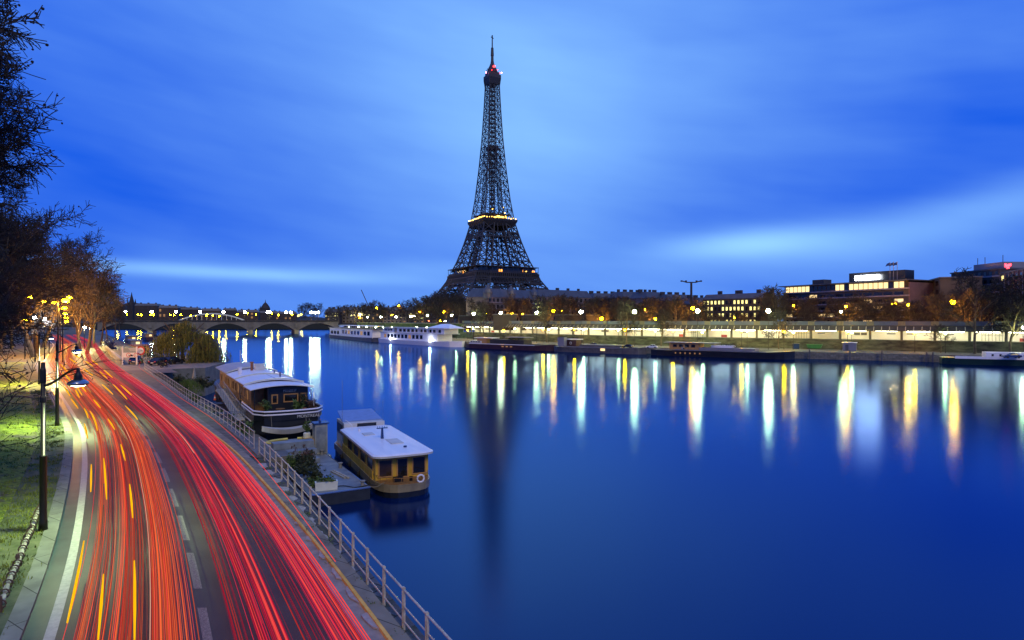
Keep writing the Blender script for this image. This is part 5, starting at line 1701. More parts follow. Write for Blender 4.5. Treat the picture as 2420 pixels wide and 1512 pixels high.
# ------------------------------------------------------------ the riverside station: a long open hall of bays
a_px = 462.0
stA = on(SP, a_px)
def arc(poly):
    L = [0]
    for a, b in zip(poly, poly[1:]): L.append(L[-1] + math.hypot(b[0] - a[0], b[1] - a[1]))
    return L
LS = arc(SP)
def at_s(poly, L, s):
    j = 0
    while j < len(L) - 2 and L[j + 1] < s: j += 1
    u = (s - L[j]) / (L[j + 1] - L[j]); a = poly[j]; b = poly[j + 1]
    t = (Vector(b) - Vector(a)).normalized()
    return Vector((a[0] + (b[0] - a[0]) * u, a[1] + (b[1] - a[1]) * u, 0)), t
def s_of(px):
    lo, hi = 0, LS[-1]
    for _ in range(50):
        m = (lo + hi) / 2; p, _t = at_s(SP, LS, m)
        if (p.x / p.y) > (px - 512) / F: lo = m
        else: hi = m
    return lo
s0 = s_of(1045); s1 = s_of(a_px)
root = thing('riverside_station', 'long low riverside railway station with brightly lit open bays under a slanting eave', 'station', (*at_s(SP, LS, s0)[0][:2], 5.9))
root.location = (120, 225, 5.9)
def sect(d):   # offset polyline between s0 and s1
    n = 60; o = []
    for k in range(n + 1):
        p, t = at_s(SP, LS, s0 + (s1 - s0) * k / n)
        o.append((p.x + t.y * d, p.y - t.x * d))
    return o
def rb(name, d0, z0, d1, z1, m, par=root):
    A = sect(d0); B = sect(d1); mb = MB(); mb.ribbon([(x, y, z0) for x, y in A], [(x, y, z1) for x, y in B]); return mb.build(name, m, par, world_space=True)
rb('platform_floor', .3, 5.97, 9, 5.97, M['stone_flat'])
rb('back_wall', 8.9, 9.6, 8.9, 5.9, M['stationwall'])
rb('ceiling', .2, 9.15, 9, 9.3, M['stationwall'])
rb('eave', .9, 11.1, -1.3, 9.10, M['eave'])
rb('fascia', .9, 12.55, .9, 11.1, M['canopy'])
rb('roof', .9, 12.55, 11, 12.3, M['zinc'])
rb('rear_wall', 10.9, 12.3, 10.9, 7.3, M['darkwall'])
nb = int((s1 - s0) / 9.4)
nbk = 0
rest_m = MB()
rng = random.Random(31)
for k in range(nb + 1):
    s = s0 + (s1 - s0) * k / nb
    p, t = at_s(SP, LS, s); nrm = Vector((t.y, -t.x, 0)); ang = math.atan2(t.y, t.x)
    if k < 45:
        mb = MB(); q = p + nrm * .7; mb.box((q.x, q.y, 7.6), (.75, .6, 3.3), ang); mb.build('pillar', M['pillar'], root, world_space=True)
        mb = MB(); q = p + nrm * .86; mb.box((q.x, q.y, 11.8), (2.2, .3, 1.52), ang); mb.build('fascia_panel', M['pillar'], root, world_space=True)
    if k == nb: break
    # fluorescent strips in two rows
    for dd, zz in ((2.6, 8.95), (6.0, 9.0)):
        if rng.random() < .93:
            pc, tc_ = at_s(SP, LS, s + (s1 - s0) / nb * .5); q = pc + Vector((tc_.y, -tc_.x, 0)) * dd
            mb = MB(); mb.box((q.x, q.y, zz), (6.8, .22, .10), math.atan2(tc_.y, tc_.x)); mb.build('strip_light', M['strip'], root, world_space=True)
    # dark boards, benches, kiosks, glazing bars seen through the bay
    pc, tc_ = at_s(SP, LS, s + (s1 - s0) / nb * rng.uniform(.25, .75)); n2 = Vector((tc_.y, -tc_.x, 0))
    typ = rng.random()
    an = math.atan2(tc_.y, tc_.x)
    if typ < .4:
        q = pc + n2 * 4.5; mb = MB(); mb.box((q.x, q.y, 8.1), (rng.uniform(2.2, 3.4), .15, .32), an); mb.build('name_board', M['poster'], root, world_space=True)
    elif typ < .6:
        q = pc + n2 * 8.5
        mb = MB(); mb.box((q.x - tc_.x * 1.1, q.y - tc_.y * 1.1, 7.9), (1.9, .12, .9), an); mb.box((q.x + tc_.x * 1.1, q.y + tc_.y * 1.1, 7.9), (1.9, .12, .9), an); mb.build('wall_poster', M['pillar'], root, world_space=True)
    elif typ < .72:
        q = pc + n2 * 6; mb = MB(); mb.box((q.x, q.y, 6.5), (2.2, .6, 1.1), an); mb.build('bench', M['posterred'], root, world_space=True)
    else:
        mb = MB()
        for j in range(7):
            q = pc + n2 * 2.0 + Vector((tc_.x, tc_.y, 0)) * (j * .9 - 2.7); mb.beam((q.x, q.y, 6), (q.x, q.y, 9.1), .06)
        q = pc + n2 * 2.0; mb.box((q.x, q.y, 7.9), (5.6, .08, .08), an)
        mb.build('glazed_screen', M['pillar'], root, world_space=True)
    for j in range(4):
        strut_m = MB()
        pj, tj = at_s(SP, LS, s + (s1 - s0) / nb * (j + .5) / 4); nj_ = Vector((tj.y, -tj.x, 0))
        a = pj - nj_ * 1.25; b = pj + nj_ * .5
        strut_m.beam((a.x, a.y, 9.04), (b.x, b.y, 10.62), .16)
        if nbk < 100:
            strut_m.build('eave_bracket', M['strut'], root, world_space=True)
        else:
            rest_m.v_add(strut_m)
        nbk += 1
o = rest_m.build('far_eave_brackets', M['strut'], root, world_space=True); o['kind'] = 'stuff'

# ivy-dark retaining wall from the station to the bridge
LW = [p for p in offset(SP, -2)]
def sub(poly, pxa, pxb, d=0):
    o = []
    L = arc(poly)
    def so_(px):
        lo, hi = 0, L[-1]
        for _ in range(40):
            m = (lo + hi) / 2; p, _t = at_s(poly, L, m)
            if (p.x / p.y) > (px - 512) / F: lo = m
            else: hi = m
        return lo
    a, b = so_(pxa), so_(pxb)
    for k in range(41):
        p, t = at_s(poly, L, a + (b - a) * k / 40)
        o.append((p.x + t.y * d, p.y - t.x * d))
    return o
w_ = sub(SP, 463, 318)
root = thing('retaining_wall', 'tall dark ivy-covered retaining wall between the station and the bridge', 'wall', (*w_[0], QZ))
wall('wall', w_, QZ - .2, 10.8, M['hedge'], None, root)
for o in list(root.children):
    for v in o.data.vertices:
        v.co.x -= root.location.x; v.co.y -= root.location.y; v.co.z -= root.location.z
mb = MB(); o1 = sub(SP, 463, 318, -.5); o2 = sub(SP, 463, 318, .8)
mb.ribbon([(x, y, 10.85) for x, y in o1], [(x, y, 10.85) for x, y in o2]); mb.ribbon([(x, y, 10.5) for x, y in o1], [(x, y, 10.85) for x, y in o1])
mb.build('coping', M['bridge'], root, world_space=True)
mb = MB(); mb.ribbon([(x, y, 10.6) for x, y in sub(SP, 463, 318, .7)], [(x, y, 10.6) for x, y in sub(SP, 463, 318, 140)]); struct(mb.build('embankment_road', M['bank']))

# ------------------------------------------------------------ stone bridge
BL = Vector((-.635 * 530, 530, 0)); BR = Vector((-.306 * 600, 600, 0))
dBr = (BR - BL); LB = dBr.length; angBr = math.atan2(dBr.y, dBr.x)
root = thing('stone_bridge', 'low five-arched stone road bridge across the river', 'bridge', BL, angBr)
na = 5; pw = 3.6; zd = 11.6; zs = 3.2; W_ = 30
aw = (LB + 30 - (na - 1) * pw) / na
prof_top = []
mb = MB()
xs = []
x = -15.0
nseg = 16
segs = []
for a in range(na):
    for k in range(nseg + 1):
        u = -1 + 2 * k / nseg
        segs.append((x + aw * (k / nseg), zs + (9.9 - zs) * (1 - u * u)))
    x += aw + pw
xp = [s[0] for s in segs]; zp = [s[1] for s in segs]
def face(y, flip):
    v = [(a, y, b) for a, b in zip(xp, zp)] + [(a, y, zd) for a in xp]
    n = len(xp); f = []
    for i in range(n - 1):
        q = (i, i + 1, n + i + 1, n + i)
        f.append(q if not flip else q[::-1])
    mb.add(v, f)
face(0, False); face(W_, True)
n = len(xp)
mb.add([(a, 0, b) for a, b in zip(xp, zp)] + [(a, W_, b) for a, b in zip(xp, zp)], [(i, n + i, n + i + 1, i + 1) for i in range(n - 1)])
mb.build('arches', M['bridge'], root)
mb = MB(); mb.box2(-15, LB + 15, -.6, W_ + .6, zd, zd + .35); mb.build('cornice', M['darkwall'], root)
mb = MB(); mb.box2(-15, LB + 15, -.3, .1, zd + .35, zd + 1.3); mb.box2(-15, LB + 15, W_ - .1, W_ + .3, zd + .35, zd + 1.3); mb.build('parapet', M['darkwall'], root)
x = -15 + aw
for a in range(na - 1):
    mb = MB(); mb.prism([(x - .2, -1.6), (x + pw / 2, -3.4), (x + pw + .2, -1.6), (x + pw + .2, W_ + 1.6), (x + pw / 2, W_ + 3.4), (x - .2, W_ + 1.6)], -1, zs + .3); mb.build('pier', M['bridge'], root)
    mb = MB(); mb.box((x + pw / 2, -.5, 7.6), (3.0, .9, 3.4)); mb.build('medallion', M['bridge'], root)
    x += aw + pw
for i, px in enumerate([296, 358, 416, 473, 528, 578, 632, 637, 676, 687, 735, 744, 752]):
    k = (px * S - 512) / F; u = ((BL.x - k * BL.y) / ((BL.x - k * BL.y) - (BR.x - k * BR.y)))
    p = BL + dBr * u
    if i in (7, 9, 11): p = p + Vector((-math.sin(angBr), math.cos(angBr), 0)) * 10; p.x = k * p.y
    tall_lamp((p.x, p.y, zd + .35), 7.6, 'yellow-white bridge lamp, %s from the left end of the bridge' % ORD[i], M['l_yellow'], 1.05, arm=0, group='lamps along the stone bridge', name='bridge_lamp')

# ------------------------------------------------------------ far shore beyond the bridge
mb = MB(); mb.prism([(-1500, 900), (900, 900), (900, 2600), (-2300, 2600)], -1, 9); struct(mb.build('far_shore', M['hill']))
mb = MB(); hp = []
n = 90; rng = random.Random(9)
for k in range(n + 1):
    x = -1350 + 1500 * k / n
    u = k / n
    h = 26 + 26 * math.exp(-((u - .18) / .22) ** 2) + 7 * math.sin(u * 9) + rng.uniform(-3, 3)
    hp.append((x, h))
vs = [(x, 1500 + 60 * math.sin(x * .01), 8) for x, h in hp] + [(x, 1700, h) for x, h in hp] + [(x, 2300, 8) for x, h in hp]
n1 = len(hp)
mb.add(vs, [(i, i + 1, n1 + i + 1, n1 + i) for i in range(n1 - 1)] + [(n1 + i, n1 + i + 1, 2 * n1 + i + 1, 2 * n1 + i) for i in range(n1 - 1)])
struct(mb.build('hills', M['hill']))

def block(name, label, p0, p1, depth, z0, z1, wallm, roofm, rows=0, cols=0, lit=0.1, mansard=0, cat='building', group=None, seed=0, wm='win_dim', chim=0, wz=(.25, .75), darkwin=True, maxw=80, zbase=None):
    """building with its front from p0 to p1 (plan), facing the river"""
    rng = random.Random(seed)
    p0 = Vector((*p0, 0)); p1 = Vector((*p1, 0)); d = p1 - p0; L = d.length; ang = math.atan2(d.y, d.x)
    root = thing(name, label, cat, (p0.x, p0.y, z0), ang, group)
    H = z1 - z0
    mb = MB(); mb.box2(0, L, 0, depth, 0, H); w = mb.build('wall', wallm, root)
    if mansard:
        mb = MB(); e = min(mansard * .5, depth * .3)
        mb.add([(-.3, -.3, H), (L + .3, -.3, H), (L + .3, depth + .3, H), (-.3, depth + .3, H), (e, e, H + mansard), (L - e, e, H + mansard), (L - e, depth - e, H + mansard), (e, depth - e, H + mansard)],
               [(0, 1, 5, 4), (1, 2, 6, 5), (2, 3, 7, 6), (3, 0, 4, 7), (4, 5, 6, 7), (3, 2, 1, 0)])
        r = mb.build('roof', roofm, root)
    else:
        mb = MB(); mb.box2(-.4, L + .4, -.4, depth + .4, H, H + .5); r = mb.build('roof', roofm, root)
    for c in range(chim):
        x = L * (c + .5) / chim; mb = MB(); mb.box((x, depth * .5, H + mansard + .8), (1.6 + rng.random() * 2, 1.2, 2.2)); mb.build('chimney', M['darkwall'], r)
    cnt = 0
    cells = [(i, j) for i in range(rows) for j in range(cols)]
    for i, j in cells:
        isl = rng.random() < lit
        if not isl and (not darkwin or cnt > maxw): continue
        zc = H * (i + wz[0]) / rows; zh = H / rows * (wz[1] - wz[0]); xc = L * (j + .5) / cols; ww = L / cols * .45
        mb = MB(); mb.box2(xc - ww / 2, xc + ww / 2, -.12, -.01, zc, zc + zh)
        mb.build('lit_window' if isl else 'window', M[wm] if isl else M['glass'], root); cnt += 1
        if cnt > 95: break
    return root
def pp(px, Y): return ((px * S - 512) / F * Y, Y)
def zt(py, Y): return EYE + (756 - py) * S / F * Y
# skyline beyond the bridge
rng = random.Random(17)
SK = [(318, 372, 722, 1100), (374, 420, 727, 1050), (425, 470, 731, 1150), (474, 520, 734, 1080), (526, 560, 733, 1200), (560, 610, 737, 1100), (612, 655, 739, 1250), (650, 700, 741, 1150)]
for i, (a, b, t, Y) in enumerate(SK):
    block('distant_building', 'dark distant apartment block beyond the bridge, %s from the left' % ORD[i], pp(a, Y), pp(b, Y + 10), 30, 8, zt(t, Y), M['darkwall'], M['zinc'], 3, 5, .12, 4, group='distant apartment blocks beyond the bridge', seed=i, chim=3, darkwin=False)
def spire(label, px, top, Y, w, base):
    root = thing('church_spire', label, 'church spire', (*pp(px, Y), 8))
    H = zt(top, Y) - 8; hb = zt(base, Y) - 8
    mb = MB(); mb.box((0, 0, hb * .5), (w, w, hb)); mb.build('tower', M['darkwall'], root)
    mb = MB(); mb.lathe([(w * .62, hb), (w * .40, hb + (H - hb) * .25), (w * .12, hb + (H - hb) * .75), (.3, H)], n=8); mb.build('spire', M['darkwall'], root)
    mb = MB()
    for x, y in ((-1, -1), (1, -1), (1, 1), (-1, 1)):
        mb.lathe([(w * .16, hb), (w * .14, hb + w * .5), (.2, hb + w * 1.2)], (x * w * .4, y * w * .4, 0), 5)
    mb.build('pinnacles', M['darkwall'], root)
spire('tall pointed church spire on the skyline at the left end of the bridge', 311, 690, 1500, 14, 722)
spire('faint thin church spire on the skyline above the bridge middle', 615, 722, 1500, 9, 738)
root = thing('domed_church', 'faint domed church on the skyline beside the thin spire', 'church', (*pp(627, 1500), 8))
mb = MB(); mb.lathe([(11, 0), (11, 34), (9, 38), (5, 44), (1, 48), (.3, 54)], n=10); mb.build('dome', M['darkwall'], root)
# footbridge arch lit white
root = thing('arched_footbridge', 'small white-lit arched footbridge beyond the stone bridge', 'footbridge', (*pp(500, 880), 8))
mb = MB(); mb.tube([(-56 + 112 * k / 16, 0, 14 * (1 - (-1 + 2 * k / 16) ** 2)) for k in range(17)], .8, 5)
for k in range(1, 16): mb.beam((-56 + 7 * k, 0, 3), (-56 + 7 * k, 0, 14 * (1 - (-1 + 2 * k / 16) ** 2)), .25)
mb.build('arch', emit('footbridge_arch_glow', (.8, .85, 1), .35, 'NONE'), root)  # arch glows by itself: its white lighting is put in as emission
mb = MB(); mb.box((0, 0, 3), (130, 4, .8)); mb.build('deck', M['darkwall'], root)
# small far orange lamps seen above the bridge parapet
FO = [(278, 744), (300, 744), (326, 745), (333, 745), (356, 745), (363, 745), (402, 745), (411, 745), (427, 745), (450, 747), (463, 746), (503, 746), (534, 745), (585, 741), (605, 744), (642, 741), (657, 745), (690, 744), (705, 747), (712, 744), (489, 744), (518, 748), (560, 744)]
for i, (px, py) in enumerate(FO):
    Y = 905
    z = zt(py, Y)
    tall_lamp((*pp(px, Y), 9), max(2, z - 9), 'tiny orange lamp above the bridge parapet, %s from the left' % ORD[i], M['l_smallo'], .85, arm=0, group='tiny orange lamps beyond the bridge')
q = pp(488, 640); tall_lamp((q[0], 640, 9), zt(747, 640) - 9, 'brighter orange lamp right of the willow, beyond the bridge', M['l_orange'], .8, arm=0)

# ------------------------------------------------------------ boats along the far quay
def ship_frame(pxa, pxb, poly=FP, d=0):
    a = on(poly, pxa * S); b = on(poly, pxb * S)
    v = b - a; return a, b, v.length, math.atan2(v.y, v.x)
SPH = smooth(FP, 1)
def barge(name, label, pxa, pxb, hm, beam_, h0, bow='left', cat='barge', group=None, y_in=2.5):
    a, b, L, ang = ship_frame(pxa, pxb, SPH)
    if bow == 'left':
        root = thing(name, label, cat, b + Vector((math.sin(ang), -math.cos(ang), 0)) * 0, ang + math.pi, group)
    else:
        root = thing(name, label, cat, a, ang, group)
    # local x from stern to bow
    hull(root, L, beam_ / 2, h0, hm, bow=min(9, L * .2), stern=2.0, sheer=.7, n=18)
    return root, L
# white two-deck passenger ship
ship, L = barge('passenger_ship', 'large white two-deck passenger ship with square windows moored at the far quay', 1092, 908, M['white'], 10, 2.2, 'left', 'ship')
ship_side = 1
def boxp(par, name, m, x0, x1, y0, y1, z0, z1): 
    mb = MB(); mb.box2(x0, x1, y0, y1, z0, z1); return mb.build(name, m, par)
# orientation helper: which local y faces the river/camera
def river_side(root):
    c = Vector((math.cos(root.rotation_euler[2] + math.pi / 2), math.sin(root.rotation_euler[2] + math.pi / 2), 0))
    return 1 if c.dot(-root.location) > 0 else -1
def windows_row(par, rs, y, x0, x1, n, z0, z1, m, gap=.35, name='window', lits=()):
    w = (x1 - x0) / n
    for k in range(n):
        mb = MB(); a = x0 + w * k + w * gap / 2; b = a + w * (1 - gap)
        mb.box2(a, b, rs * (y + .01), rs * (y + .05), z0, z1)
        mb.build(name, M['win_dim'] if k in lits else m, par)
rs = river_side(ship)
c1 = boxp(ship, 'lower_saloon', M['white'], 4, L - 16, -4.3, 4.3, 2.2, 6.0)
windows_row(c1, rs, 4.3, 8, L - 30, 11, 3.2, 5.2, M['glass'], lits=(0, 7))
c2 = boxp(ship, 'upper_saloon', M['white'], 24, L - 10, -4.1, 4.1, 6.0, 8.7)
boxp(ship, 'deck_edge', M['offwhite'], 3, L - 9, -4.6, 4.6, 5.95, 6.25)
windows_row(ship, rs, 4.1, 26, L - 12, 10, 6.7, 8.2, M['glass'])
mb = MB()
for k in range(10):
    x = L - 12 - k * 3.0
    mb.beam((x, rs * 4.2, 6.2), (x, rs * 4.2, 8.8), .12)
mb.build('deck_posts', M['white'], ship)
boxp(ship, 'sun_deck', M['offwhite'], 6, L - 4, -4.6, 4.6, 8.75, 9.0)
mb = MB(); mb.add([(L - 26, -4.5, 9.0), (L - 5, -4.5, 9.0), (L - 5, 4.5, 9.0), (L - 26, 4.5, 9.0), (L - 19, 0, 11.0), (L - 11, 0, 11.0)], [(0, 1, 5, 4), (1, 2, 5), (2, 3, 4, 5), (3, 0, 4)]); mb.build('canopy', M['roofwhite'], ship)
w = boxp(ship, 'wheelhouse', M['white'], 6, 20, -3.8, 3.8, 6.2, 8.6)
windows_row(w, rs, 3.8, 8, 18, 5, 7.0, 8.2, M['glass'])
for xx in (18, L - 22):
    mb = MB(); mb.ball((xx, rs * 5.1, 2.6), .35, 8, 5); mb.build('deck_light', M['l_white'], ship)
root, L = barge('floating_restaurant', 'pale lavender floating restaurant pontoon with a flat roof left of the white ship', 905, 790, M['hullgrey'], 11, 2.0, 'left', 'floating restaurant')
rs = river_side(root)
c = boxp(root, 'saloon', M['white'], 6, L - 6, -4.8, 4.8, 2.0, 7.2)
windows_row(c, rs, 4.8, L * .35, L - 10, 9, 3.6, 6.0, M['glass'], lits=(2, 6))
windows_row(c, rs, 4.8, 9, L * .3, 3, 3.0, 5.2, M['glass'])
boxp(root, 'flat_roof', M['hullgrey'], 4, L - 4, -5.3, 5.3, 7.25, 7.7)
boxp(root, 'upper_canopy', M['roofwhite'], L * .25, L - 12, -4, 4, 9.1, 9.4)
mb = MB()
for k in range(8):
    x = L * .25 + .5 + k * (L * .75 - 13) / 7
    for y in (-3.8, 3.8): mb.beam((x, y, 7.7), (x, y, 9.1), .12)
mb.build('canopy_posts', M['white'], root)
root, L = barge('cabin_cruiser', 'small white cabin boat moored left of the floating restaurant', 790, 752, M['white'], 6, 1.8, 'left', 'boat')
c = boxp(root, 'cabin', M['white'], 5, L - 12, -2.2, 2.2, 1.8, 5.0); rs = river_side(root); windows_row(c, rs, 2.2, 6, L - 13, 4, 3.0, 4.4, M['glass'])
for i, (a, b, lb, top) in enumerate([(752, 708, 'dark tour boat with a bright blue-teal canopy near the bridge', 'tealtop'), (710, 670, 'dark tour boat with a flat grey canopy in front of the bridge arch', 'hullgrey'), (672, 640, 'small low dark boat farthest left on the far side of the river', 'zinc')]):
    root, L = barge('tour_boat', lb, a, b, M['hullblack'] if i != 1 else M['hullgrey'], 8, 1.5, 'left', 'boat', 'tour boats near the bridge')
    c = boxp(root, 'saloon', M['hullgrey'], 4, L - 8, -3, 3, 1.5, 4.0); rs = river_side(root)
    windows_row(c, rs, 3, 5, L - 9, 6, 2.2, 3.5, M['glass'], lits=(1,) if i else ())
    mb = MB(); mb.extrude_y([(2, 4.2), (L - 5, 4.2), (L - 9, 5.9 if i == 0 else 4.9), (8, 6.1 if i == 0 else 4.9)], -3.6, 3.6); mb.build('canopy', M[top], root)
    boxp(root, 'white_band', M['offwhite'], 3, L - 7, rs * 4.02, rs * 4.06, 1.1, 1.45)
# dark peniches
for i, (a, b, lb, hm, bow) in enumerate([(1312, 1112, 'long maroon barge with a pale deck line and wheelhouse at its right end', 'hullred', 'left'),
                                         (1527, 1318, 'long maroon-grey barge with a life ring on its wheelhouse, right of the maroon barge', 'hullgrey', 'left'),
                                         (1878, 1545, 'very long black barge with pale hatches and a wooden deckhouse at its right end', 'hullblack', 'left')]):
    root, L = barge('river_barge', lb, a, b, M[hm], 8, 2.0, bow, 'barge', 'dark barges along the far quay')
    rs = river_side(root)
    mb = MB(); mb.box2(3, L - 8, rs * 4.05, rs * 4.12, 2.15, 2.4); mb.build('pale_deck_line', M['bands'] if i else M['white'], root)
    if i == 0:
        boxp(root, 'hatch_house', M['darkwall'], L * .3, L * .7, -2.8, 2.8, 2.4, 4.3)
        boxp(root, 'awning', M['bands'], L * .48, L * .72, -2.8, 2.8, 5.3, 5.5)
        w = boxp(root, 'wheelhouse', M['woodframe'], 6, 12, -2, 2, 2.4, 4.7); boxp(w, 'wheelhouse_roof', M['white'], 4.5, 16, -2.4, 2.4, 4.72, 4.95)
        windows_row(root, rs, 4.0, L * .45, L * .6, 3, 1.1, 1.6, M['win_dim'], .5, 'porthole', (0, 1, 2))
        c = boxp(root, 'aft_cabin', M['offwhite'], 1.6, 9, -2.4, 2.4, 2.4, 3.4); windows_row(c, rs, 2.4, 2, 8.5, 4, 2.7, 3.2, M['glass'])
        o = MB(); o.leaves((L * .58, rs * 1.0, 4.8), (5, 1.5, .7), 260, .3, rng=random.Random(3)); o.build('deck_plants', M['leafdark'], root)
    elif i == 1:
        boxp(root, 'hatches', M['hullgrey'], 12, L - 9, -2.6, 2.6, 2.4, 3.2)
        w = boxp(root, 'wheelhouse', M['hullred'], 5, 10, -2, 2, 2.4, 5.0); boxp(w, 'wheelhouse_roof', M['white'], 4.3, 10.8, -2.3, 2.3, 5.02, 5.25)
        mb = MB(); mb.tube([(7.5 + .45 * math.cos(t), rs * 2.1, 3.6 + .45 * math.sin(t)) for t in [2 * math.pi * k / 14 for k in range(15)]], .12, 5, False); mb.build('life_ring', M['offwhite'], root)
        windows_row(root, rs, 4.0, L * .55, L * .62, 1, 1.0, 1.9, M['win_warm'], .3, 'porthole')
    else:
        boxp(root, 'hatches', M['bands'], 18, L - 12, -2.8, 2.8, 2.4, 3.3)
        boxp(root, 'white_hatch', M['white'], L * .45, L * .60, -2, 2, 3.32, 4.1)
        c = boxp(root, 'deckhouse', M['woodframe'], 7, 18, -2.6, 2.6, 2.4, 4.7); boxp(c, 'deckhouse_roof', M['bands'], 5, 24, -3.2, 3.2, 4.75, 4.95)
        windows_row(c, rs, 2.6, 8, 17, 4, 3.2, 4.2, M['glass'])
        windows_row(root, rs, 4.0, 9, L * .4, 6, .9, 1.4, M['win_dim'], .75, 'porthole', (1, 2, 4))
        for k, q in enumerate((.36, .72)):
            o = MB(); o.leaves((L * q * .8, 0, 3.9), (3.5, 2, 1.2), 240, .3, rng=random.Random(k)); o.build('deck_plants', M['leafdark'], root)
root, L = barge('white_green_barge', 'white and dark green barge with small square windows at the right edge of the picture', 2560, 2222, M['hullgreen'], 7, 1.9, 'left', 'barge')
rs = river_side(root)
mb = MB(); mb.box2(3, L - 4, rs * 3.45, rs * 3.62, 1.75, 2.5); mb.build('white_sheer_strake', M['white'], root)
c = boxp(root, 'long_cabin', M['white'], L * .32, L * .64, -2.5, 2.5, 2.0, 3.7)
windows_row(c, rs, 2.5, L * .34, L * .62, 5, 2.6, 3.2, M['glass'], .72)
boxp(root, 'fore_cabin', M['hullgreen'], L * .68, L * .86, -2.3, 2.3, 2.0, 3.0)
boxp(root, 'fore_deck', M['white'], L * .87, L * .96, -2.2, 2.2, 2.0, 3.1)

# ------------------------------------------------------------ things on the far quay
def qp(px, py): return wp(px * S, py * S, QZ)
for i, (px, py, pm, lb, suv, rz) in enumerate([(1540, 823, 'carwhite', 'small white hatchback on the far quay', False, 155), (1625, 826, 'carsilver', 'silver-blue estate car on the far quay above the long black barge', True, 155),
                                        (1482, 822, 'cardark', 'dark saloon car on the far quay left of the white hatchback', False, 150), (1400, 818, 'cardark', 'dark low car half hidden behind the maroon-grey barge', False, 150), (2390, 846, 'carblue', 'dark car on the quay behind the white and green barge', False, 165)]):
    p = qp(px, py); car((p.x, p.y, QZ), R(rz), M[pm], lb, 'cars parked on the far quay', suv)
p = qp(2007, 829); root = thing('kiosk', 'small pale blue-grey kiosk hut standing on the far quay', 'kiosk', (p.x, p.y, QZ), R(-30))
mb = MB(); mb.box((0, 0, 1.4), (4.2, 3, 2.8)); mb.build('body', M['bands'], root); mb = MB(); mb.box((0, 0, 2.9), (4.7, 3.4, .2)); mb.build('roof', M['roofwhite'], root)
mb = MB(); mb.box((-.8, -1.52, 1.2), (1, .05, 2)); mb.build('door', M['hullgrey'], root)
p = qp(1937, 826); root = thing('skip', 'dark green waste skip against the masonry bank left of the kiosk', 'skip', (p.x, p.y + 4, QZ), R(-30))
mb = MB(); mb.extrude_y([(-2, .3), (2, .3), (2.6, 1.7), (-2.6, 1.7)], -.9, .9); mb.build('body', M['green'], root); mb = MB(); mb.box((0, 0, 1.72), (5.4, 2.1, .1)); mb.build('rim', M['green'], root)
p = qp(1928, 826); root = thing('metal_cabinet', 'dark blue-grey cabinet beside the green skip', 'cabinet', (p.x - 5, p.y + 5, QZ), R(-30))
mb = MB(); mb.box((0, 0, 1.0), (2.2, 1.2, 2.0)); mb.build('body', M['carblue'], root); mb = MB(); mb.box((0, 0, 2.03), (2.4, 1.4, .08)); mb.build('lid', M['hullgrey'], root)
p = qp(1328, 818); root = thing('white_cabin', 'narrow white cabin against the masonry bank behind the barges', 'cabin', (p.x, p.y, QZ), R(-35))
mb = MB(); mb.box((0, 0, 1.8), (3, 2.4, 3.6)); mb.build('body', M['bands'], root); mb = MB(); mb.box((0, 0, 3.66), (3.3, 2.7, .12)); mb.build('roof', M['zinc'], root)
for i, px in enumerate((2010, 2205, 2190, 2085, 1915)):
    p = on(EP, px * S); root = thing('mooring_post', 'grey mooring pile against the quay wall, %s of those right of the black barge' % ORD[i], 'mooring post', (p.x - .8, p.y - .9, -.5), 0, 'mooring piles on the far quay wall')
    mb = MB(); mb.lathe([(.28, 0), (.28, 3.6), (.2, 3.8)], n=8); mb.build('pile', M['hullgrey'], root)

# ------------------------------------------------------------ lamps of the far bank
def mast(px, py, where, m, label, r, group, lt=None):
    """a lamp whose lantern the photograph shows at px, py"""
    if where == 'mast':
        b = on(offset(SP, -13), px * S); base = QZ
    elif where == 'foot':      # at the foot of the masonry bank
        b = on(offset(SP, -8), px * S); base = QZ
    elif where == 'edge':
        b = on(offset(smooth(FP), 11), px * S); base = QZ
    elif where == 'behind':
        b = on(offset(SP, 17), px * S); base = 7.5
    elif where == 'deep':
        b = on(offset(SP, 42), px * S); base = 7.5
    elif where == 'wall':
        b = on(offset(SP, 3), px * S); base = 10.6
    H = zt(py, b.y) - base
    arm = 0
    return tall_lamp((b.x, b.y, base), max(1.5, H), label, m, r, light=lt, arm=arm, group=group)
G = [1119, 1183, 1268, 1373, 1499, 1648, 1815]
GY = [743, 741, 741, 740, 740, 738, 738]
for i, (px, py) in enumerate(zip(G, GY)):
    mast(px, py, 'mast', M['l_green'] if i != 1 else M['l_yellow'], 'tall mast with a large greenish-white lamp in front of the station, %s from the left' % ORD[i], (.78 if i > 2 else .64), 'tall greenish lamp masts in front of the station')
mast(1987, 738, 'foot', M['l_small'], 'tall mast with a dimmer pure green lamp in front of the office block', .34, None)
mast(2417, 776, 'foot', M['l_green'], 'greenish lamp on a pale post at the right edge of the picture', .40, None)
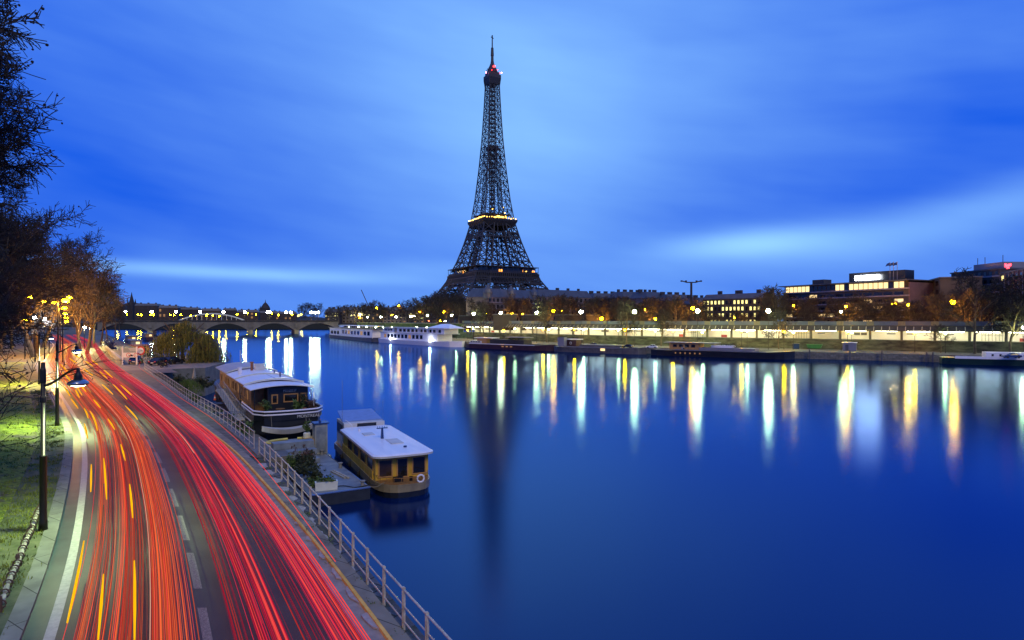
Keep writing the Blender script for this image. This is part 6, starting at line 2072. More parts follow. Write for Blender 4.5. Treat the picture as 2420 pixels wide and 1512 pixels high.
for i, (px, py, w) in enumerate([(1307, 737, 'behind'), (1421, 755, 'behind'), (1548, 755, 'behind'), (1637, 731, 'behind'), (2251, 717, 'behind'), (1998, 726, 'behind'), (1875, 724, 'deep'), (1235, 743, 'behind'), (1211, 741, 'deep'), (1326, 735, 'deep'), (1524, 733, 'deep'), (1734, 752, 'behind'), (2146, 722, 'deep'), (2116, 718, 'deep'), (2106, 719, 'deep')]):
    mast(px, py, w, M['l_orange'] if i in (0, 1, 3, 4) else M['l_smallo'], 'orange sodium lamp behind the station, %s' % ['the one right of the pale apartment block', 'low one above the station roof', 'low one right of the third tall mast', 'the one touching the lit-window building', 'the brightest, in front of the far right offices', 'left of the office block lower floors', 'small one between the lit building and the offices', 'small one below the pale apartment block', 'small faint one beside the tower foot', 'small companion of the one by the pale block', 'small one between the tall masts', 'small one in front of the lit-window building', 'small right one of a pair below the office sign', 'small left one of a pair below the office sign', 'tiny third lamp below the office sign'][i],
         .74 if i in (0, 1, 3, 4) else .40, 'orange sodium lamps behind the station', lt=(OR, 15000))
# lower lamps along the quay
LQ = [(1078, 779, 0), (1105, 781, 1), (1118, 778, 0), (1190, 782, 1), (1216, 778, 0), (1283, 779, 1), (1296, 779, 0), (1357, 779, 1), (1378, 780, 0), (1461, 781, 0), (1476, 781, 1), (1548, 783, 0), (1590, 783, 1), (1752, 784, 1), (1765, 783, 0), (1852, 785, 1), (1874, 787, 0), (2002, 787, 1), (2012, 787, 0), (2161, 789, 1), (2233, 789, 0), (1660, 786, 0)]
for i, (px, py, c) in enumerate(LQ):
    mast(px, py, 'foot', M['l_smallo'] if c else M['l_small'], 'short %s quay lamp before the lit bays, %s from the left' % ('orange' if c else 'green', ORD[i]), .34, 'short lamps along the foot of the station')
LW_ = [(820, 774), (847, 773), (866, 773), (888, 774), (905, 774), (925, 774), (944, 775), (985, 775), (1008, 775), (1058, 777)]
for i, (px, py) in enumerate(LW_):
    mast(px, py, 'foot', M['l_small'], 'small green lamp in front of the ivy wall, %s from the left' % ORD[i], .42, 'small green lamps along the ivy wall')
LU = [(773, 742, 'l_yellow', .7), (812, 746, 'l_yellow', .9), (808, 751, 'l_orange', .7), (868, 750, 'l_yellow', .55), (900, 750, 'l_green', .7), (936, 750, 'l_yellow', .75), (971, 749, 'l_yellow', .75), (978, 747, 'l_yellow', .5), (1010, 747, 'l_yellow', .8), (942, 724, 'l_orange', .6), (992, 738, 'l_orange', .5), (1049, 738, 'l_orange', .6), (1067, 746, 'l_yellow', .65), (1148, 741, 'l_smallo', .5), (926, 745, 'l_smallo', .5), (890, 728, 'l_smallo', .5), (1040, 760, 'l_smallo', .4), (1013, 759, 'traffic', .4), (1052, 761, 'l_white', .4), (836, 748, 'l_smallo', .4), (795, 752, 'l_smallo', .5), (783, 750, 'l_smallo', .4)]
for i, (px, py, c, r) in enumerate(LU):
    mast(px, py, 'wall', M[c], '%s lamp on the embankment above the ivy wall, %s of the group' % ({'l_yellow': 'yellow-white', 'l_orange': 'bright orange', 'l_green': 'greenish white', 'l_smallo': 'small orange', 'traffic': 'red signal', 'l_white': 'small white'}[c], ORD[i]), r * .8, 'lamps on the embankment above the ivy wall')

# ------------------------------------------------------------ trees of the far bank
rng = random.Random(77)
FT = []
for sd in (101, 102, 103):
    FT.append(bare_tree(sd, 15.0, 6.2, 0.045, (7, 7, 6, 4), 0.26, 0.28))
protos = {}
def far_tree(x, y, z, h, label, group, k):
    k = k % 3
    sc = h / 15.0
    if k not in protos:
        T, C = FT[k]
        t = make_tree('bare_tree', label, (x, y, z), group, T, C); t.scale = (sc, sc, sc); protos[k] = t
        return t
    t = dup(protos[k], (x, y, z), rng.uniform(0, 6.28), label, sc)
    t['group'] = group
    return t
# first the two big trunks standing on the quay at the right and the slim ones in front of the station
k = 0
for i, (px, top, Hk) in enumerate([(2303, 640, 1.0), (2386, 655, 1.0), (2222, 770, .6), (1292, 700, .7), (1145, 715, .7), (1480, 715, .7), (1040, 700, .7), (1562, 735, .6), (1840, 740, .55)]):
    b = on(offset(SP, -7), px * S); h = zt(top, b.y) - QZ
    lb = ['big dark tree on the quay, left one of two before the right-hand offices', 'big dark tree nearest the right edge of the picture, on the quay', 'slim young tree lit green by a quay lamp, right part of the station'] + \
         ['slim leafless tree before the lit station, %s' % s for s in ('behind the maroon barge wheelhouse', 'at the left end of the maroon barge', 'between the third and fourth tall masts', 'right of the white ship stern', 'behind the white hatchback', 'behind the long black barge')]
    far_tree(b.x, b.y, QZ, h, lb[i], 'leafless trees on the far quay', i)
i = 0
lbl = ['left of the tower foot', 'below the tower', 'in front of the pale apartment block', 'before the dark apartment roofs', 'left of the lit-window building', 'in front of the lit-window building', 'between the lit building and the office block', 'in front of the office block', 'between the office block and the far right offices', 'in front of the far right offices']
def lab_for(px):
    edges = [1110, 1170, 1400, 1560, 1655, 1800, 1850, 2190, 2245]
    for j, e in enumerate(edges):
        if px < e: return lbl[j]
    return lbl[9]
rows = [(13, 13), (24, 14), (37, 15), (54, 17)]
for ri, (dd, hh) in enumerate(rows):
    poly = offset(SP, dd)
    px = 1000 + ri * 11
    while px < 2440:
        b = on(poly, px * S)
        step = 8.0 / b.y * F / S
        # treetops follow the photograph: lower in front of the lit building
        top = (708 if ri < 3 else 700) if px > 1100 else 702
        if 1655 < px < 1800: top = 738
        elif 1560 < px <= 1655: top = 706
        elif 1800 <= px < 1850: top = 690
        elif 1850 <= px < 2190: top = 718 if ri < 2 else 704
        elif px >= 2190: top = 690
        elif px <= 1100: top = 700
        h = (zt(top, b.y) - 7.5) * rng.uniform(.85, 1.1)
        far_tree(b.x + rng.uniform(-2, 2), b.y + rng.uniform(-2, 2), 7.3, h, 'bare tree %s, %s row from the river' % (lab_for(px), ORD[ri]), 'bare trees behind the station', i)
        i += 1; px += step * rng.uniform(.9, 1.3) * (1.3 if ri == 0 else 1.0)
# trees round the tower foot and along the embankment
TT = [(1020, 690, 520), (1040, 688, 500), (1062, 690, 560), (1005, 702, 480), (985, 706, 520), (965, 712, 560), (948, 714, 600), (1085, 700, 440), (1110, 705, 420), (1140, 708, 470), (1175, 712, 430), (1030, 705, 430),
      (870, 715, 560), (882, 712, 600), (858, 718, 640), (838, 720, 640), (820, 722, 660), (800, 724, 680), (780, 726, 700), (905, 716, 560), (725, 718, 740), (735, 716, 720), (748, 718, 740), (712, 722, 760), (925, 722, 600), (1052, 712, 400), (990, 720, 430), (950, 724, 470), (905, 726, 500)]
for j, (px, top, Y) in enumerate(TT):
    x, y = pp(px, Y)
    far_tree(x, y, 9.5, (zt(top, Y) - 9.5), 'dark tree on the embankment between bridge and tower, %s' % ORD[j], 'dark trees between the bridge and the tower', j)
T, C = bare_tree(140, 15, 6, .05, (7, 8, 7, 5), .3, .3)
x, y = pp(1822, 330); t = make_tree('round_tree', 'round dark bushy tree left of the office block', (x, y, 7.5), None, T, C, cm='leafdark'); t.scale = ((zt(680, 330) - 7.5) / 15,) * 3

# ------------------------------------------------------------ buildings behind the trees
# pale Haussmann block with corner towers right of the tower
hb = block('apartment_block', 'long pale stone apartment block with small roof domes right of the tower foot', pp(1152, 380), pp(1268, 420), 18, 7.5, zt(703, 395), M['haussmann'], M['zinc'], 5, 13, .02, 5.5, seed=3, chim=4, wz=(.2, .8))
hb['category'] = 'building'
Lh = (Vector(pp(1268, 420)) - Vector(pp(1152, 380))).length
for x in (1.5, Lh * .48, Lh - 1.5):
    mb = MB(); H_ = zt(703, 395) - 7.5; mb.lathe([(3.0, H_ - 1), (3.0, H_ + 2.2), (3.3, H_ + 2.4), (2.7, H_ + 4.6), (1.4, H_ + 6.2), (.2, H_ + 8)], (x, 1.2, 0), 10); mb.build('corner_dome', M['zinc'], hb)
for z in (.62, .82):
    mb = MB(); mb.box2(0, Lh, -.5, -.005, H_ * z, H_ * z + .5); mb.build('balcony', M['bands'], hb)
block('apartment_block', 'second pale apartment block, continuing right at the same height', pp(1270, 425), pp(1398, 455), 18, 7.5, zt(702, 440), M['haussmann'], M['zinc'], 5, 12, .02, 5, seed=4, chim=5, wz=(.2, .8))
for i, (a, b, t, Y, wm) in enumerate([(1402, 1470, 696, 470, 'darkwall'), (1470, 1530, 693, 450, 'darkwall'), (1528, 1572, 694, 430, 'haussmann'), (1575, 1642, 700, 430, 'darkwall'), (1642, 1700, 708, 420, 'darkwall')]):
    block('apartment_block', 'dark apartment block right of the pale block, %s from the left' % ORD[i], pp(a, Y), pp(b, Y + 12), 16, 7.5, zt(t + 10, Y), M[wm], M['zinc'], 4, 6, .04, 4.5, group='dark apartment blocks in the middle distance', seed=20 + i, chim=4)
for i, (a, b, t, Y) in enumerate([(1165, 1220, 744, 330), (1232, 1300, 745, 330), (1312, 1372, 745, 315), (1385, 1440, 746, 310), (1085, 1150, 747, 380), (1470, 1530, 747, 300)]):
    block('garden_wall', 'low sunk wall glowing orange behind the trees, %s along the avenue' % ORD[i], pp(a, Y + 2), pp(b, Y), .6, 7.5, zt(t, Y), M['darkwall'], M['zinc'], 0, 0, cat='wall', group='low walls along the avenue')
lit = block('lit_office', 'brown stone building with rows of brightly lit windows above the station roof', pp(1660, 318), pp(1798, 292), 14, 7.5, zt(706, 305), M['darkwall'], M['zinc'], 5, 15, .74, 2.5, seed=8, wm='win_pale', chim=3, darkwin=True, wz=(.2, .75))
# lattice signal mast
p = pp(1633, 400)
root = thing('floodlight_mast', 'thin T-shaped mast standing above the roofs', 'mast', (p[0], p[1], 7.5))
H_ = zt(666, 400) - 7.5
mb = MB(); mb.lathe([(.9, 0), (.7, H_ - .5), (.9, H_)], n=8); mb.build('pole', M['darkwall'], root)
mb = MB(); mb.tube([(-6.5, 0, H_ + .8), (-3, 0, H_ - .3), (3, 0, H_ - .3), (6.5, 0, H_ + .8)], .35, 6)
for x in (-6.3, -3.4, 3.4, 6.3): mb.box((x, 0, H_ + .5), (1.1, .7, .9))
mb.build('crossarm', M['darkwall'], root)
# the long modern office block, terrace floor lit
p0 = Vector((145, 331, 0)); p1 = Vector((175, 273.6, 0))
ofc = thing('office_block', 'long modern office block with a lit top floor and a glowing white roof sign', 'office block', (p0.x, p0.y, 7.5), math.atan2((p1 - p0).y, (p1 - p0).x))
Lo = (p1 - p0).length; Ho = 31 - 7.5
ofc.location.z = 7.5
boxp(ofc, 'wall', M['modern'], 0, Lo, 0, 22, 0, Ho - 4.2)
for k in range(6):
    boxp(ofc, 'floor_band', M['bands'], -.4, Lo + .4, -.7, -.003, Ho - 4.2 - k * 3.2, Ho - 3.5 - k * 3.2 - .1 * 1)
boxp(ofc, 'recessed_top_floor', M['darkwall'], .6, Lo - .6, .8, 21, Ho - 4.2, Ho - .45)
boxp(ofc, 'roof', M['zinc'], -1.8, Lo + 1.2, -1.8, 22.5, Ho - .45, Ho)
rng = random.Random(5)
for k in range(26):
    x = 1 + (Lo - 3) * k / 26; on_ = (k < 6) or (k > 12 and rng.random() < .85) or rng.random() < .2
    boxp(ofc, 'lit_window' if on_ else 'window', M['win_warm'] if on_ else M['glass'], x, x + Lo / 26 * .78, .65, .79, Ho - 3.5, Ho - .8)
for k in range(5):
    for j in range(13):
        x = 1.5 + (Lo - 3) * j / 13; z = Ho - 7.2 - k * 3.2
        on_ = rng.random() < .12
        boxp(ofc, 'lit_window' if on_ else 'window', M['win_warm'] if on_ else M['glass'], x, x + Lo / 13 * .8, -.05, -.004, z + .2, z + 1.9)
boxp(ofc, 'plant_room', M['hullblack'], Lo * .54, Lo * .95, 3, 10, Ho, Ho + 4.6)
boxp(ofc, 'plant_room', M['modern'], Lo * .22, Lo * .32, 4, 10, Ho, Ho + 2.6)
boxp(ofc, 'end_wall', mat('pinkish_end_wall', (.10, .06, .075), .8, var=.2, scale=.3), Lo + .003, Lo + .5, 0, 22, 0, Ho - 1.2)
sg = boxp(ofc, 'roof_sign', M['sign_glow'], Lo * .60, Lo * .78, 1.6, 2.2, Ho + .9, Ho + 3.1)
for k, x in enumerate((.86, .885, .91)):
    mb = MB(); mb.beam((Lo * x, 1.5, Ho), (Lo * x, 1.5, Ho + 8.4), .12, 6)
    f = mb.build('flagpole', M['bands'], ofc)
    mb = MB(); mb.add([(Lo * x, 1.5, Ho + 8.2), (Lo * x - 1.6, 1.8, Ho + 7.8), (Lo * x - 2.0, 1.3, Ho + 6.5), (Lo * x, 1.5, Ho + 6.9), (Lo * x, 1.55, Ho + 8.2), (Lo * x - 1.6, 1.85, Ho + 7.8), (Lo * x - 2.0, 1.35, Ho + 6.5), (Lo * x, 1.55, Ho + 6.9)],
                     [(0, 1, 2, 3), (7, 6, 5, 4), (0, 4, 5, 1), (1, 5, 6, 2), (2, 6, 7, 3)]); mb.build('flag', M['carblue'], f)
block('office_block', 'plain grey flat-roofed office block between the long office and the red-signed hotel', (pp(2172, 310)[0], 310), (pp(2188, 270)[0] + 6, 270), 15, 7.5, zt(664, 290), M['modern'], M['zinc'], 6, 4, .05, 0, seed=13)
block('office_block', 'blue-grey block in the gap left of the tall concrete offices', pp(2200, 340), pp(2250, 330), 15, 7.5, zt(662, 330), M['modern'], M['zinc'], 6, 4, .0, 0, seed=14)
b2 = block('concrete_offices', 'tall grey concrete office building with roof plant left of the red sign', pp(2247, 290), pp(2362, 262), 22, 7.5, zt(641, 275), M['modern'], M['zinc'], 8, 9, .01, 0, seed=15)
L2 = (Vector(pp(2362, 262)) - Vector(pp(2247, 290))).length; H2 = zt(641, 275) - 7.5
boxp(b2, 'roof_plant', M['bands'], L2 * .35, L2 * .95, 3, 12, H2 + .5, H2 + 3.2)
for k in range(8): boxp(b2, 'floor_band', M['bands'], L2 * .5, L2, -.35, -.125, H2 * (k + .05) / 8, H2 * (k + .25) / 8)
mb = MB()
for x in (.3, .45, .8): mb.beam((L2 * x, 6, H2), (L2 * x, 6, H2 + 6.5), .12)
mb.build('aerials', M['darkwall'], b2)
b3 = block('hotel_building', 'dark hotel building with vertical strips and a red roof sign at the right edge', pp(2364, 262), pp(2520, 205), 24, 7.5, zt(640, 245), M['hullred'], M['zinc'], 7, 12, .10, 0, seed=16, wm='win_pale')
L3 = (Vector(pp(2520, 205)) - Vector(pp(2364, 262))).length; H3 = zt(640, 245) - 7.5
for k in range(13): boxp(b3, 'facade_rib', M['bands'], L3 * k / 12.5, L3 * k / 12.5 + .25, -.4, -.13, 0, H3)
fr = MB()
for x in (3.5, 6.4, 9.3): fr.beam((x, 1, H3 + .5), (x, 1, H3 + 4.0), .08)
fr.beam((2.5, 1, H3 + 1.6), (10.5, 1, H3 + 1.6), .08); sf = fr.build('sign_frame', M['darkwall'], b3)
text('Mercure', 2.1, M['neon'], sf, (6.4, .6, H3 + 3.3), (R(90), 0, 0), ext=.12)
text('HOTEL', 1.0, M['neon'], sf, (6.4, .6, H3 + 2.15), (R(90), 0, 0), ext=.12)
# small crane beyond the embankment
p = pp(868, 700); root = thing('crane', 'thin crane jib above the trees left of the tower', 'crane', (p[0], p[1], 9))
mb = MB(); mb.beam((0, 0, 0), (0, 0, 20), .7); mb.build('mast', M['darkwall'], root)
mb = MB(); mb.beam((2, 0, 18), (-7, 0, 38), .5); mb.build('jib', M['darkwall'], root)
# low buildings left of the embankment trees
for i, (a, b, t, Y) in enumerate([(768, 800, 733, 720), (800, 850, 729, 740), (850, 905, 727, 700), (905, 960, 730, 680), (960, 1010, 728, 640)]):
    block('apartment_block', 'dim apartment block behind the embankment trees, %s from the bridge end' % ORD[i], pp(a, Y), pp(b, Y), 16, 9, zt(t + 4, Y), M['haussmann'] if i in (1, 3) else M['darkwall'], M['zinc'], 4, 6, .06, 4, group='dim apartment blocks behind the embankment trees', seed=40 + i, chim=3)

# ------------------------------------------------------------ the iron tower
TX, TY, TZ = -22.0, 691.0, 7.0
TW = thing('iron_lattice_tower', 'great dark iron lattice tower with two galleries and a red beacon at its top', 'tower', (TX, TY, TZ), R(28))
PROF = [(0, 66), (20, 56), (34, 48.5), (48, 39.5), (57, 36.2), (66, 31.8), (88.5, 24.6), (110.6, 19.0), (116, 18.0), (140, 14.6), (175, 11.2), (209, 8.65), (240, 7.0), (265, 6.0), (276, 5.6)]
def pw_(h):
    for (a, wa), (b, wb) in zip(PROF, PROF[1:]):
        if a <= h <= b:
            return wa + (wb - wa) * (h - a) / (b - a)
    return PROF[-1][1]
INN = [(0, 40), (20, 33), (34, 27.5), (48, 21.5), (57, 19.5), (66, 16.0), (88.5, 11.0), (110.6, 7.0), (116, 6.4), (140, 4.2), (165, 2.2), (190, .6), (200, 0)]
def iw_(h):
    if h >= 200: return 0.0
    for (a, wa), (b, wb) in zip(INN, INN[1:]):
        if a <= h <= b:
            return wa + (wb - wa) * (h - a) / (b - a)
def lattice(mb, A, B, C, D, w):
    """panel with corners A,B (bottom) D,C (top)"""
    A, B, C, D = map(Vector, (A, B, C, D))
    w *= 1.3; mb.beam(A, C, w, 4); mb.beam(B, D, w, 4)
    mb.beam(D, C, w * 1.2, 4)
    m_ = (A + B + C + D) / 4
    mb.beam((A + D) / 2, m_, w * .6, 3); mb.beam((B + C) / 2, m_, w * .6, 3)
def leg(sx, sy, hs, wchord, wlat):
    mb = MB()
    def c(h, ox, oy):
        o, i = pw_(h), iw_(h)
        return Vector((sx * (o if ox else i), sy * (o if oy else i), h))
    for a, b in zip(hs, hs[1:]):
        for ox in (0, 1):
            for oy in (0, 1):
                mb.beam(c(a, ox, oy), c(b, ox, oy), wchord, 4)
        cs = [(0, 0), (1, 0), (1, 1), (0, 1)]
        for k in range(4):
            p, q = cs[k], cs[(k + 1) % 4]
            lattice(mb, c(a, *p), c(a, *q), c(b, *q), c(b, *p), wlat)
            # each panel also split in two across its width
            m0 = (c(a, *p) + c(a, *q)) / 2; m1 = (c(b, *p) + c(b, *q)) / 2
            if wlat > .42: mb.beam(m0, m1, wlat * .5, 3)
    return mb
for sx in (-1, 1):
    for sy in (-1, 1):
        leg(sx, sy, [0, 10, 20, 30, 40, 49, 57], .95, .50).build('lower_leg', M['tower'], TW)
        leg(sx, sy, [60, 70.5, 81, 91.5, 102, 112], .85, .42).build('middle_leg', M['tower'], TW)
        mb = MB(); mb.box((sx * 53, sy * 53, -1), (30, 30, 6)); mb.build('masonry_foot', M['haussmann'], TW)
# inner pairs of posts on each middle face, as in the photograph
mb = MB()
for k in range(4):
    c_, s_ = math.cos(k * math.pi / 2), math.sin(k * math.pi / 2)
    for u in (-.30, .30):
        a = (u * 2 * 12, -34); b = (u * 2 * 5, -18.6)
        mb.beam((a[0] * c_ - a[1] * s_, a[0] * s_ + a[1] * c_, 60), (b[0] * c_ - b[1] * s_, b[0] * s_ + b[1] * c_, 112), .5)
mb.build('middle_struts', M['tower'], TW)
# arches between the legs
for k in range(4):
    c_, s_ = math.cos(k * math.pi / 2), math.sin(k * math.pi / 2)
    def rot(x, y, z): return Vector((x * c_ - y * s_, x * s_ + y * c_, z))
    mb = MB(); n = 20; ri, ro = [], []
    for j in range(n + 1):
        a = math.pi * j / n
        for r, l in ((34.5, ri), (38.2, ro)):
            x = r * math.cos(a); z = 8 + r * 1.02 * math.sin(a) * (.97 if r < 36 else .98)
            y = -(pw_(min(56, max(0, z))) + .3)
            l.append(rot(x, y, z))
    mb.tube(ri, .7, 4); mb.tube(ro, .7, 4)
    for j in range(n):
        mb.beam(ri[j], ro[j + 1], .28, 3); mb.beam(ro[j], ri[j + 1], .28, 3)
    mb.build('arch', M['tower'], TW)
    # spandrel truss under the first gallery
    mb = MB(); z0, z1 = 45.5, 51.5; w0, w1 = 41.0, 38.2
    m = 24
    for j in range(m):
        xa = -1 + 2 * j / m; xb = -1 + 2 * (j + 1) / m
        A = rot(xa * w0, -w0, z0); B = rot(xb * w0, -w0, z0); C = rot(xb * w1, -w1, z1); D = rot(xa * w1, -w1, z1)
        mb.beam(A, C, .30, 3); mb.beam(B, D, .30, 3); mb.beam(A, D, .28, 3)
    mb.beam(rot(-w0, -w0, z0), rot(w0, -w0, z0), .9); mb.beam(rot(-w1, -w1, z1), rot(w1, -w1, z1), .9)
    mb.build('gallery_truss', M['tower'], TW)
# first gallery
g1 = MB(); g1.prism([(-37.5, -37.5), (37.5, -37.5), (37.5, 37.5), (-37.5, 37.5)], 55.6, 56.6)
o = len(g1.v)
def frame(mb, r0, r1, z0, z1):
    a = [(-r0, -r0, z0), (r0, -r0, z0), (r0, r0, z0), (-r0, r0, z0)]; b = [(-r1, -r1, z1), (r1, -r1, z1), (r1, r1, z1), (-r1, r1, z1)]
    mb.add(a + b, [(k, (k + 1) % 4, 4 + (k + 1) % 4, 4 + k) for k in range(4)])
frame(g1, 38.0, 37.5, 51.6, 52.6); frame(g1, 36.6, 36.9, 52.6, 55.6)
G1 = g1.build('first_gallery', M['tower'], TW)
mb = MB()
for k in range(4):
    c_, s_ = math.cos(k * math.pi / 2), math.sin(k * math.pi / 2)
    for j in range(33):
        x = -37.2 + 74.4 * j / 32
        mb.add([], [])
        a = (x, -37.9); mb.box((a[0] * c_ - a[1] * s_, a[0] * s_ + a[1] * c_, 54.2), (.9 if k % 2 == 0 else 1.6, 1.6 if k % 2 == 0 else .9, 3.2), 0, 1.0)
mb.build('corbels', M['tower'], G1)
mb = MB(); mb.prism([(-37.9, -37.9), (37.9, -37.9), (37.9, 37.9), (-37.9, 37.9)], 62.4, 63.1); mb.build('gallery_roof', M['tower'], G1)
mb = MB()
for k in range(4):
    c_, s_ = math.cos(k * math.pi / 2), math.sin(k * math.pi / 2)
    for j in range(13):
        x = -37.4 + 74.8 * j / 12; a = (x, -37.4)
        mb.box((a[0] * c_ - a[1] * s_, a[0] * s_ + a[1] * c_, 59.5), (.35, .35, 5.8))
    a = (0, -37.4); mb.box((a[0] * c_ - a[1] * s_, a[0] * s_ + a[1] * c_, 57.6), (74.8, .2, .25) if k % 2 == 0 else (.2, 74.8, .25))
mb.build('gallery_posts', M['tower'], G1)
mb = MB()
for sx, sy in ((-1, -1), (1, -1), (1, 1), (-1, 1)):
    mb.box((sx * 22, sy * 22, 59.4), (22, 22, 5.6))
mb.box((0, -31, 59.2), (40, 6, 5.2)); mb.build('pavilions', mat('pavilion_glass', (.03, .025, .03), .2, var=.2), G1)
for (x, y, w, m) in ((-6, -34.4, 2.6, 'twr_orange'), (-8.5, -34.3, 1.2, 'twr_orange'), (24, -34.6, 1.4, 'twr_lamp'), (20, -34.6, .8, 'twr_orange'), (33.5, -33.5, 4.0, 'twr_orange'), (-33.2, 4, 1.5, 'twr_orange')):
    mb = MB(); mb.box((x, y, 58.6), (w, .3, 2.6 if m != 'twr_lamp' else .8), 0, .6); mb.build('gallery_light', M[m], G1)
for j in range(8):
    mb = MB(); mb.box((-33.2, -2 + 3.2 * j, 59.0 + (j % 2) * 1.0), (.2, 1.1, .7)); mb.build('gallery_window', M['win_warm'], G1)
# second gallery
g2 = MB(); frame(g2, 17.9, 20.6, 108.5, 114.0); frame(g2, 20.6, 20.9, 114.0, 115.6); g2.prism([(-20.9, -20.9), (20.9, -20.9), (20.9, 20.9), (-20.9, 20.9)], 115.6, 116.1)
G2 = g2.build('second_gallery', M['tower'], TW)
mb = MB()
for k in range(4):
    c_, s_ = math.cos(k * math.pi / 2), math.sin(k * math.pi / 2)
    for j in range(19):
        x = -20 + 40 * j / 18; a0 = (x * .88, -18.2); a1 = (x, -21.0)
        mb.beam((a0[0] * c_ - a0[1] * s_, a0[0] * s_ + a0[1] * c_, 109), (a1[0] * c_ - a1[1] * s_, a1[0] * s_ + a1[1] * c_, 115.4), .32)
mb.build('corbels', M['tower'], G2)
mb = MB(); mb.prism([(-12, -12), (12, -12), (12, 12), (-12, 12)], 116.1, 121.5); frame(mb, 15, 15.4, 121.5, 122.4); mb.prism([(-15, -15), (15, -15), (15, 15), (-15, 15)], 121.5, 121.8); mb.build('pavilion', M['tower'], G2)
frame2 = MB()
z0, z1 = 96.5, 101.5
for k in range(4):
    c_, s_ = math.cos(k * math.pi / 2), math.sin(k * math.pi / 2)
    for zz in (z0, z1):
        w = pw_(zz); frame2.beam((-w * c_ + w * s_, -w * s_ - w * c_, zz), (w * c_ + w * s_, w * s_ - w * c_, zz), .8)
    for j in range(10):
        w = pw_(z0); w1 = pw_(z1); xa = (-1 + .2 * j); xb = xa + .2
        def rr(x, y, z): return (x * c_ - y * s_, x * s_ + y * c_, z)
        frame2.beam(rr(xa * w, -w, z0), rr(xb * w1, -w1, z1), .35, 3); frame2.beam(rr(xb * w, -w, z0), rr(xa * w1, -w1, z1), .35, 3)
frame2.build('belt_truss', M['tower'], TW)
rng = random.Random(12)
for k in range(4):
    c_, s_ = math.cos(k * math.pi / 2), math.sin(k * math.pi / 2)
    if k in (1, 2): continue
    for j in range(14):
        x = -19 + 38 * j / 13; y = -19.8; q_ = rng.uniform(.6, 1.0)
        mb = MB(); mb.box((x * c_ - y * s_, x * s_ + y * c_, 117.2 + rng.uniform(-.2, .5)), (q_, q_, q_)); mb.build('gallery_lamp', M['twr_lamp'], G2)
for (x, y, z, w) in ((0, -15, 119.4, 3.2), (4.5, -15, 118.9, 4.2), (-4, -15, 118.3, 1.6), (9, -15, 119.8, .8), (-15, 5, 118.6, 1.4)):
    mb = MB(); mb.box((x, y, z), (w, .8, 1.5)); mb.build('gallery_lamp', M['twr_lamp'], G2)
for (x, y, z) in ((-6, -13, 127), (7, -13, 130), (9, -13, 124)):
    mb = MB(); mb.box((x, y, z), (.9, .8, .9)); mb.build('white_lamp', M['twr_lamp'], G2)
# shaft above the second gallery
hs = [116.1]
while hs[-1] < 268:
    hs.append(hs[-1] + max(6.0, 11.5 - (hs[-1] - 116) * .035))
hs[-1] = 270
mb = MB()
for a, b in zip(hs, hs[1:]):
    split = iw_(a) > .5
    for k in range(4):
        c_, s_ = math.cos(k * math.pi / 2), math.sin(k * math.pi / 2)
        def rr(x, y, z): return Vector((x * c_ - y * s_, x * s_ + y * c_, z))
        oa, ob, ia, ib = pw_(a), pw_(b), max(.0, iw_(a)), max(.0, iw_(b))
        mb.beam(rr(-oa, -oa, a), rr(-ob, -ob, b), .55)
        if split:
            for sgn in (-1, 1):
                lattice(mb, rr(sgn * oa, -oa, a), rr(sgn * ia, -oa, a), rr(sgn * ib, -ob, b), rr(sgn * ob, -ob, b), .27)
                mb.beam(rr(sgn * ia, -oa, a), rr(sgn * ib, -ob, b), .40)
                # inner faces of the corner columns
                lattice(mb, rr(sgn * oa, -ia, a), rr(sgn * ia, -ia, a), rr(sgn * ib, -ib, b), rr(sgn * ob, -ib, b), .22)
        else:
            for sgn in (-1, 1):
                lattice(mb, rr(sgn * oa, -oa, a), rr(0, -oa, a), rr(0, -ob, b), rr(sgn * ob, -ob, b), .24)
            mb.beam(rr(0, -oa, a), rr(0, -ob, b), .32)
mb.build('upper_shaft', M['tower'], TW)
mb = MB()
for x, y in ((-2.3, -2.3), (2.3, -2.3), (2.3, 2.3), (-2.3, 2.3)):
    mb.beam((x, y, 116), (x * .8, y * .8, 270), .45)
h = 118
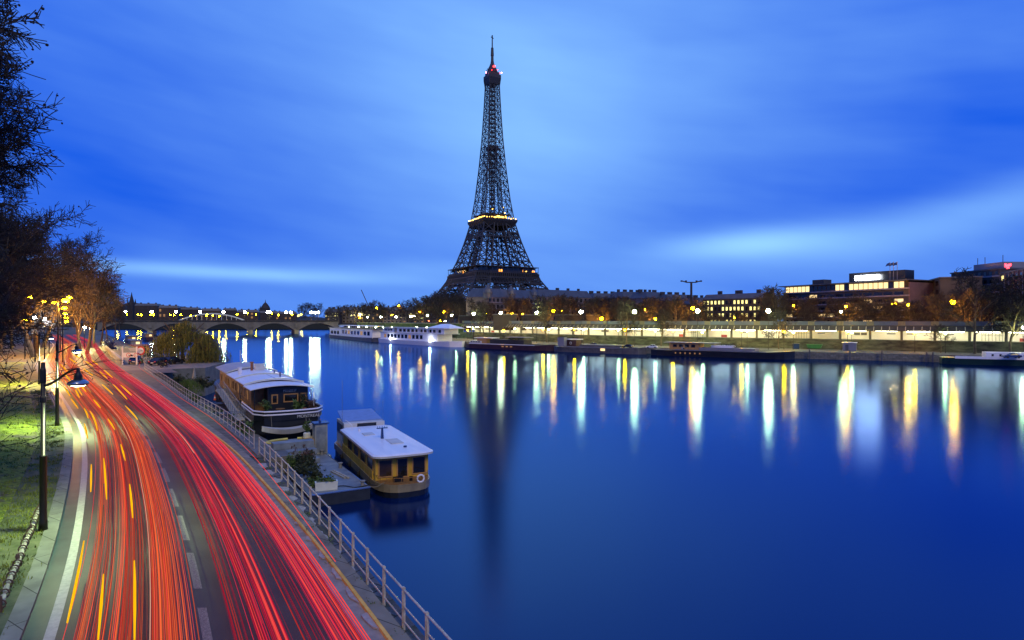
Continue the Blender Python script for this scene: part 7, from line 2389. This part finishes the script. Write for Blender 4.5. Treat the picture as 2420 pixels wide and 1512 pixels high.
while h < 268:
    mb.beam((-2.3, -2.3, h), (2.3, -2.3, h + 4), .26, 3); mb.beam((2.3, -2.3, h), (-2.3, -2.3, h + 4), .26, 3)
    mb.beam((-2.3, 2.3, h), (-2.3, -2.3, h + 4), .26, 3); mb.box((0, 0, h + 2), (4.4, 4.4, .5)); h += 5
mb.build('lift_shaft', M['tower'], TW)
mb = MB(); mb.box((0, 0, 197), (11, 11, 3.5)); mb.build('intermediate_platform', M['tower'], TW)
# top
mb = MB()
for sx, sy in ((-1, -1), (1, -1), (1, 1), (-1, 1)):
    mb.beam((sx * 5.6, sy * 5.6, 262), (sx * 7.0, sy * 7.0, 274), .5)
frame(mb, 5.6, 7.2, 268, 274.2)
mb.prism([(-7.3, -7.3), (7.3, -7.3), (7.3, 7.3), (-7.3, 7.3)], 274.2, 277.8); T3 = mb.build('top_cabin', M['tower'], TW)
mb = MB(); mb.prism([(-6.0, -6.0), (6.0, -6.0), (6.0, 6.0), (-6.0, 6.0)], 277.8, 281.0)
rng = random.Random(6)
for k in range(26):
    a = rng.uniform(0, 6.28); r = rng.uniform(4, 7.2); mb.beam((r * math.cos(a), r * math.sin(a), 281), (r * math.cos(a), r * math.sin(a), 281 + rng.uniform(2, 5)), .28, 4)
mb.lathe([(6.2, 281.5), (5.2, 285), (3.2, 289), (2.0, 292), (1.8, 294)], n=10); mb.build('upper_cabin', M['tower'], T3)
mb = MB(); mb.lathe([(1.7, 293), (1.5, 300), (1.9, 300.5), (1.5, 308), (1.6, 309), (.75, 309.5), (.65, 320)], n=8); mb.box((0, 0, 320.6), (4.6, .8, .6), .5); mb.box((0, 0, 322), (1.0, 1.0, 2.6)); mb.build('antenna', M['tower'], T3)
mb = MB(); mb.ball((-1.5, -7.6, 285.6), 1.25, 8, 5); mb.build('red_beacon', M['beacon'], T3)
for (x, y, z) in ((-8.4, -1.5, 279.8), (8.3, -6.5, 280.8)):
    mb = MB(); mb.ball((x, y, z), .55, 6, 4); mb.build('pink_beacon', M['pinkb'], T3)
for (x, y, z) in ((2.5, -8.1, 282.5), (5.5, -8.1, 279.8), (-4.5, -8.1, 281)):
    mb = MB(); mb.ball((x, y, z), .35, 6, 4); mb.build('small_beacon', M['beacon'], T3)
